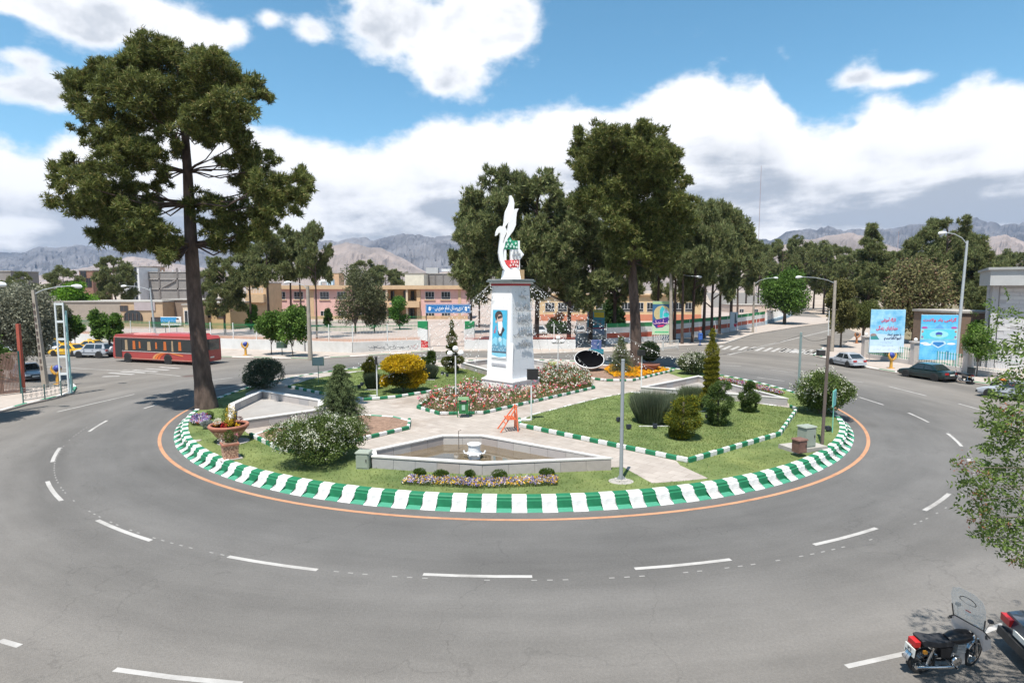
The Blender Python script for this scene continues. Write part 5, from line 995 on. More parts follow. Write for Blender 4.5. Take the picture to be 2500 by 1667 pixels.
# box balls + pansies in front of the pool
for i, (px, wp_) in enumerate([(1025, 30), (1075, 38), (1148, 26), (1218, 40), (1336, 38)]):
    shrub(['small clipped box ball, first from the left below the pool wall', 'wide clipped box ball, second from the left below the pool', 'smallest clipped box ball, middle one below the pool', 'wide clipped box ball, fourth from the left below the pool', 'clipped box ball at the right end of the pansy bed'][i], px, 1168 + (i % 2) * 2 - abs(i - 2) * 2, wp_, 22, (.03, .065, .01), (.085, .13, .02), 100 + i, 'box_shrub', .04, 2600, 2, stem=False, lo=.75, nm='box_leaves')
def inpoly(p, poly):
    x, y = p; c = False; j = len(poly) - 1
    for i in range(len(poly)):
        if (poly[i][1] > y) != (poly[j][1] > y) and x < (poly[j][0] - poly[i][0]) * (y - poly[i][1]) / (poly[j][1] - poly[i][1]) + poly[i][0]: c = not c
        j = i
    return c
def bed(name, label, px, h, n_leaf, n_fl, lm, fms, seed, z=ZI + .03, leaf=.06, fs=.06, avoid=None, clump=.5):
    poly = [G(a, b, z) for a, b in px]; rng = np.random.default_rng(seed); xs = [p[0] for p in poly]; ys = [p[1] for p in poly]; pts = []
    def samp(n):
        res = []
        while len(res) < n:
            p = (rng.uniform(min(xs), max(xs)), rng.uniform(min(ys), max(ys)))
            if inpoly(p, poly) and not (avoid and avoid(*p)): res.append(p)
        return np.array(res)
    c = (sum(xs) / len(xs), sum(ys) / len(ys)); t = thing(name, label, 'flower bed', (*c, z)); hf = lambda p: h * (.55 + .75 * np.array([abs(noise.noise(Vector((a / clump, b / clump, seed)))) for a, b in p]))
    p = samp(n_leaf); q = np.concatenate([p - np.array([c]), (rng.uniform(0.05, 1, n_leaf) * hf(p))[:, None]], 1); obj('foliage', npmesh('foliage', leaves(q, rng.normal(size=q.shape) + np.array([[0, 0, .5]]), leaf, leaf * .55, rng, 4), 4, lm), t)['kind'] = 'stuff'
    for k, (fm, fr) in enumerate(fms):
        n = int(n_fl * fr); p = samp(n); p = p + 0; q = np.concatenate([p - np.array([c]), (hf(p) * rng.uniform(.7, 1.12, n) + .02)[:, None]], 1); q = np.repeat(q, 4, 0) + rng.normal(scale=fs * .35, size=(n * 4, 3)); o = obj('flowers', npmesh('flowers', leaves(q, rng.normal(size=q.shape), fs, fs, rng, 4), 4, fm), t); o['kind'] = 'stuff'
    return t
fm = lambda n, a, b: leafmat(n, a, b, .3)
PINKF = fm('pink_petals', (.55, .12, .22), (.8, .35, .4)); REDF = fm('red_petals', (.5, .02, .03), (.65, .06, .05)); WHF = fm('white_petals', (.65, .6, .5), (.85, .8, .72)); YF = fm('yellow_petals', (.7, .38, .01), (.85, .55, .03)); VF = fm('violet_petals', (.16, .12, .32), (.38, .32, .55)); ORF = fm('orange_petals', (.75, .25, .01), (.85, .42, .02)); PCH = fm('peach_petals', (.7, .35, .22), (.85, .55, .4))
RL = leafmat('rose_leaves', (.05, .08, .02), (.13, .17, .05), .25, c3=(.14, .06, .04))
avoid_m = lambda x, y: math.hypot(x + .1, y - 44.5) < 2.5
bed('rose_bed', 'bed of pink, red and white roses round the monument foot, inside striped kerbs', B_C, .8, 34000, 1000, RL, [(PINKF, .3), (REDF, .14), (WHF, .36), (PCH, .2)], 120, leaf=.085, fs=.105, avoid=avoid_m)
bed('rose_bed', 'taller white rose bushes right behind the monument base', [(1330, 955), (1445, 947), (1440, 930), (1400, 915), (1330, 908), (1318, 940)], 1.25, 14000, 420, RL, [(WHF, .8), (REDF, .2)], 121, leaf=.1, fs=.09)
bed('marigold_bed', 'bright orange marigold bed around the small cedar at the back', [(1475, 905), (1500, 922), (1560, 922), (1635, 906), (1620, 901), (1560, 893), (1490, 895)], .25, 7000, 3400, leafmat('marigold_leaves', (.04, .07, .015), (.1, .13, .03)), [(ORF, .5), (YF, .5)], 122, leaf=.07, fs=.075)
bed('pansy_bed', 'long strip of violet and yellow pansies before the pool wall', [(978, 1182), (1000, 1165), (1170, 1172), (1362, 1166), (1362, 1184), (1170, 1192)], .16, 9000, 1500, leafmat('pansy_leaves', (.04, .07, .015), (.11, .14, .04)), [(VF, .5), (YF, .32), (WHF, .18)], 123, leaf=.05, fs=.045)
bed('pansy_bed', 'little violet and dark pansy patch near the leaning pine', [(465, 1038), (470, 1022), (500, 1018), (515, 1030), (500, 1040)], .3, 2500, 600, leafmat('pansy_leaves', (.04, .07, .015), (.11, .14, .04)), [(VF, .7), (REDF, .12), (WHF, .18)], 124, leaf=.06, fs=.06)
shrub('silvery grey cushion plant beside the small pansy patch', 507, 1046, 26, 22, (.16, .18, .16), (.34, .36, .34), 125, 'silver_plant', .05, 2200, 2, stem=False)
shrub('tiny green bush behind the silvery cushion plant', 512, 1022, 18, 20, LG, LG, 126, 'shrub', .06, 900, 2, stem=False)
bed('flower_strip', 'thin reddish flower strip along the far right island edge', [(1740, 922), (1790, 930), (1860, 944), (1915, 962), (1905, 966), (1840, 950), (1770, 934)], .22, 4200, 700, leafmat('strip_leaves', (.06, .07, .02), (.15, .13, .05)), [(REDF, .3), (VF, .4), (WHF, .3)], 127, leaf=.08, fs=.06)
for i, (px, py) in enumerate([(660, 1060), (845, 1063)]): shrub(['tiny orange-flowered plant in the soil bed, left', 'tiny orange-flowered plant in the soil bed, by the cedar'][i], px, py, 14, 10, DG, LG, 130 + i, 'bedding_plant', .05, 300, 1, ((.7, .3, .02), (.8, .45, .05)), 30, .05, stem=False)
# blades over the lawns
def lawn_blades(polys, n, seed, m, r0=None):
    rng = np.random.default_rng(seed); out_ = []
    for poly, z in polys:
        xs = [p[0] for p in poly]; ys = [p[1] for p in poly]; res = rng.uniform([min(xs), min(ys)], [max(xs), max(ys)], (n, 2)); res = np.array([p for p in res if inpoly(p, poly)]); out_.append(np.concatenate([res, np.full((len(res), 1), z)], 1))
    q = np.concatenate(out_); return leaves(q, rng.normal(scale=.5, size=q.shape) + np.array([[0, 0, 1.]]), .06, .03, rng)
ringp = [(C0[0] + 20.15 * math.sin(a), C0[1] - 20.15 * math.cos(a)) for a in np.linspace(0, 6.28, 60)]
hard = [[G(a, b, ZI) for a, b in q] for q in ([(583, 1042), (612, 1062), (700, 1048), (850, 1070), (895, 1110), (906, 1140), (1177, 1160), (1520, 1139), (1592, 1179), (1672, 1173), (1729, 1167), (1660, 1135), (1640, 1110), (1930, 1001), (1925, 984), (1926, 970), (1705, 915), (1560, 885), (1300, 874), (1130, 872), (1000, 885), (880, 905), (700, 915), (640, 945), (556, 980), (552, 1040)], B_L)]
GB = leafmat('grass_blades', (.09, .145, .035), (.19, .24, .07), .3, c3=(.26, .24, .11), frac=.1)
rng = np.random.default_rng(9); q = rng.uniform(-20.1, 20.1, (110000, 2)) + np.array([C0]); q = q[np.hypot(q[:, 0] - C0[0], q[:, 1] - C0[1]) < 20.1]; q = q[(q[:, 1] < 40) | (rng.random(len(q)) < .3)]
q = np.array([p for p in q if not any(inpoly(p, h_) for h_ in hard)]); q = np.concatenate([q, np.full((len(q), 1), ZI)], 1)
V = [leaves(q, rng.normal(scale=.5, size=q.shape) + np.array([[0, 0, 1.]]), .065, .03, rng), lawn_blades([([G(a, b, ZI) for a, b in B_R], ZI + .03), ([G(a, b, ZI) for a, b in B_NW], ZI + .03)], 60000, 10, GB)]
obj('grass', npmesh('grass', np.concatenate(V), 3, GB), kind='stuff')
# ================================================================ MONUMENT
MW = mat('white_monument_paint', (.78, .78, .77), .55, .03, 2., stain=.25, stc=(.85, .84, .82)); MG = mat('grey_white_marble', (.64, .66, .68), .5, .03, .5, stain=.15, stc=(.85, .87, .9))
fcx, fcy = G(1251, 957, ZI); ang = math.radians(48.5); xa = Vector((math.cos(ang), math.sin(ang))); ya = Vector((-math.sin(ang), math.cos(ang))); s0, s1 = 2.62, 1.98
cc = Vector((fcx, fcy)) + (xa + ya) * s0 / 2; mon = thing('monument', 'tall tapering white tower monument with blue portrait panel and flame sculpture on top', 'monument', (cc.x, cc.y, ZI), ang)
zt = ZT(697, fcy + .5) - ZI
b = MB(); b.box((0, 0, zt / 2 + .35), (s0, s0, zt - .7), tp=(s1 / s0, s1 / s0)); part('tower', b, [MG], mon, label='white tapering shaft')
def fz(z): return (s0 + (s1 - s0) * min(1, max(0, (z - .7) / (zt - .7)))) / 2 if z > .7 else s0 / 2
# smooth bright plaster sheet on the left face, marble slabs on the right
def facepoly(side, u0, u1, z0, z1, off, m, name, par=mon, label=None):
    vs = []
    for u, z in ((u0, z0), (u1, z0), (u1, z1), (u0, z1)):
        h = fz(z); vs.append((-h, u, z) if side == 'L' else (u, -h, z))
    q = MB(); n = Vector((-1, 0, 0)) if side == 'L' else Vector((0, -1, 0)); o_ = n * off
    f = [tuple(Vector(v) + o_) for v in vs]; bk = [tuple(Vector(v) - n * .02) for v in vs]
    fs = [(0, 1, 2, 3), (4, 7, 6, 5)] + [(i, 4 + i, 4 + (i + 1) % 4, (i + 1) % 4) for i in range(4)]
    if side == 'L': fs = [x[::-1] for x in fs]
    q.add(f + bk, fs); return part(name, q, m, par, label=label)
facepoly('L', -fz(9) + .0, fz(9), .8, zt - .02, .012, MW, 'plaster_face'); facepoly('L', -s0 / 2 + .02, s0 / 2 - .02, .72, 3.6, .008, MW, 'plaster_face')
for k in range(9):
    z0 = .78 + k * (zt - .8) / 9
    for j in range(3):
        h = fz(z0 + .8) * .985; u0 = -h + 2 * h * j / 3; facepoly('R', u0 + .006, u0 + 2 * h / 3 - .006, z0, z0 + (zt - .8) / 9 - .012, .014, MG, 'marble_slab')
pl = MB(); pl.box((0, 0, .36), (3.1, 3.1, .72)); part('plinth', pl, MW, mon); pl = MB(); pl.box((0, 0, .76), (3.2, 3.2, .1)); pl.box((0, 0, .85), (2.9, 2.9, .08)); part('plinth_moulding', pl, MW, mon)
rb = MB(); rb.box((0, 0, zt + .07), (s1 + .12, s1 + .12, .16)); part('red_band', rb, P((.35, .03, .035), .6), mon)
cp = MB(); cp.box((0, 0, zt + .2), (s1 + .34, s1 + .34, .12)); part('grey_cornice', cp, P((.55, .57, .58), .6), mon); cp = MB(); cp.box((0, 0, zt + .32), (s1 + .66, s1 + .66, .12)); part('cap_slab', cp, P((.13, .16, .16), .5), mon); cp = MB(); cp.box((0, 0, zt + .44), (s1 + .5, s1 + .5, .05)); part('cap_top', cp, P((.5, .52, .52), .6), mon)
# portrait panel (plain figure of a bearded man in a turban) on the left face
def lp(u, z, off=.0): return (-fz(z) - .03 - off, u, z)
def panel(pts, off, m, name='panel_print', par=mon):
    q = MB(); q.add([lp(u, z, off) for u, z in pts], [tuple(range(len(pts)))[::-1]]); me = q.mesh(name, m)
    if me.polygons[0].normal.x > 0: me.flip_normals()
    return obj(name, me, par)
zp = lambda py: ZT(py, fcy + .6) - ZI
uw = lambda f: .72 - f * 1.44 + .08                       # f: 0 = left edge seen from the road, 1 = right edge
CY = P((.07, .42, .62), .4, n='print_cyan'); z1, z0 = zp(757.5), zp(877)
Hh = z1 - z0
pp = lambda fx, fy: (uw(fx), z1 - fy * Hh)
fr_ = MB(); 
panel([pp(-.03, -.01), pp(1.03, -.01), pp(1.03, 1.02), pp(-.03, 1.02)], .004, P((.55, .57, .58), .5), 'panel_frame'); panel([pp(0, 0), pp(1, 0), pp(1, .97), pp(0, .97)], .010, CY, 'panel')
def el_(cx, cy, rx, ry, n=18, a0=0, a1=2 * math.pi): return [pp(cx + rx * math.cos(a), cy + ry * math.sin(a)) for a in np.linspace(a0, a1, n, endpoint=a1 < 6)]
panel([pp(0, .62), pp(.2, .55), pp(.5, .6), pp(.8, .56), pp(1, .6), pp(1, .97), pp(0, .97)], .014, P((.25, .58, .72), .4, n='print_pale_cyan'))
panel([pp(.36, .43), pp(.52, .38), pp(.74, .34), pp(.86, .40), pp(.72, .47), pp(.66, .54), pp(.45, .52)], .018, P((.05, .05, .06), .5, n='print_black')); panel(el_(.42, .12, .27, .105), .019, P((.06, .05, .05), .5, n='print_turban')); panel(el_(.5, .19, .2, .1), .022, P((.62, .42, .34), .5, n='print_skin'))
panel([pp(.34, .13), pp(.60, .105), pp(.68, .15), pp(.36, .19)], .025, P((.06, .05, .05), .5, n='print_turban')); panel([pp(.36, .24), pp(.66, .23), pp(.72, .33), pp(.6, .47), pp(.5, .49), pp(.42, .42)], .026, P((.72, .72, .72), .5, n='print_white')); panel(el_(.25, .24, .06, .03), .024, P((.62, .42, .34), .5, n='print_skin'))
for q in range(9): panel(el_(.12 + random.random() * .14, .33 + random.random() * .15, .04, .014, 7), .020 + q * .0005, P((.55, .1, .15), .5, n='print_red'))
for fx in (.35, .42, .72): panel([pp(fx, .52), pp(fx + .025, .52), pp(fx + .03, .72), pp(fx - .005, .72)], .021, P((.12, .3, .42), .5, n='print_slate'))
panel(el_(.55, .6, .11, .05), .022, P((.5, .7, .78), .5, n='print_dome'));panel([pp(.0, .74), pp(.15, .69), pp(.3, .73), pp(.5, .66), pp(.62, .73), pp(.8, .70), pp(1, .74), pp(1, .86), pp(0, .86)], .023, P((.12, .3, .42), .5, n='print_slate'))
for q in range(16): panel(el_(.06 + q * .06, .75 + random.random() * .08, .02, .018, 6), .026, P((.5, .66, .72), .5, n='print_light'))
panel([pp(0, .855), pp(1, .845), pp(1, .87), pp(0, .875)], .027, P((.1, .1, .12), .5, n='print_dark')); panel([pp(0, .93), pp(.5, .97), pp(1, .94), pp(1, .985), pp(0, .985)], .028, MW)
panel([pp(0, 1.1), pp(1, 1.1), pp(1, 1.15), pp(0, 1.15)], .02, P((.4, .41, .44), .5), 'grey_ledge')
# raised metal calligraphy on the right face (strokes only, as far as the photo shows them)
MET = mat('dull_metal_letters', (.34, .35, .36), .5, .1, 4., metal=.3); random.seed(21)
for row, (z, wf, s) in enumerate([(zt - .75, .35, .85), (zp(752), .86, 1.), (zp(784), .8, .85), (zp(792), .5, .5), (zp(817), .95, 1.05), (zp(843), .5, 1.)]):
    h = fz(z); n = int(15 * wf / s ** .5); q = MB()
    for i in range(n):
        x = -h * wf + 2 * h * wf * (i + .5) / n + .15; zc = z + random.uniform(-.08, .1); k = random.random(); a = .42 * s * random.uniform(.7, 1.25); y = -fz(zc) - .16
        if k < .42: pts = [(x + a * .6 * math.cos(u), y, zc - a * .38 * math.sin(u)) for u in np.linspace(-.3, math.pi + .2, 8)]
        elif k < .72: pts = [(x, y, zc - .05), (x - .02, y, zc + .3 * s), (x + .02, y, zc + .42 * s)]
        else: pts = [(x + a * .25 * math.cos(u), y, zc + a * .25 * math.sin(u)) for u in np.linspace(0, 5.4, 8)]
        q.tube(pts, .027 * s, 5)
        if random.random() < .4: q.tube([(x + .02, y, zc + .3), (x + .08, y, zc + .33)], .03, 4)
    for i in (0, 1, 2): q.tube([(-h * wf * .8 + i * h * wf * .8, -fz(z) + .02, z), (-h * wf * .8 + i * h * wf * .8, -fz(z) - .16, z)], .015, 4)
    part('raised_lettering', q, MET, mon, smooth=True, kind='stuff')
random.seed(5)
# pedestal + flame and flag map, extruded in their own plane turned towards the road
top = zt + .46; scu = .00505 * (fcy + 1.6) / 43.5
ped = MB(); ped.box((.0, 0, top + .34), (1.25, 1.25, .68), rz=-ang + .25, tp=(.84, .84)); part('pedestal', ped, MW, mon); pb = MB(); pb.box((.62, -.52, top + .36), (.42, .42, .72), rz=-ang); part('rusty_box', pb, P((.32, .22, .12), .7), mon)
def fl(pts): return [((x - 575) * scu, top + .70 + (1190 - z) * scu) for x, z in pts]
FM = Matrix.Rotation(-ang + .22, 4, 'Z')
def flame(pts, y0, y1, m, name): q = MB(); q.ext(fl(pts), y0, y1, 0, FM); return part(name, q, m, mon)
flame([(470,1190),(430,1120),(400,1040),(387,950),(395,850),(410,740),(412,660),(388,655),(365,690),(345,700),(350,650),(375,590),(410,560),(440,565),(480,570),(500,600),(505,640),(470,720),(448,800),(450,880),(452,960),(462,1040),(492,1110),(535,1160),(600,1165),(600,1190)], -.2, .2, MW, 'bird_shape')
flame([(455,575),(468,520),(478,420),(490,350),(530,270),(550,210),(552,120),(575,118),(605,160),(622,230),(612,310),(580,400),(545,480),(500,545),(478,585)], -.16, .16, MW, 'flame_tongue')
flame([(500,690),(520,600),(530,520),(545,450),(575,380),(590,340),(620,312),(680,303),(655,360),(645,440),(640,540),(605,620),(560,680),(520,735),(485,790),(470,860),(452,900),(448,820)], -.24, .1, MW, 'flame_tongue')
MGn = P((.02, .28, .15), .5, n='map_green'); MRd = P((.6, .06, .06), .5, n='map_red')
flame([(545,705),(590,765),(668,765),(668,885),(462,890),(476,820)], -.2, .2, MGn, 'green_map_part'); flame([(458,892),(500,892),(500,1050),(464,1050)], -.18, .2, MW, 'white_map_part'); flame([(562,892),(690,887),(748,962),(690,1042),(562,1048)], -.18, .2, MW, 'white_map_part'); flame([(466,1050),(690,1042),(684,1150),(545,1162),(500,1110)], -.2, .2, MRd, 'red_map_part')
flame([(668,765),(702,765),(702,880),(765,962),(702,1045),(705,1180),(684,1180),(684,1150),(690,1045),(748,962),(690,886),(668,880)], -.16, .3, MW, 'map_rim'); flame([(530,1160),(684,1148),(705,1190),(560,1192)], -.2, .24, MW, 'map_rim')
for cx_, cy_, m in [(505, 770, 0), (555, 770, 0), (520, 820, 0), (580, 820, 0), (636, 805, 0), (500, 855, 0), (560, 850, 0), (610, 855, 0), (650, 860, 0), (615, 925, 2), (665, 925, 2), (600, 970, 2), (645, 970, 2), (695, 960, 2), (615, 1015, 2), (665, 1015, 2), (575, 1075, 1), (620, 1075, 1), (660, 1075, 1), (600, 1110, 1), (560, 1125, 1), (640, 1115, 1), (665, 1130, 1)]:
    q = MB(); q.ext(fl([(cx_ - 16, cy_), (cx_, cy_ - 22), (cx_ + 16, cy_), (cx_, cy_ + 22)]), -.27, -.2, 0, FM); part('stud', q, [P((.5, .65, .58), .5), P((.75, .5, .48), .5), P((.33, .34, .36), .5)][m], mon)
# strings of bulbs spread from the cap like a tent
BULB = P((.85, .85, .83), .25, n='white_bulb'); WIRE = P((.35, .35, .34), .5, n='grey_wire'); rng = np.random.default_rng(44); capz = zt + .4 + ZI
tgt = []
for px, py, z in [(860, 885, 1.6), (905, 900, 1.4), (950, 862, 1.6), (985, 905, 1.5), (1010, 850, 1.8), (1050, 880, 1.4), (1080, 905, 1.2), (1105, 860, 1.6), (930, 935, 1.3), (1130, 890, 1.2), (1150, 930, 1.), (1330, 890, 1.4), (1365, 920, 1.2), (1395, 870, 1.6), (1440, 905, 1.3), (1485, 880, 1.6), (1530, 905, 1.5), (1560, 872, 2.), (1600, 895, 1.6), (1655, 868, 2.), (1700, 885, 1.8), (1420, 850, 2.2), (1480, 850, 2.2), (1545, 855, 2.4)]:
    tgt.append((*G(px, py, z), z))
lamp_bulb = MB().ball((0, 0, 0), .055, 0, 6)
sl = ['far left', 'left', 'left rear', 'near left', 'left back', 'left middle', 'close left', 'rear left', 'lowest left', 'rear close left', 'nearest left', 'close right', 'near right', 'rear right', 'low right', 'right middle', 'right marigold', 'right rear', 'right long', 'far right', 'farthest right', 'back right', 'back long right', 'back far right']
for k, tg in enumerate(tgt):
    a = Vector((cc.x, cc.y, capz)); e = Vector(tg); dh = Vector((e.x - a.x, e.y - a.y, 0)).normalized(); a = a + dh * 1.35; ln = (e - a).length; n = 22; pts = []
    for i in range(n + 1):
        f = i / n; p = a.lerp(e, f); p.z -= .10 * ln * 4 * f * (1 - f) * .45 + (.25 * math.sin(f * 9 + k) * f); p.x += .12 * math.sin(f * 7 + k * 2); pts.append(p - a)
    t = thing('light_string', 'string of small white bulbs from the monument cap, %s strand of the fan' % sl[k], 'string light', a, group='strings of bulbs hung from the monument cap'); w_ = MB(); w_.tube(pts, .008, 3, cap=False); part('wire', w_, WIRE, t); q = MB(); nb = int(ln / .42)
    for i in range(nb):
        f = (i + rng.uniform(.1, .9)) / nb; j = min(n - 1, int(f * n)); p = pts[j].lerp(pts[j + 1], f * n - j) + Vector((rng.uniform(-.12, .12), rng.uniform(-.12, .12), -rng.uniform(.03, .32))); q.lathe([(0, -.045), (.038, -.015), (.038, .015), (0, .045)], p, 5)
    part('bulbs', q, BULB, t, kind='stuff')
# icicle bulbs on the tower faces
q = MB()
for i in range(44):
    z = rng.uniform(5.2, zt); h = fz(z)
    if i % 2: q.lathe([(0, -.035), (.02, 0), (0, .035)], (-h - .07, rng.uniform(-h, h), z), 4)
    else: q.lathe([(0, -.04), (.03, 0), (0, .04)], (rng.uniform(-h, h), -h - .07, z), 4)
part('hanging_bulbs', q, P((.25, .25, .26), .4), mon, kind='stuff')
# ================================================================ LAMPS AND POLES
CP = mat('concrete_pole', (.34, .30, .25), .9, .15, 2.5, stain=.4); STEEL = P((.36, .39, .40), .45, n='galvanised_steel'); LH = P((.72, .74, .75), .35, n='lamp_head_white'); LG_ = P((.5, .55, .58), .2, n='lamp_glass')
def lamp(label, px, py, pyt, arm_px, arm_py, mat_p=None, r0=.17, r1=.1, holes=False, z=.12, group='street lamps round the square', arm_r=.035, square=False):
    x, y = G(px[0], py, z); zt_ = ZT(pyt, y); xt = (px[1] - 1250) / F * y; t = thing('street_lamp', label, 'street lamp', (x, y, z), group=group); zt_ -= z; dx = (xt - x)
    m = MB()
    if square: m.tube([(0, 0, -.1), (dx, 0, zt_)], [r0, r1], 4)
    else: m.tube([(0, 0, -.1), (dx * .5, 0, zt_ * .5), (dx, 0, zt_)], [r0, (r0 + r1) / 2, r1], 10)
    part('pole', m, mat_p or CP, t, smooth=not square)
    if holes: [part('hole', MB().box((dx * (h / zt_) - .02, -.17 + .01 * h / zt_, h), (.12, .03, .3)), P((.12, .09, .08), .9), t) for h in np.arange(1.6, zt_ - .8, .55)]
    ax = (arm_px - 1250) / F * y - x; azz = ZT(arm_py, y) - z; a = MB(); a.tube([(dx, 0, zt_ - .35), (dx + (ax - dx) * .25, 0, zt_ - .35 + (azz - zt_ + .35) * .55), (dx + (ax - dx) * .6, 0, zt_ - .35 + (azz - zt_ + .35) * .88), (ax, 0, azz)], [arm_r * 1.3, arm_r, arm_r, arm_r], 7); part('arm', a, STEEL, t)
    s = 1 if ax > dx else -1; hd = MB(); L_ = .62; hd.tube([(ax - s * .08, 0, azz), (ax + s * .12, 0, azz + .0), (ax + s * .32, 0, azz - .03), (ax + s * L_, 0, azz - .06), (ax + s * (L_ + .12), 0, azz - .09)], [.06, .11, .17, .15, .04], 10); part('lamp_head', hd, LH, t, smooth=True)
    gl = MB(); gl.ball((ax + s * .38, 0, azz - .1), .13, 0, 10, .7); part('lamp_glass', gl, LG_, t, smooth=True); return t
lamp('concrete lamp post with holes at the left kerb corner, arm to the right', (112, 86), 946, 708, 182, 698, holes=True, r0=.24, r1=.15, square=True)
lamp('lamp post behind the bus with arm to the left', (381, 370), 838, 703, 312, 698, STEEL, .17, .1)
lamp('concrete lamp post before the white wall, arm to the left over school', (758, 753), 876, 698, 712, 689, r0=.26, r1=.17)
lamp('lamp post behind the arch banner, white head to the right', (1638, 1635), 840, 650, 1698, 675, r0=.26, r1=.2)
lamp('slim far street lamp by the tulip poster, arm to the right', (1838, 1839), 812, 689, 1886, 678, r0=.2, r1=.14)
lamp('thick lamp post on the right corner, arm to the left', (2031, 2035), 858, 685, 1953, 676, r0=.22, r1=.17)
lamp('tall steel lamp post in front of the second blue banner', (2332, 2349), 898, 588, 2296, 568, STEEL, .17, .1, arm_r=.04)
lamp('lamp head hanging in from the far left edge', (-40, -40), 1010, 700, -8, 693, r0=.2, r1=.14)
def pole(label, px, py, pyt, r, m, z=ZI, name='pole', base=False, pxt=None):
    x, y = G(px, py, z); zt_ = ZT(pyt, y) - z; dx = ((pxt or px) - px) / F * y; t = thing(name, label, 'pole', (x, y, z)); part('shaft', MB().tube([(0, 0, -.05), (dx, 0, zt_)], [r, r * .92], 12), m, t, smooth=True)
    if base:
        part('base_plate', MB().box((0, 0, .02), (.45, .45, .04)), CONC, t)
        for a in range(4): part('gusset', MB().add([(0, 0, .04), (.2, 0, .04), (.07, 0, .22), (0, 0, .22)], [(0, 1, 2, 3)], 0, Matrix.Rotation(a * math.pi / 2, 4, 'Z')), m, t)
    part('pole_cap', MB().lathe([(r * 1.02, 0), (r * .9, .05), (0, .06)], (dx, 0, zt_), 12), m, t); return t
pole('bare grey steel pole rising from the front lawn right of the water pool', 1516, 1172, 880, .075, P((.27, .29, .30), .5, n='grey_pole'), base=True)
g = MB(); x, y = G(1516, 1174, ZI); g.lathe([(0, .02), (.34, .015), (.5, 0)], (x, y, ZI), 14, sy=.8); tag(part('pole_footing', g, CONC, None), 'rough concrete footing round the bare grey pole', 'footing')
wpole = pole('dark wooden pole standing in front of the right flowering bush', 2007, 1084, 822, .08, mat('dark_weathered_wood', (.13, .10, .085), .9, .3, 4., .4, 20., sz=(1, 1, .1)), pxt=2011)
pole('green-grey steel pole at the island edge behind the right flowering bush', 1949, 965, 813, .085, P((.22, .28, .27), .5))
pole('thin white pole with globe beside the right lamp post', 2018, 895, 760, .04, P((.6, .6, .58), .5), z=.12)
pole('slim white pole beside the far lamp and tulip poster', 1846, 811, 768, .06, P((.6, .6, .58), .5), z=.12)
def floodlight(label, px, py, pyt, zb=ZI, black=True):
    x, y = G(px, py, zb); zt_ = ZT(pyt, y) - zb; t = thing('floodlight_pole', label, 'floodlight', (x, y, zb)); part('pole', MB().tube([(0, 0, -.05), (0, 0, zt_)], .045, 8), P((.65, .65, .63), .5, n='white_post'), t); part('base', MB().box((-.3, -.1, .06), (.5, .2, .12)), P((.6, .6, .58), .6, n='white_base'), t)
    return t, zt_
t, h = floodlight('white post with square black floodlight in front of the monument', 1297, 1027, 925); part('floodlight', MB().box((.06, -.05, h + .28), (.62, .2, .6), .1), P((.02, .02, .02), .45, n='black_housing'), t)
t, h = floodlight('white post with tilted black floodlight left of the golden shrub', 921, 968, 885); part('floodlight', MB().box((-.02, -.05, h + .15), (.16, .4, .55), .3), P((.02, .02, .02), .45, n='black_housing'), t)
t, h = floodlight('white post with dark floodlight by the marigold bed', 1565, 960, 868); part('floodlight', MB().box((-.05, -.05, h + .2), (.5, .3, .4), .3), P((.03, .03, .03), .45, n='black_housing'), t)
# three-globe lamps
for lab, px, py, pyt in (('three white globe lamp before the small spiral topiary', 1113, 985, 868), ('three white globe lamp right of the monument', 1362, 925, 838)):
    x, y = G(px, py, ZI); h = ZT(pyt, y) - ZI; t = thing('globe_lamp', lab, 'lamp', (x, y, ZI), group='three-globe park lamps'); part('pole', MB().tube([(0, 0, -.05), (0, 0, h)], .045, 8), P((.65, .65, .63), .5, n='white_post'), t); part('bracket', MB().tube([(-.3, 0, h), (.3, 0, h)], .03, 6).tube([(0, 0, h), (0, 0, h + .25)], .03, 6), DARKM, t)
    for dx, dz in ((-.36, .14), (.36, .16), (0, .46)): part('globe', MB().ball((dx, 0, h + dz), .19, 0, 16), P((.78, .78, .76), .25, n='opal_globe'), t, smooth=True)
# ================================================================ ISLAND FURNITURE
x, y = G(1132, 1018, ZI); t = thing('litter_bin', 'green litter bin on posts in front of the rose bed', 'litter bin', (x, y, ZI), .05); BG = P((.03, .16, .05), .5, n='bin_green')
part('body', MB().box((0, 0, .62), (.55, .42, .75), tp=(1.1, 1.1)), BG, t); part('lid', MB().box((0, 0, 1.12), (.68, .5, .12), tp=(.85, .85)), P((.16, .27, .13), .5), t); part('slot', MB().box((0, -.24, .92), (.45, .02, .1)), DARKM, t); part('emblem', MB().box((0, -.235, .62), (.2, .02, .3)), P((.3, .45, .35), .6), t)
part('warning_sticker', MB().box((.02, -.245, 1.02), (.26, .02, .06)), P((.6, .2, .22), .6), t)
for sx in (-.36, .36): part('post', MB().tube([(sx, 0, 0), (sx, 0, 1.1)], .03, 6), BG, t)
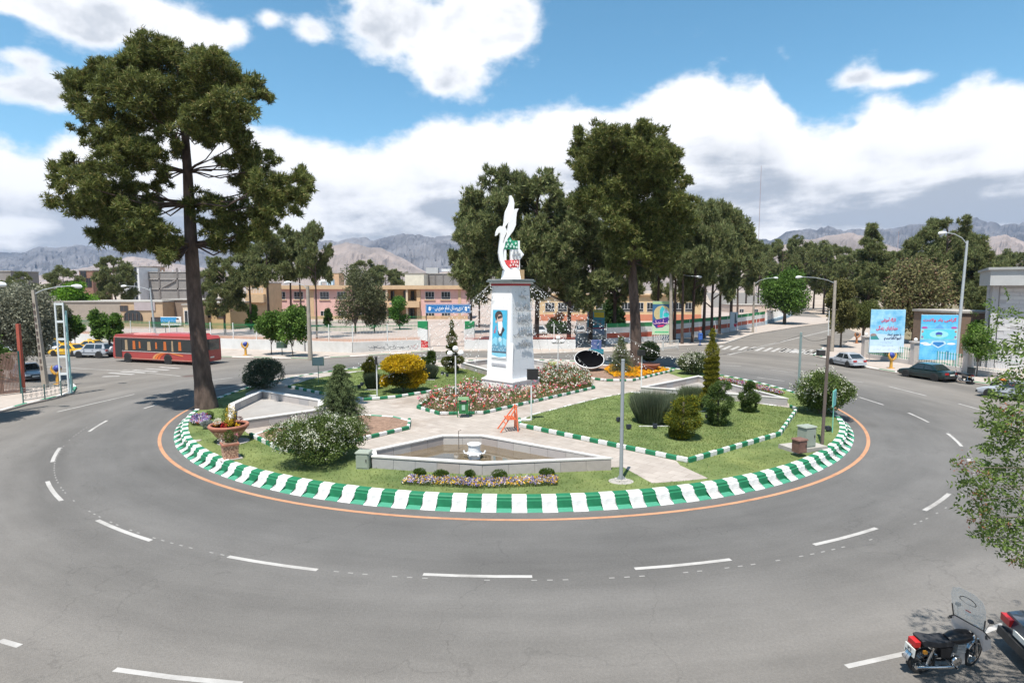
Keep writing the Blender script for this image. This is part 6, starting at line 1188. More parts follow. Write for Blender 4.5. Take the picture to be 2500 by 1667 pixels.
# orange A-frame folding barrier
x, y = G(1245, 1050, ZI); t = thing('metal_stand', 'orange-red folding metal stand on the paving beside the big lawn', 'stand', (x, y, ZI), .2); OM = P((.6, .13, .05), .5, n='orange_metal')
for yy in (-.45, .45): 
    for a, b in (((-.6, yy, 0), (.35, yy * .5, 1.35)), ((.35, yy, 0), (.3, yy * .5, 1.35))): part('leg', MB().tube([a, b], .035, 6), OM, t)
part('crossbar', MB().tube([(-.3, -.4, .45), (-.3, .4, .45)], .03, 6).tube([(.32, -.24, 1.3), (.32, .24, 1.3)], .03, 6), OM, t)
q = MB(); [q.box((.0, -.42 + k * .14, .68), (.5, .05, .04)) for k in range(7)]; [q.box((-.2 + k * .13, 0, .70), (.05, .85, .03)) for k in range(4)]; part('seat_slats', q, OM, t)
q = MB(); [q.box((.33, -.3 + k * .1, .55), (.03, .04, .75)) for k in range(7)]; part('grille', q, P((.45, .14, .08), .6), t)
# terracotta pots
TER = mat('terracotta', (.32, .13, .085), .8, .15, 5., stain=.4, stc=(.7, .65, .6)); TERC = mat('carved_terracotta', (.30, .13, .09), .85, .25, 16., .9, 18., col2=(.52, .32, .22), thr=(.42, .58))
def leafball(t, c, r, n, m, seed, leaf=.06, name='plant', sz=1.):
    rg = np.random.default_rng(seed); q, d = shell(np.zeros((1, 3)), r, n, rg, .4); q[:, 2] *= sz; q = q + np.array([c]); o = obj(name, npmesh(name, leaves(q, d + rg.normal(scale=.5, size=q.shape), leaf, leaf * .6, rg, 4), 4, m), t); return o
x, y = G(560, 1077, ZI); t = thing('flower_bowl', 'wide round terracotta bowl of mixed flowers on the lawn', 'planter', (x, y, ZI))
part('bowl', MB().lathe([(.38, 0), (.45, .12), (.62, .35), (.8, .6), (.88, .72), (.93, .72), (.95, .80), (.92, .86), (.82, .86), (.78, .76), (0, .74)], (0, 0, .02), 32), TER, t, smooth=True); part('relief_band', MB().lathe([(.60, .28), (.66, .38), (.80, .56), (.84, .62)], (0, 0, .02), 32), TERC, t, smooth=True); part('soil', MB().lathe([(0, .79), (.8, .79)], (0, 0, .02), 24), SOIL, t)
leafball(t, (-.05, .1, 1.2), .32, 700, leafmat('pot_green', (.03, .06, .01), (.08, .12, .02)), 1, sz=1.5); leafball(t, (.12, 0, 1.35), .25, 500, leafmat('pot_yellow', (.45, .3, .02), (.65, .45, .03)), 2, sz=2.0); leafball(t, (.1, -.1, 1.0), .22, 250, leafmat('pot_yellow', (.45, .3, .02), (.65, .45, .03)), 22); leafball(t, (-.45, -.2, 1.05), .16, 200, WHF, 3); leafball(t, (-.55, -.1, .9), .12, 90, ORF, 4); leafball(t, (0, -.5, .9), .14, 110, REDF, 5); leafball(t, (.4, .1, 1.), .25, 300, leafmat('pot_dark', (.06, .02, .02), (.12, .05, .04)), 6); leafball(t, (.55, -.2, .9), .1, 60, YF, 7)
g = MB(); g.lathe([(0, .03), (.75, .03), (.75, 0)], (0, 0, 0), 20); tag(part('stone_disc', g, CONC, None, loc=(x + .25, y - .1, ZI)), 'flat stone disc beneath the round terracotta bowl', 'slab')
x, y = G(562, 1118, ZI); t = thing('square_planter', 'square carved terracotta planter with small green plant at the kerb', 'planter', (x, y, ZI), .62)
b = MB(); b.box((0, 0, .33), (.56, .56, .62), tp=(1.16, 1.16)); part('pot', b, TERC, t); part('rim', MB().box((0, 0, .67), (.70, .70, .08)), TER, t); part('foot', MB().box((0, 0, .03), (.62, .62, .06)), TER, t); part('soil', MB().box((0, 0, .715), (.56, .56, .02)), SOIL, t)
leafball(t, (-.02, 0, .98), .2, 500, leafmat('pot_green', (.03, .06, .01), (.08, .12, .02)), 8, sz=1.5); leafball(t, (.22, .0, .85), .14, 160, leafmat('blades_85', (.05, .07, .045), (.12, .14, .09)), 9); leafball(t, (-.25, .05, .95), .2, 60, WHF, 10, .05); leafball(t, (.3, .1, 1.0), .06, 30, PINKF, 11, .05)
tag(part('stone_slab', MB().box((0, 0, .015), (.9, .9, .05)), CONC, None, loc=(x, y, ZI), rz=.62), 'square stone slab beneath the square planter', 'slab')
tag(part('stone_slab', MB().box((0, 0, .01), (.7, .3, .03)), PAVE, None, loc=(*G(472, 1076, ZI), ZI), rz=.1), 'bare flat stone lying in the left lawn', 'slab')
# fountain head standing in the water pool
x, y = G(1158, 1118, .47); t = thing('fountain_head', 'white cylindrical fountain head with side nozzles in the brown pool', 'fountain', (x, y, .47)); FW = P((.72, .73, .73), .4, n='fountain_white')
part('drum', MB().lathe([(.26, -.05), (.26, .2), (.27, .2), (.27, .60), (.31, .62), (.31, .66), (.22, .67), (.2, .6), (0, .58)], (0, 0, 0), 24), FW, t, smooth=True); part('collar', MB().lathe([(.27, .2), (.34, .2), (.34, .26), (.27, .26)], (0, 0, 0), 20), FW, t)
for a in (0.2, 1.6, 2.9, 4.2, 5.3): part('nozzle', MB().tube([(.3 * math.cos(a), .3 * math.sin(a), .18), (.45 * math.cos(a), .45 * math.sin(a), .2), (.5 * math.cos(a), .5 * math.sin(a), .32)], .04, 7), FW, t)
x, y = G(1120, 1095, .47); t = thing('standpipe', 'thin rusty tap pipe standing at the pool back wall', 'tap', (x, y, .47)); part('pipe', MB().tube([(0, 0, -.1), (0, 0, .85), (.12, 0, .9)], .018, 6), P((.15, .12, .1), .6), t)
# cabinets
def cabinet(label, px, py, w, d, h, m, rz, z=ZI, door=True, decal=None):
    x, y = G(px, py, z); t = thing('utility_cabinet', label, 'cabinet', (x, y, z), rz); part('body', MB().box((0, 0, h / 2), (w, d, h)), m, t); part('roof', MB().box((0, 0, h + .02), (w + .08, d + .08, .06), tp=(.9, .9)), m, t)
    part('door', MB().box((0, -d / 2 - .008, h * .5), (w * .86, .016, h * .84)), m, t); part('handle', MB().box((w * .32, -d / 2 - .03, h * .55), (.03, .03, .12)), DARKM, t); part('side_panel', MB().box((w / 2 + .008, 0, h * .5), (.016, d * .84, h * .84)), m, t)
    if decal: part('sticker', MB().box((w / 2 + .02, .0, h * .68), (.012, d * .5, h * .32)), decal, t); part('sticker', MB().box((w / 2 + .022, .08, h * .36), (.012, d * .3, .1)), decal, t)
    return t
SG = P((.26, .29, .24), .6, n='sage_cabinet')
g = MB(); x, y = G(1960, 1096, ZI); g.box((0, 0, .09), (1.9, 1.1, .2)); o = part('concrete_pad', g, CONC, None, loc=(x, y, ZI), rz=.35); tag(o, 'concrete pad carrying the two utility cabinets', 'pad')
cabinet('sage green utility cabinet with pale stickers by the wooden pole', 1968, 1089, .62, .5, .95, SG, .35, ZI + .19, decal=P((.5, .52, .53), .7)); cabinet('smaller rust-brown utility cabinet beside the sage one', 1951, 1103, .46, .42, .58, P((.16, .085, .065), .8, .3, n='rust_cabinet'), .35, ZI + .19)
cabinet('small grey-green cabinet at the left corner of the water pool', 889, 1141, .55, .45, .68, SG, -.1)
# small green sign on thin post at right
x, y = G(2032, 1056, ZI); t = thing('small_sign', 'narrow blue-green sign on a thin post in front of the right bush', 'sign', (x, y, ZI), .9); part('post', MB().tube([(0, 0, 0), (0, 0, 1.8)], .025, 6), P((.2, .5, .38), .5, n='mint_post'), t); part('board', MB().box((0, -.03, 1.85), (.75, .03, .8)), P((.12, .4, .4), .5), t); part('frame', MB().box((0, -.01, 1.85), (.82, .03, .87)), P((.2, .5, .38), .5, n='mint_post'), t)
x, y = G(778, 935, ZI); t = thing('small_sign', 'pale rectangular notice board on a thin post in the back left lawn', 'sign', (x, y, ZI)); part('post', MB().tube([(0, 0, 0), (0, 0, 1.5)], .03, 6), P((.15, .25, .2), .5), t); part('frame', MB().box((0, 0, 1.75), (.95, .04, .68)), P((.25, .33, .25), .5), t); part('board', MB().box((0, -.025, 1.75), (.85, .03, .58)), P((.32, .4, .37), .5), t)
# ground spotlights
for i, (px, py, a) in enumerate([(1535, 1048, .3), (1599, 1046, -.2), (1510, 1030, .8), (1727, 1022, .2), (877, 948, .5), (884, 942, 1.), (1092, 920, .1), (1080, 915, .6), (2021, 1052, .3)]):
    x, y = G(px, py, ZI + .03); t = thing('ground_spotlight', 'small black ground spotlight ' + ['left of the grass clump front edge', 'right of the grass clump front edge', 'behind the bare grey pole', 'at the foot of the spiral topiary', 'left one near the notice board', 'right one near the notice board', 'near the small spiral topiary', 'left of the one near the small spiral topiary', 'beside the small blue-green sign'][i], 'spotlight', (x, y, ZI + .03), a)
    b = MB(); b.box((0, 0, .17), (.24, .16, .2)); part('housing', b, P((.03, .035, .05), .4, n='spot_black'), t); part('bracket', MB().box((0, .02, .04), (.1, .1, .08)), DARKM, t)
# tilted bowl
x, y = G(1440, 906, ZI); t = thing('tilted_bowl', 'huge white oval bowl with black inside, tilted over the back pool', 'sculpture', (x, y + .6, ZI)); Mx = Matrix.Translation((0, 0, .95)) @ Matrix.Rotation(math.radians(34), 4, 'X') @ Matrix.Scale(.88, 4)
b = MB(); b.lathe([(0, -.95), (.6, -.85), (1.05, -.55), (1.32, -.15), (1.42, .12), (1.46, .18), (1.40, .2)], (0, 0, 0), 36, 0, Mx, sx=1.08, cap=False); part('bowl', b, P((.62, .62, .62), .4, n='bowl_white'), t, smooth=True)
b = MB(); b.lathe([(1.39, .19), (1.25, -.1), (.9, -.5), (.4, -.72), (0, -.76)], (0, 0, 0), 36, 0, Mx, sx=1.08, cap=False); part('lining', b, P((.004, .004, .005), .9, 0., spec=.05, n='bowl_black'), t, smooth=True)
x, y = G(1455, 862, .12); t = thing('street_bin', 'blue-purple street bin standing behind the tilted bowl', 'litter bin', (x, y, .12)); part('body', MB().box((0, 0, 1.0), (1.2, .6, 1.2)), P((.10, .13, .28), .5), t); part('front_panel', MB().box((.2, -.31, 1.0), (.2, .03, 1.1)), P((.02, .08, .2), .5), t); part('base', MB().box((0, -.1, .25), (1.7, .8, .5)), P((.02, .2, .25), .5), t)
x, y = G(1270, 935, ZI); x, y = G(1397, 930, ZI)
x, y = G(1327, 915, ZI); t = thing('pump_box', 'small green and yellow pump box between monument and pool wall', 'box', (x + .8, y, ZI)); part('body', MB().box((0, 0, .5), (.6, .45, .9)), P((.03, .1, .07), .5), t); part('lid', MB().box((0, 0, 1.0), (.75, .5, .22)), P((.3, .33, .12), .6), t)
# terracotta pot under the second pine
x, y = G(1585, 908, ZI); t = thing('tree_planter', 'large terracotta tub with dark bushy plant beside the second pine', 'planter', (x, y, ZI)); part('pot', MB().lathe([(.5, 0), (.75, .5), (.9, .68), (.95, .7), (.95, .8), (.85, .8), (0, .76)], (0, 0, 0), 24), TER, t, smooth=True); leafball(t, (0, 0, 1.9), .9, 5200, leafmat('tub_leaves', (.01, .025, .008), (.04, .065, .02)), 12, .12)
# ================================================================ PAVEMENT FURNITURE
OY = P((.55, .3, .05), .5, n='box_orange'); BB = P((.03, .05, .25), .5, n='box_blue')
def charity(label, px, py, z=.12, c1=None, c2=None):
    x, y = G(px, py, z); t = thing('donation_box', label, 'donation box', (x, y, z), group='hand-shaped donation boxes'); part('post', MB().box((0, 0, .45), (.22, .2, .9), tp=(.8, .8)), c1 or OY, t); part('foot', MB().box((0, 0, .03), (.5, .4, .06)), c1 or OY, t); part('box', MB().ball((0, .05, 1.3), .3, 0, 10), c2 or BB, t, smooth=True)
    for s in (-1, 1): part('hand', MB().tube([(s * .08, -.1, .85), (s * .28, -.14, 1.05), (s * .38, -.14, 1.3), (s * .3, -.14, 1.58)], [.1, .11, .09, .03], 7), c1 or OY, t, smooth=True)
    return t
charity('orange and blue hand-shaped donation box before the first blue banner', 2175, 899); charity('brown hand-shaped donation box under the umbrella-shaped tree', 2091, 838, c1=P((.35, .14, .05), .6), c2=P((.08, .06, .05), .6)); charity('orange and navy donation box beside the white mast, left', 142, 938); charity('ochre donation box with blue top before the white wall', 600, 867)
x, y = G(689, 867, .12); t = thing('grit_bin', 'dark green box on a post in front of the white wall', 'box', (x, y, .12)); part('post', MB().tube([(0, 0, 0), (0, 0, .9)], .05, 6), DARKM, t); part('box', MB().box((0, 0, 1.2), (1.1, .5, .7)), P((.05, .09, .07), .6), t)
x, y = G(1709, 842, .12); t = thing('post_box', 'blue post box among the leaning pine trunks', 'post box', (x, y, .12)); part('body', MB().box((0, 0, 1.2), (.5, .4, .9)), P((.04, .12, .4), .5), t); part('post', MB().tube([(0, 0, 0), (0, 0, .8)], .06, 6), P((.04, .12, .4), .5), t); part('slot', MB().box((0, -.21, 1.4), (.3, .02, .06)), DARKM, t)
x, y = G(2004, 868, .14); t = thing('waste_container', 'dark bin at the right street corner behind the silver hatchback', 'litter bin', (x, y, .12)); part('body', MB().box((0, 0, .35), (.8, .6, .6)), DARKM, t); part('lid', MB().box((0, 0, .69), (.85, .65, .06)), P((.3, .3, .3), .5), t)
# banners and posters
def frame_banner(label, pxl, pxr, pyt, pyb, d, m, legs=True, rz=0., name='banner'):
    pxc = (pxl + pxr) / 2; x = (pxc - 1250) / F * d; z0 = ZT(pyb, d); z1 = ZT(pyt, d); w = (pxr - pxl) / F * d / math.cos(rz); t = thing(name, label, 'banner', (x, d, .12), rz); z0 -= .12; z1 -= .12
    part('sheet', MB().box((0, 0, (z0 + z1) / 2), (w, .05, z1 - z0)), m, t); part('frame', MB().tube([(-w / 2, .06, z0), (w / 2, .06, z0)], .03, 5).tube([(-w / 2, .06, z1), (w / 2, .06, z1)], .03, 5), STEEL, t)
    if legs:
        for s in (-1, 1): part('post', MB().tube([(s * w * .47, .1, 0), (s * w * .47, .1, z1 + .1)], .04, 6), P((.3, .28, .26), .6, n='banner_post'), t)
    def q(pts, off, mm, nm='print'): 
        b = MB(); b.add([(-w / 2 + a * w, -.025 - off, z1 - bb * (z1 - z0)) for a, bb in pts], [tuple(range(len(pts)))]); me = b.mesh(nm, mm)
        if me.polygons[0].normal.y > 0: me.flip_normals()
        return obj(nm, me, t)
    return t, q, w, z0, z1
SKYB = mat('banner_sky_print', (.10, .42, .68), .45, .1, .7, col2=(.42, .68, .82), coord='Object', thr=(.35, .68), sz=(1, 1, 1.4)); DOT = lambda cx, cy, rx, ry, n=16: [(cx + rx * math.cos(a), cy + ry * math.sin(a)) for a in np.linspace(0, 2 * math.pi, n, endpoint=False)]
PW = P((.75, .78, .8), .5, n='print_white2'); PR = P((.7, .05, .12), .5, n='print_crimson'); PN = P((.02, .03, .07), .5, n='print_navy')
t, q, w, z0, z1 = frame_banner('light blue banner with pink and black Persian lines, left of the pair', 2129, 2208, 756, 860, 62.0, SKYB, rz=-.1)
q([(0, .55), (1, .6), (1, 1), (0, 1)], .004, P((.5, .66, .8), .5, n='print_pale_blue'), 'print'); q([(.0, .85), (1, .85), (1, 1), (0, 1)], .006, P((.62, .74, .86), .5), 'print')
hz_ = z1 - z0; TT = lambda s, fx, fy, sz, m, wd, b=.0: lettering(fa(s), sz, -w / 2 + fx * w, z1 - fy * hz_, t, m, y=-.045, width=wd * w, bold=b)
TT('کارگاه آموزشی', .52, .24, .46, PR, .42, .012); TT('مهارتهای زندگی', .48, .43, .5, PR, .62, .012); TT('با حضور استاد', .7, .58, .34, PN, .4, .006); TT('ابوالقاسم', .66, .67, .36, PN, .5, .006)
for fy, wd in ((.76, .42), (.84, .4), (.93, .75)): scribble(t, -w * wd / 2, w * wd / 2, z1 - fy * hz_, z1 - fy * hz_ + .03, int(22 * wd), PN, -.05, .012, .32)
q(DOT(.1, .6, .09, .045), .01, P((.3, .22, .2), .5), 'portrait'); q([(.02, .62), (.2, .61), (.28, .70), (.02, .7)], .012, P((.05, .25, .25), .5), 'print')
t, q, w, z0, z1 = frame_banner('bright blue banner with ornate oval emblem, right of the pair', 2253, 2337, 769, 878, 57.2, mat('banner_blue_print', (.05, .38, .72), .45, .1, .8, col2=(.2, .55, .8)), rz=-.1); hz_ = z1 - z0
q([(0, 0), (1, 0), (1, .2), (0, .2)], .004, P((.1, .45, .72), .5), 'print'); TT('گرامی باد ولادت', .5, .11, .4, PR, .9, .01)
q([(.5, .2), (.7, .34), (.5, .40), (.3, .34)], .006, P((.12, .35, .65), .5), 'print'); q([(0, .31), (1, .31), (1, .55), (0, .55)], .008, P((.35, .6, .6), .5, n='print_teal'), 'print'); q([(.1, .32), (.9, .32), (.97, .43), (.9, .54), (.1, .54), (.03, .43)], .010, P((.1, .55, .68), .5, n='print_aqua'), 'print'); q(DOT(.5, .43, .26, .085), .012, P((.3, .68, .75), .5), 'print'); q(DOT(.5, .42, .1, .045, 7), .014, P((.05, .1, .4), .5), 'print'); q(DOT(.5, .46, .09, .02, 7), .015, P((.25, .55, .3), .5), 'print')
for fx in (.05, .95): q(DOT(fx, .37, .035, .02, 4), .016, P((.5, .15, .1), .5), 'print'); q(DOT(fx, .49, .035, .03, 4), .016, P((.3, .15, .3), .5), 'print'); q(DOT(fx + (.05 if fx < .5 else -.05), .28, .09, .025, 6), .013, P((.45, .08, .3), .5), 'print')
q([(.33, .58), (.67, .58), (.72, .64), (.5, .74), (.28, .64)], .009, P((.5, .7, .85), .5), 'print'); q([(.37, .6), (.63, .6), (.66, .64), (.5, .71), (.34, .64)], .011, P((.03, .2, .5), .5), 'print')
for fx, fy in ((.12, .63), (.85, .64), (.2, .66)): q(DOT(fx, fy, .12, .025, 9), .007, PW, 'print')
for fy, wd in ((.78, .35), (.84, .6), (.90, .8), (.95, .7)): scribble(t, -w * wd / 2, w * wd / 2, z1 - fy * hz_, z1 - fy * hz_ + .02, int(24 * wd), PW, -.05, .01, .25)
q([(.72, .8), (.8, .8), (.8, .98), (.72, .98)], .012, P((.02, .2, .4), .5), 'print')
# tall arch banner
t, q, w, z0, z1 = frame_banner('tall banner with blue arch, turquoise dome and violet brush lettering', 1593, 1642, 736, 817, 84, P((.04, .13, .25), .5), name='banner'); hz_ = z1 - z0
q([(0, 0), (.93, 0), (.93, .08), (0, .08)], .004, P((.35, .5, .25), .5), 'print'); q(DOT(.48, .36, .42, .24, 20), .005, P((.5, .42, .22), .5), 'print'); q([(.9, .1), (1, 0), (1, 1), (.9, 1)], .006, P((.25, .4, .6), .5), 'print')
q([(.36, .5), (.36, .25), (.48, .13), (.6, .22), (.6, .5)], .008, P((.05, .45, .48), .5), 'print'); q([(.5, .5), (.52, .3), (.66, .2), (.84, .34), (.85, .5)], .009, P((.35, .5, .65), .5), 'print'); q(DOT(.68, .4, .14, .07, 14), .011, P((.03, .5, .48), .5), 'print')
q([(0, .68), (.55, .6), (.92, .55), (.92, 1), (0, 1)], .007, P((.45, .58, .4), .5), 'print'); q([(.05, .56), (.4, .52), (.8, .46), (.78, .66), (.5, .78), (.2, .8), (.03, .68)], .012, P((.06, .03, .22), .5), 'print')
scribble(t, -w * .42, w * .25, z1 - .64 * hz_, z1 - .6 * hz_, 8, P((.75, .45, .6), .5), -.05, .05, 1.1); q([(.25, .72), (.6, .7), (.55, .75), (.28, .77)], .014, PR, 'print'); q([(.12, .9), (.82, .9), (.82, .94), (.12, .94)], .013, P((.08, .45, .2), .5), 'print')
b = MB(); 
for k in range(7): b.box((-1.1 + k * .36, .0, z0 - .55), (.08, .04, 1.1), 0, 0, Matrix.Rotation(0, 4, 'Y')); b.tube([(-1.1 + k * .3, -.03, z0 - .9), (-.7 + k * .3, -.03, z0 - .1)], .04, 4)
part('lattice', b, P((.5, .5, .5), .6), t)
t, q, w, z0, z1 = frame_banner('teal banner with yellow and pink boxes behind the light strings', 1434, 1476, 756, 817, 88, P((.06, .28, .36), .5)); q([(0, 0), (1, 0), (1, .08), (0, .08)], .004, P((.4, .45, .1), .5), 'print'); q([(.38, .1), (.98, .1), (.98, .32), (.4, .3)], .006, P((.6, .48, .03), .5), 'print'); q([(.02, .12), (.34, .12), (.3, .3), (.05, .28)], .006, P((.5, .3, .5), .5), 'print')
for k in range(3): q([(.1 + k * .28, .4), (.3 + k * .28, .4), (.3 + k * .28, .46), (.1 + k * .28, .46)], .007, P((.1, .18, .25), .5), 'print'); q(DOT(.2 + k * .28, .56, .06, .05, 8), .007, P((.35, .22, .18), .5), 'print')
q([(0, .72), (1, .72), (1, .76), (0, .76)], .006, P((.5, .05, .08), .5), 'print'); q([(0, .76), (1, .76), (1, 1), (0, 1)], .005, P((.35, .42, .55), .5), 'print')
t, q, w, z0, z1 = frame_banner('small pale poster with red tulip at the pine row end', 1783, 1801, 762, 800, 103, P((.42, .5, .56), .5)); q([(.6, .1), (.78, .1), (.85, .5), (.95, .6), (.9, .72), (.6, .7)], .005, P((.08, .12, .14), .5), 'print'); q([(.5, .74), (.95, .74), (.88, .92), (.72, .97), (.55, .9)], .006, P((.4, .02, .06), .5), 'print')
# radio mast far away + far lamp-like masts
for lab, px, pyt, d, r in (('very tall thin radio mast far beyond the pines', 1845, 405, 900, .55), ('small thin mast far behind the right pines', 2182, 565, 600, .35), ('thin mast far right above the office', 2454, 600, 400, .25)):
    x = (px - 1250) / F * d; h = ZT(pyt, d); t = thing('radio_mast', lab, 'mast', (x, d, 0)); part('mast', MB().tube([(0, 0, 0), (0, 0, h)], [r, r * .6], 5), P((.3, .24, .24), .6), t)
# cable from the wooden pole to the steel pole and on
a = Vector((*G(2007, 1084, ZI), 0)); a.z = ZT(826, a.y); b_ = Vector((*G(1949, 965, ZI), 0)); b_.z = ZT(818, b_.y); c_ = Vector((*G(1565, 960, ZI), 0)); c_.z = ZT(872, c_.y)
for lab, p0, p1, sg in (('black cable from wooden pole to green-grey steel pole', a, b_, .25), ('black cable sagging from steel pole to floodlight post', b_, c_, .6)):
    pts = [p0.lerp(p1, i / 12) - p0 - Vector((0, 0, sg * 4 * (i / 12) * (1 - i / 12))) for i in range(13)]; o = part('cable', MB().tube(pts, .012, 4), DARKM, None, loc=p0); tag(o, lab, 'cable')
# ================================================================ VEHICLES (local +x is the front, centred between the axles, wheels on z=0)
TYRE = P((.02, .02, .02), .85, n='tyre_rubber'); RIM = mat('silver_rim', (.45, .46, .47), .35, .1, 5., metal=.7); CGL = mat('car_glass', (.02, .026, .028), .06, .2, .8, spec=.9); TRIM = P((.03, .03, .03), .6, n='black_trim')
RED = P((.4, .02, .02), .3, n='tail_light_red'); AMB = P((.6, .25, .03), .3, n='indicator_amber'); HL = P((.6, .62, .62), .15, n='headlight_clear'); PLATE = P((.65, .65, .6), .5, n='number_plate')
def paint(n, c): return mat('car_paint_' + n, c, .35, .05, .5, coat=.8, spec=.5)
def wheel(parent, x, y, r, w=.2, rimf=.64):
    b = MB(); M = Matrix.Translation((x, y, r)) @ Matrix.Rotation(math.pi / 2, 4, 'X'); b.lathe([(r * rimf, -w / 2), (r * .94, -w / 2), (r, -w / 2 + .04), (r, w / 2 - .04), (r * .94, w / 2), (r * rimf, w / 2)], (0, 0, 0), 20, 0, M)
    t = part('wheel', b, TYRE, parent, smooth=True); q = MB(); q.lathe([(0, -w / 2 + .02), (r * .2, -w / 2 + .01), (r * rimf * .6, -w / 2 + .05), (r * rimf, -w / 2 + .01), (r * rimf, w / 2 - .01), (r * rimf * .6, w / 2 - .05), (r * .2, w / 2 - .01), (0, w / 2 - .02)], (0, 0, 0), 16, 0, M); part('rim', q, RIM, t, smooth=True)
def car(label, loc, rz, pm, L=4.2, Wd=1.68, Hh=1.42, kind='sedan', wb=2.5, r=.3, extras=None, name='car', cat='car', group=None, scale=1.):
    t = thing(name, label, cat, loc, rz, group); hw = Wd / 2; f = L / 2; belt = .86 if kind != 'suv' else 1.02; zb = .2 if kind != 'suv' else .3
    hood = belt - .10; tr_ = belt + .04
    # stations: x, z bottom, z top of the lower body, half width
    st = [(f, zb + .16, hood - .30, hw * .74), (f - .1, zb + .04, hood - .12, hw * .90), (f - .45, zb, hood - .02, hw * .97), (f - 1.05, zb, belt - .02, hw), (0, zb, belt, hw), (-f + 1.0, zb, belt + .01, hw), (-f + .35, zb + .02, tr_, hw * .96), (-f + .08, zb + .1, tr_ - .05, hw * .9), (-f, zb + .18, tr_ - .25, hw * .82)]
    vs = []; fs = []
    for x, a, b_, w in st:
        m = a + (b_ - a) * .5; vs += [(x, -w * .9, a), (x, -w, a + .1), (x, -w * 1.0, m), (x, -w * .96, b_ - .05), (x, -w * .88, b_), (x, w * .88, b_), (x, w * .96, b_ - .05), (x, w, m), (x, w, a + .1), (x, w * .9, a)]
    n = 10
    for i in range(len(st) - 1):
        for k in range(n): fs.append((i * n + k, i * n + (k + 1) % n, (i + 1) * n + (k + 1) % n, (i + 1) * n + k))
    fs += [tuple(range(n))[::-1], tuple(range((len(st) - 1) * n, len(st) * n))]; b = MB(); b.add(vs, [q[::-1] for q in fs]); 
    part('body', b, pm, t, smooth=True)
    # greenhouse
    if kind == 'sedan': g = [(f - 1.15, belt), (f - 1.85, Hh - .03), (-.1, Hh), (-f + 1.35, Hh - .05), (-f + .72, belt + .05)]
    elif kind == 'hatch': g = [(f - 1.1, belt), (f - 1.75, Hh - .03), (-.1, Hh), (-f + .95, Hh - .08), (-f + .3, belt + .08)]
    else: g = [(f - 1.1, belt), (f - 1.65, Hh - .03), (0, Hh), (-f + .35, Hh - .05), (-f + .1, belt + .05)]
    wt = hw * .76; wb_ = hw * .95; b = MB(); vs = []
    for (x, z) in g:
        k = (z - belt) / (Hh - belt); w = wb_ + (wt - wb_) * max(0, k); vs += [(x, -w, z), (x, w, z)]
    b.add(vs, [(0, 2, 3, 1)[::-1], (2, 4, 5, 3)[::-1], (4, 6, 7, 5)[::-1], (6, 8, 9, 7)[::-1], (0, 8, 6, 4, 2)[::-1], (1, 3, 5, 7, 9)[::-1], (0, 1, 9, 8)[::-1]]); part('cabin', b, pm, t)
    # glass slightly proud of the cabin
    def quad(pts, name, mm, off):
        c = sum((Vector(p) for p in pts), Vector()) / len(pts); nrm = (Vector(pts[1]) - Vector(pts[0])).cross(Vector(pts[2]) - Vector(pts[0])).normalized()
        if nrm.dot(c - Vector((0, 0, .8))) < 0: nrm = -nrm
        q = [Vector(p) + nrm * off for p in pts]; bb = MB(); bb.add([tuple(v) for v in q] + [tuple(v - nrm * .02) for v in q], [tuple(range(len(q))), tuple(range(2 * len(q) - 1, len(q) - 1, -1))]); return part(name, bb, mm, t)
    def gp(i, s, u=0., v=0.): p = Vector(vs[2 * i + (1 if s > 0 else 0)]); return p
    def lerpq(a, b_, c, d, m=.08, mz=.1):   # inset a 4-sided panel
        a, b_, c, d = map(Vector, (a, b_, c, d)); ct = (a + b_ + c + d) / 4; return [ct + (p - ct) * (1 - m * 1.6) for p in (a, b_, c, d)]
    quad(lerpq(gp(0, -1), gp(0, 1), gp(1, 1), gp(1, -1)), 'windscreen', CGL, .012); quad(lerpq(gp(4, -1), gp(4, 1), gp(3, 1), gp(3, -1)), 'rear_window', CGL, .012)
    for s in (-1, 1):
        lo0, hi0, hi2, lo2 = gp(0, s), gp(1, s), gp(3, s), gp(4, s); xm = (hi0.x + hi2.x) / 2 - .05
        def onside(x, k):   # k 0 belt..1 roof
            z = belt + (Hh - .03 - belt) * k; w = wb_ + (wt - wb_) * k; return Vector((x, s * w, z))
        fa_ = [onside(lo0.x - .3, .12), onside(hi0.x + .02 - .05, .84), onside(xm + .04, .86), onside(xm + .04, .12)]; ra = [onside(xm - .06, .12), onside(xm - .06, .86), onside(hi2.x + .08, .84), onside(lo2.x + .35, .14)]
        quad(fa_, 'side_window', CGL, .014); quad(ra, 'side_window', CGL, .014)
        part('mirror', MB().ball((lo0.x - .35, s * (hw + .09), belt + .06), .09, 0, 8), pm, t, smooth=True)
        for xh in (xm + .2, xm - .75): part('door_handle', MB().box((xh, s * (hw + .004), belt - .12), (.16, .03, .035)), TRIM, t)
        part('side_moulding', MB().box((0, s * (hw + .003), .5 if kind != 'suv' else .62), (L * .56, .03, .06)), TRIM, t)
        part('headlight', MB().box((f - .07, s * hw * .62, hood - .22), (.14, .34, .14)), HL, t); part('tail_light', MB().box((-f + .03, s * hw * .66, tr_ - .18), (.12, .34, .16)), RED, t)
        for sx in (-1, 1):
            part('wheel_arch', MB().lathe([(0, -.012), (r * 1.22, -.012), (r * 1.22, .012), (0, .012)], (0, 0, 0), 20, 0, Matrix.Translation((sx * wb / 2, s * (hw - .0), r + .02)) @ Matrix.Rotation(math.pi / 2, 4, 'X')), TRIM, t); wheel(t, sx * wb / 2, s * (hw - .06), r)
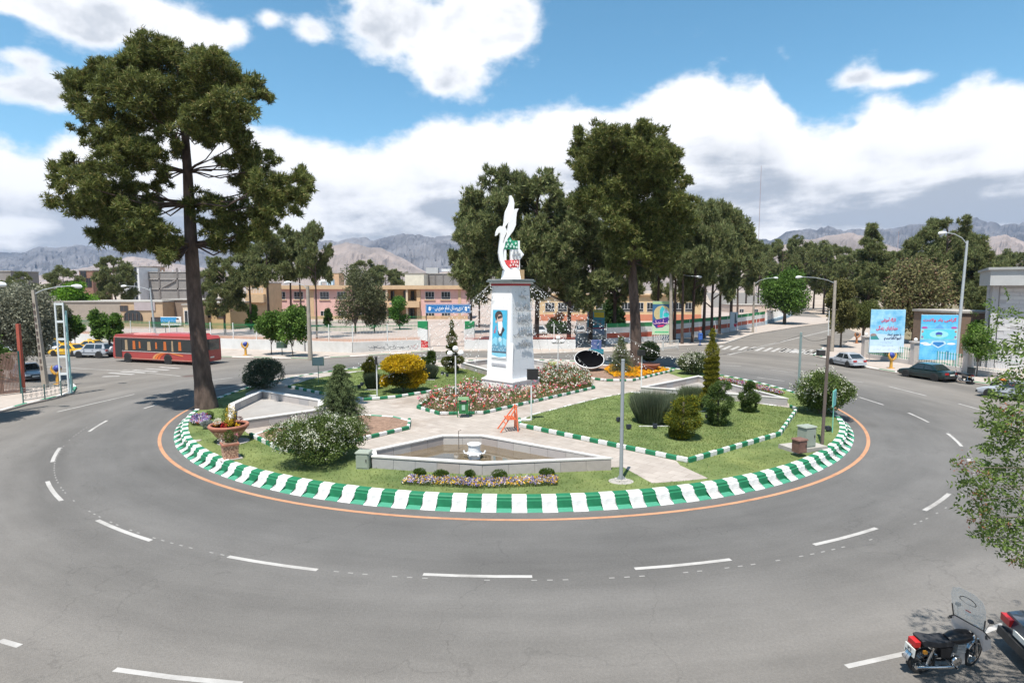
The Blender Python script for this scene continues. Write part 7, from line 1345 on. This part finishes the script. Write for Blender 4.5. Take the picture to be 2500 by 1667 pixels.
    part('bumper', MB().box((f - .02, 0, zb + .2), (.16, Wd * .86, .18), tp=(.8, .97)), TRIM if kind != 'hatch' else pm, t, label='front bumper'); part('bumper', MB().box((-f + .0, 0, zb + .2), (.16, Wd * .88, .18), tp=(.8, .97)), TRIM if kind != 'hatch' else pm, t, label='rear bumper')
    part('number_plate', MB().box((-f - .02, 0, tr_ - .28), (.03, .5, .12)), PLATE, t); part('number_plate', MB().box((f + .07, 0, zb + .24), (.03, .5, .12)), PLATE, t); part('grille', MB().box((f - .0, 0, hood - .24), (.06, .6, .12)), TRIM, t)
    if kind == 'suv':
        part('spare_wheel', MB().lathe([(0, -.1), (.3, -.1), (.33, -.05), (.33, .08), (0, .1)], (0, 0, 0), 20, 0, Matrix.Translation((-f - .14, 0, .95)) @ Matrix.Rotation(math.pi / 2, 4, 'Y')), P((.5, .51, .52), .4), t, smooth=True)
        for s in (-1, 1): part('roof_rail', MB().tube([(f - 1.8, s * wt * .92, Hh + .05), (-f + .5, s * wt * .92, Hh + .05)], .025, 5), TRIM, t)
    if extras == 'taxi': part('taxi_sign', MB().box((.1, 0, Hh + .08), (.2, .5, .14)), P((.7, .5, .05), .4), t)
    if scale != 1: t.scale = (scale,) * 3
    return t
YT = paint('taxi_yellow', (.75, .42, .015)); SV = paint('silver', (.38, .40, .43)); WH = paint('white', (.62, .63, .63)); DGN = paint('dark_green', (.003, .018, .018)); NAVY = paint('navy', (.012, .022, .04)); PSV = paint('pale_silver', (.48, .52, .52))
def onroad(px, py): return G(px, py, 0)
x0_, y0_ = G(205, 876); x1_, y1_ = G(258, 876)
car('silver off-road car with spare wheel on the back, behind the bus', (*G(232, 872), 0), math.pi - .1, SV, 4.1, 1.78, 1.68, 'suv', 2.5, .36)
car('yellow taxi in front, between the silver off-road car and white mast', (*G(170, 868), 0), math.pi - .12, YT, 4.4, 1.7, 1.42, 'sedan', 2.6, .31, 'taxi', group='yellow taxis in the queue', name='taxi', cat='taxi')
car('yellow taxi farther back by the white wall', (*G(222, 857), 0), math.pi - .05, YT, 4.3, 1.7, 1.42, 'sedan', 2.6, .31, 'taxi', group='yellow taxis in the queue', name='taxi', cat='taxi')
car('yellow taxi half hidden behind the concrete lamp post', (*G(128, 853), 0), math.pi - .05, YT, 4.3, 1.7, 1.45, 'hatch', 2.6, .31, None, group='yellow taxis in the queue', name='taxi', cat='taxi')
car('white sedan with red stripe, left of the front yellow taxi', (*G(112, 862), 0), math.pi - .1, WH, 4.4, 1.7, 1.42, 'sedan', 2.6, .31)
car('pale silver sedan behind the left post in the queue', (*G(62, 866), 0), math.pi - .1, PSV, 4.3, 1.7, 1.4, 'sedan', 2.5, .3)
car('pale car at the far left edge under the oleaster', (*G(14, 862), 0), math.pi - .1, PSV, 4.3, 1.7, 1.4, 'hatch', 2.5, .3)
car('silver car parked in tree shade between red post and concrete post', (*G(68, 925), 0), -.62, SV, 4.2, 1.7, 1.42, 'sedan', 2.5, .3)
car('silver hatchback parked at the right kerb by the thick lamp post', (*G(2066, 893), 0), 1.70, SV, 3.95, 1.65, 1.44, 'hatch', 2.4, .29)
car('dark green sedan parked at the kerb before the second banner', (*G(2262, 924), 0), 1.86, DGN, 4.45, 1.7, 1.42, 'sedan', 2.65, .31)
car('silver-blue car at the right edge partly hidden by ash leaves', (*G(2478, 975), 0), 2.1, SV, 4.2, 1.7, 1.42, 'sedan', 2.5, .3)
car('navy car cut off by the bottom right corner', (12.95, 11.2, 0), -.25, NAVY, 4.5, 1.75, 1.45, 'sedan', 2.6, .32)
car('white car parked in the school yard, left one behind the dark fence', (*G(1318, 816, .05), .05), -1.35, WH, 4.3, 1.7, 1.45, 'hatch', 2.5, .31); car('white car parked in the school yard, right one behind the dark fence', (*G(1416, 816, .05), .05), -1.6, WH, 4.3, 1.75, 1.5, 'hatch', 2.5, .31)
# bus
BR = mat('bus_red', (.36, .05, .045), .4, .06, .5, coat=.5); bF = Vector((*G(315, 884), 0)); bR_ = Vector((*G(413, 889), 0)); dv = bF - bR_; rzb = math.atan2(dv.y, dv.x); mid = (bF + bR_) / 2; side = Vector((math.sin(rzb), -math.cos(rzb), 0)); wbs = dv.length
# the near side of the bus faces the camera (its left side): local +y is left
Mc = mid + Vector((-math.sin(rzb), math.cos(rzb), 0)) * -1.15 * (1 if Vector((-math.sin(rzb), math.cos(rzb), 0)).y < 0 else -1)
t = thing('bus', 'red city bus with dark glazing and orange arc stripes, behind the leaning pine', 'bus', Mc, rzb); ny = 1 if Vector((-math.sin(rzb), math.cos(rzb), 0)).y < 0 else -1
fx = wbs / 2 + 2.1; rx = -wbs / 2 - 4.6; hw = 1.25; Hb = 3.0
prof_ = [(fx - .15, .35), (fx, .6), (fx - .02, 1.6), (fx - .22, Hb - .25), (fx - .5, Hb), (rx + .3, Hb), (rx + .05, Hb - .3), (rx, .6), (rx + .1, .35)]
b = MB(); b.ext(prof_, -hw, hw); part('body', b, BR, t)
for s in (-1, 1):
    b = MB(); b.ext([(fx - .35, 1.28), (fx - .42, Hb - .38), (rx + .8, Hb - .38), (rx + .62, 1.5), (rx + 1.0, 1.28)], s * (hw + .004) - .012, s * (hw + .004) + .012); part('window_band', b, CGL, t)
    part('trim_line', MB().box(((fx + rx) / 2, s * (hw + .02), 1.24), (fx - rx - 1.4, .02, .045)), P((.6, .6, .58), .4, n='bus_trim'), t); part('trim_line', MB().box(((fx + rx) / 2, s * (hw + .02), .46), (fx - rx - .5, .02, .04)), P((.6, .35, .25), .4, n='bus_peach'), t); part('roof_trim', MB().box(((fx + rx) / 2, s * (hw + .0), Hb - .3), (fx - rx - .5, .06, .05)), P((.55, .3, .28), .4), t)
    for xw in (wbs / 2, -wbs / 2): 
        part('wheel_arch', MB().lathe([(0, -.012), (.58, -.012), (.58, .012), (0, .012)], (0, 0, 0), 22, 0, Matrix.Translation((xw, s * (hw + .004), .5)) @ Matrix.Rotation(math.pi / 2, 4, 'X')), TRIM, t); wheel(t, xw, s * (hw - .1), .48, .28, .6)
    part('front_side_window', MB().box((fx - .85, s * (hw + .03), 1.5), (.95, .02, 1.9)), TRIM, t); part('mirror', MB().box((fx + .25, s * (hw + .15), 2.1), (.12, .22, .55)), TRIM, t); part('mirror_arm', MB().tube([(fx - .1, s * hw, 2.75), (fx + .2, s * (hw + .12), 2.7), (fx + .25, s * (hw + .15), 2.4)], .03, 5), TRIM, t); part('tail_light', MB().box((rx + .45, s * (hw + .01), 1.35), (.3, .03, .5)), RED, t)
    for k, (c, x0) in enumerate([((.62, .3, .12), 0), ((.7, .18, .04), .35), ((.65, .12, .03), .75)]):
        q = MB(); xc = -wbs / 2; a0 = [(xc + 2.1 - x0 - (1 - math.cos(a)) * 1.8, .5 + .75 * math.sin(a)) for a in np.linspace(0, 1.5, 8)]; a1 = [(x - .28, z) for x, z in a0][::-1]; q.ext(a0 + a1, s * (hw + .02) - .008, s * (hw + .02) + .008 + .001 * k); part('stripe', q, P(c, .4), t)
    q = MB(); q.ext([(-wbs / 2 + .3, 1.26), (-wbs / 2 - 1.6, .95), (-wbs / 2 - 2.1, .88), (-wbs / 2 - 2.0, 1.0), (-wbs / 2 - .4, 1.26)], s * (hw + .02) - .006, s * (hw + .02) + .006); part('stripe', q, P((.7, .22, .06), .4), t)
random.seed(3)
for k, xo in enumerate([fx - 2., fx - 3.1, fx - 3.9, fx - 5.2, fx - 6.2, fx - 7.4, fx - 8.4, fx - 9.4]): part('curtain', MB().box((xo, ny * (hw + .022), 1.9 + random.uniform(-.05, .1)), (random.choice([.25, .5, .4]), .008, random.choice([1.1, .9, .7])), tp=(.8, 1)), P((.5, .13, .03) if k % 3 else (.35, .25, .15), .8), t)
part('roof_unit', MB().box((rx + 3.5, 0, Hb + .11), (5.2, 1.9, .24), tp=(.94, .85)), BR, t); part('roof_hatch', MB().box((fx - 3.2, 0, Hb + .05), (1.8, 1.2, .1), tp=(.9, .9)), P((.5, .2, .18), .5), t); part('rear_window', MB().box((rx - .0, 0, 2.1), (.06, 2.0, 1.1)), CGL, t); part('windscreen', MB().box((fx - .08, 0, 1.95), (.12, 2.2, 1.4)), CGL, t); part('number_plate', MB().box((rx - .02, 0, .8), (.03, .5, .14)), PLATE, t)
# motorcycles
CHR = mat('chrome', (.55, .55, .55), .15, .1, 5., metal=1.); BLK = P((.012, .012, .014), .35, n='gloss_black'); SEAT = P((.025, .025, .028), .7, n='seat_vinyl')
def moto(label, loc, rz, tank=BLK, shield=True, box=False, lean=.12, steer=0.):
    t = thing('motorcycle', label, 'motorcycle', loc, rz); t.rotation_euler = (lean, 0, rz); r = .3; wb = 1.28; xr, xf = -wb / 2, wb / 2
    for nm, x, w in (('rear_wheel', xr, .11), ('front_wheel', xf, .08)):
        b = MB(); M = Matrix.Translation((x, 0, r)) @ Matrix.Rotation(math.pi / 2, 4, 'X'); b.lathe([(r * .82, -w / 2), (r * .95, -w / 2), (r, 0), (r * .95, w / 2), (r * .82, w / 2), (r * .82, -w / 2)], (0, 0, 0), 28, 0, M); p_ = part('wheel', b, TYRE, t, smooth=True)
        b = MB(); b.lathe([(r * .74, -.03), (r * .83, -.035), (r * .83, .035), (r * .74, .03), (r * .74, -.03)], (0, 0, 0), 28, 0, M); part('rim', b, CHR, p_, smooth=True); b = MB(); b.lathe([(0, -.07), (.06, -.07), (.06, .07), (0, .07)], (0, 0, 0), 12, 0, M)
        for k in range(14): a = k * math.pi / 7; s = .03 * (1 if k % 2 else -1); b.tube([(x + .05 * math.cos(a + .4), s, r + .05 * math.sin(a + .4)), (x + r * .76 * math.cos(a), 0, r + r * .76 * math.sin(a))], .004, 3)
        part('spokes', b, CHR, p_)
    fd = MB(); [fd.tube([(xf + .34 * math.cos(a), y, r + .34 * math.sin(a)) for a in np.linspace(.35, 2.5, 9)], .02, 5) for y in (-.035, 0, .035)]; part('front_mudguard', fd, CHR, t, smooth=True); fd = MB(); [fd.tube([(xr + .36 * math.cos(a), y, r + .36 * math.sin(a)) for a in np.linspace(.9, 3.0, 9)], .022, 5) for y in (-.05, -.02, .02, .05)]; part('rear_mudguard', fd, CHR if shield else BLK, t, smooth=True)
    for s in (-1, 1): part('fork', MB().tube([(xf, s * .08, r), (xf - .2, s * .08, .86)], [.028, .022], 8), CHR, t); part('shock_absorber', MB().tube([(xr + .02, s * .14, r), (xr + .12, s * .13, .68)], [.03, .022], 8), CHR, t); part('exhaust', MB().tube([(.1, s * .12, .3), (.05, s * .15, .2), (-.3, s * .17, .24), (xr - .25, s * .18, .28)], [.02, .025, .045, .04], 10), CHR, t, smooth=True)
    fr = MB(); fr.tube([(xf - .2, 0, .85), (.1, 0, .3), (-.15, 0, .25), (xr, 0, r)], .025, 6); fr.tube([(xf - .2, 0, .85), (-.1, 0, .7), (xr + .1, 0, .7), (xr - .1, 0, .72)], .025, 6); fr.tube([(-.15, 0, .25), (-.1, 0, .7)], .025, 6); part('frame', fr, BLK, t)
    en = MB(); en.box((.08, 0, .36), (.34, .26, .24), tp=(.9, .8)); part('engine', en, P((.28, .27, .26), .4, .2, n='engine_alloy'), t); cy = MB(); [cy.box((.14, 0, .5 + k * .035), (.2, .22, .018)) for k in range(6)]; part('cylinder', cy, P((.4, .39, .37), .4), t); part('crankcase_cover', MB().lathe([(0, -.19), (.1, -.18), (.12, -.14), (.12, .14), (.1, .18), (0, .19)], (0, 0, 0), 16, 0, Matrix.Translation((.02, 0, .34)) @ Matrix.Rotation(math.pi / 2, 4, 'X')), CHR, t, smooth=True)
    tk = MB(); tk.lathe([(0, -.3), (.1, -.28), (.155, -.12), (.165, .05), (.13, .22), (0, .27)], (0, 0, 0), 16, 0, Matrix.Translation((.12, 0, .80)) @ Matrix.Rotation(math.pi / 2 - .12, 4, 'Y'), sx=.75); part('fuel_tank', tk, tank, t, smooth=True)
    se = MB(); se.ext([(-.06, .76), (-.2, .80), (-.45, .79), (-.72, .86), (-.8, .84), (-.76, .74), (-.4, .68), (-.1, .68)], -.14, .14); part('seat', se, SEAT, t)
    part('side_cover', MB().ext([(-.1, .66), (-.38, .66), (-.34, .44), (-.14, .42)], -.15, .15), BLK, t); part('tail_light', MB().box((-.86, 0, .74), (.12, .2, .12)), RED, t); part('indicator', MB().box((-.74, .17, .62), (.07, .05, .06)), AMB, t); part('indicator', MB().box((-.74, -.17, .62), (.07, .05, .06)), AMB, t)
    pt = part('number_plate', MB().box((-.93, 0, .56), (.02, .26, .19)), PLATE, t)
    hb = MB(); hb.tube([(xf - .42, -.36, 1.02), (xf - .3, -.28, 1.05), (xf - .22, -.1, .95), (xf - .22, .1, .95), (xf - .3, .28, 1.05), (xf - .42, .36, 1.02)], .014, 7); part('handlebar', hb, CHR, t, smooth=True)
    for s in (-1, 1): part('grip', MB().tube([(xf - .42, s * .36, 1.02), (xf - .36, s * .32, 1.04)], .022, 7), TRIM, t); part('mirror_stalk', MB().tube([(xf - .28, s * .24, 1.04), (xf - .25, s * .3, 1.3)], .007, 5), CHR, t); part('mirror', MB().ball((xf - .25, s * .3, 1.33), .06, 0, 8, .7), BLK, t, smooth=True); part('footrest', MB().tube([(-.05, s * .1, .27), (-.05, s * .28, .27)], .018, 6), CHR, t)
    part('headlight', MB().ball((xf - .08, 0, .88), .1, 0, 12), CHR, t, smooth=True); part('kickstand', MB().tube([(-.1, .1, .25), (-.2, .28, .03)], .015, 5), BLK, t)
    if shield:
        cl = bpy.data.materials.get('clear_acrylic') or mat('clear_acrylic', (.75, .78, .76), .1, .0, 1., alpha=.32); x0 = xf - .26
        def pan_(pts, m, nm): b = MB(); n = len(pts); b.add(pts + [(p[0] + .006, p[1], p[2]) for p in pts], [tuple(range(n)), tuple(range(2 * n - 1, n - 1, -1))] + [(i, n + i, n + (i + 1) % n, (i + 1) % n) for i in range(n)]); return part(nm, b, m, t)
        top = [(x0 - .10 - .38 * (z - 1.12), y, z) for y, z in [(-.3, 1.12), (.3, 1.12), (.32, 1.66), (.28, 1.86), (.14, 1.95), (-.14, 1.95), (-.28, 1.86), (-.32, 1.66)]]; pan_(top, cl, 'windshield')
        mi = mat('worn_plastic_fairing', (.78, .74, .72), .3, .15, 3., alpha=.9, stain=.3); pan_([(x0 - .06, -.38, 1.02), (x0 - .12, -.27, 1.13), (x0 - .12, .27, 1.13), (x0 - .06, .38, 1.02), (x0 + .10, .36, .72), (x0 + .2, .2, .48), (x0 + .08, .14, .8), (x0 + .03, 0, .9), (x0 + .08, -.14, .8), (x0 + .2, -.2, .48), (x0 + .10, -.36, .72)], mi, 'leg_shield')
        ed = MB(); ed.tube([(x0 - .07, -.38, 1.02), (x0 - .13, -.27, 1.14), (x0 - .13, .27, 1.14), (x0 - .07, .38, 1.02)], .014, 5); ed.tube([(x0 - .13, -.28, 1.12), (x0 - .22, -.305, 1.42)], .012, 5); ed.tube([(x0 - .13, .28, 1.12), (x0 - .22, .305, 1.42)], .012, 5); part('windshield_trim', ed, TRIM, t)
        hoop = MB(); hoop.tube([(x0 - .315 - .038 * math.sin(a), .15 * math.cos(a), 1.68 + .1 * math.sin(a) * (1 if math.sin(a) > 0 else .7)) for a in np.linspace(0, 2 * math.pi, 20)], .007, 4); part('oval_marking', hoop, TRIM, t)
        part('warning_decal', MB().box((x0 - .235, 0, 1.44), (.004, .1, .02)), P((.5, .1, .08), .5), t); dq = MB(); [dq.box((x0 - .225 + k * .009, 0, 1.40 - k * .025), (.004, .16 - k * .03, .008)) for k in range(4)]; part('decal', dq, P((.6, .62, .6), .5), t)
        for k, (z_, s_t) in enumerate(((.60, '۳۱'), (.52, '۴۲۳۹۲'))):
            me = textmesh(s_t, .085 if k == 0 else .075, .1 if k == 0 else .2, .002, .001); me.materials.clear(); me.materials.append(TRIM); o = obj('plate_digits', me, pt, (-.945, 0, z_)); o.rotation_euler = (math.pi / 2, 0, -math.pi / 2)
    if steer:
        Ms = Matrix.Translation((xf - .3, 0, 0)) @ Matrix.Rotation(steer, 4, 'Z') @ Matrix.Translation((-xf + .3, 0, 0)); done = set()
        for ch in list(t.children):
            nm = ch.name.split('.')[0]; cs = [v.co.x for v in ch.data.vertices] if ch.type == 'MESH' else [0]
            if (nm in ('front_mudguard', 'fork', 'handlebar', 'grip', 'mirror', 'mirror_stalk', 'windshield', 'leg_shield', 'windshield_trim', 'oval_marking', 'warning_decal', 'decal', 'headlight') or (nm == 'wheel' and min(cs) > 0)):
                for c_ in [ch] + list(ch.children): c_.data.transform(Ms)
    if box: part('delivery_box', MB().box((-.78, 0, 1.15), (.5, .5, .5)), P((.015, .018, .02), .6, n='delivery_black'), t); part('box_lid', MB().box((-.78, 0, 1.41), (.53, .53, .04)), P((.02, .03, .03), .5), t); part('strap', MB().box((-1.035, 0, 1.15), (.01, .06, .48)), P((.3, .3, .3), .6), t)
    return t
a = Vector((*G(2236, 1638), 0)); b_ = Vector((*G(2386, 1631), 0)); d = b_ - a; print('moto len', d.length, a, b_)
moto('black motorcycle with tall clear windshield parked at bottom right', ((a + b_) / 2).to_tuple(), math.atan2(d.y, d.x) + .03, lean=.12, steer=.34)
moto('black delivery motorcycle with box beside the green sedan', (*G(2345, 935), 0), 1.9, shield=False, box=True)
moto('orange motorcycle half hidden by the ash leaves at right', (*G(2452, 952), 0), 2.7, P((.6, .14, .02), .4, n='orange_tank'), shield=False)
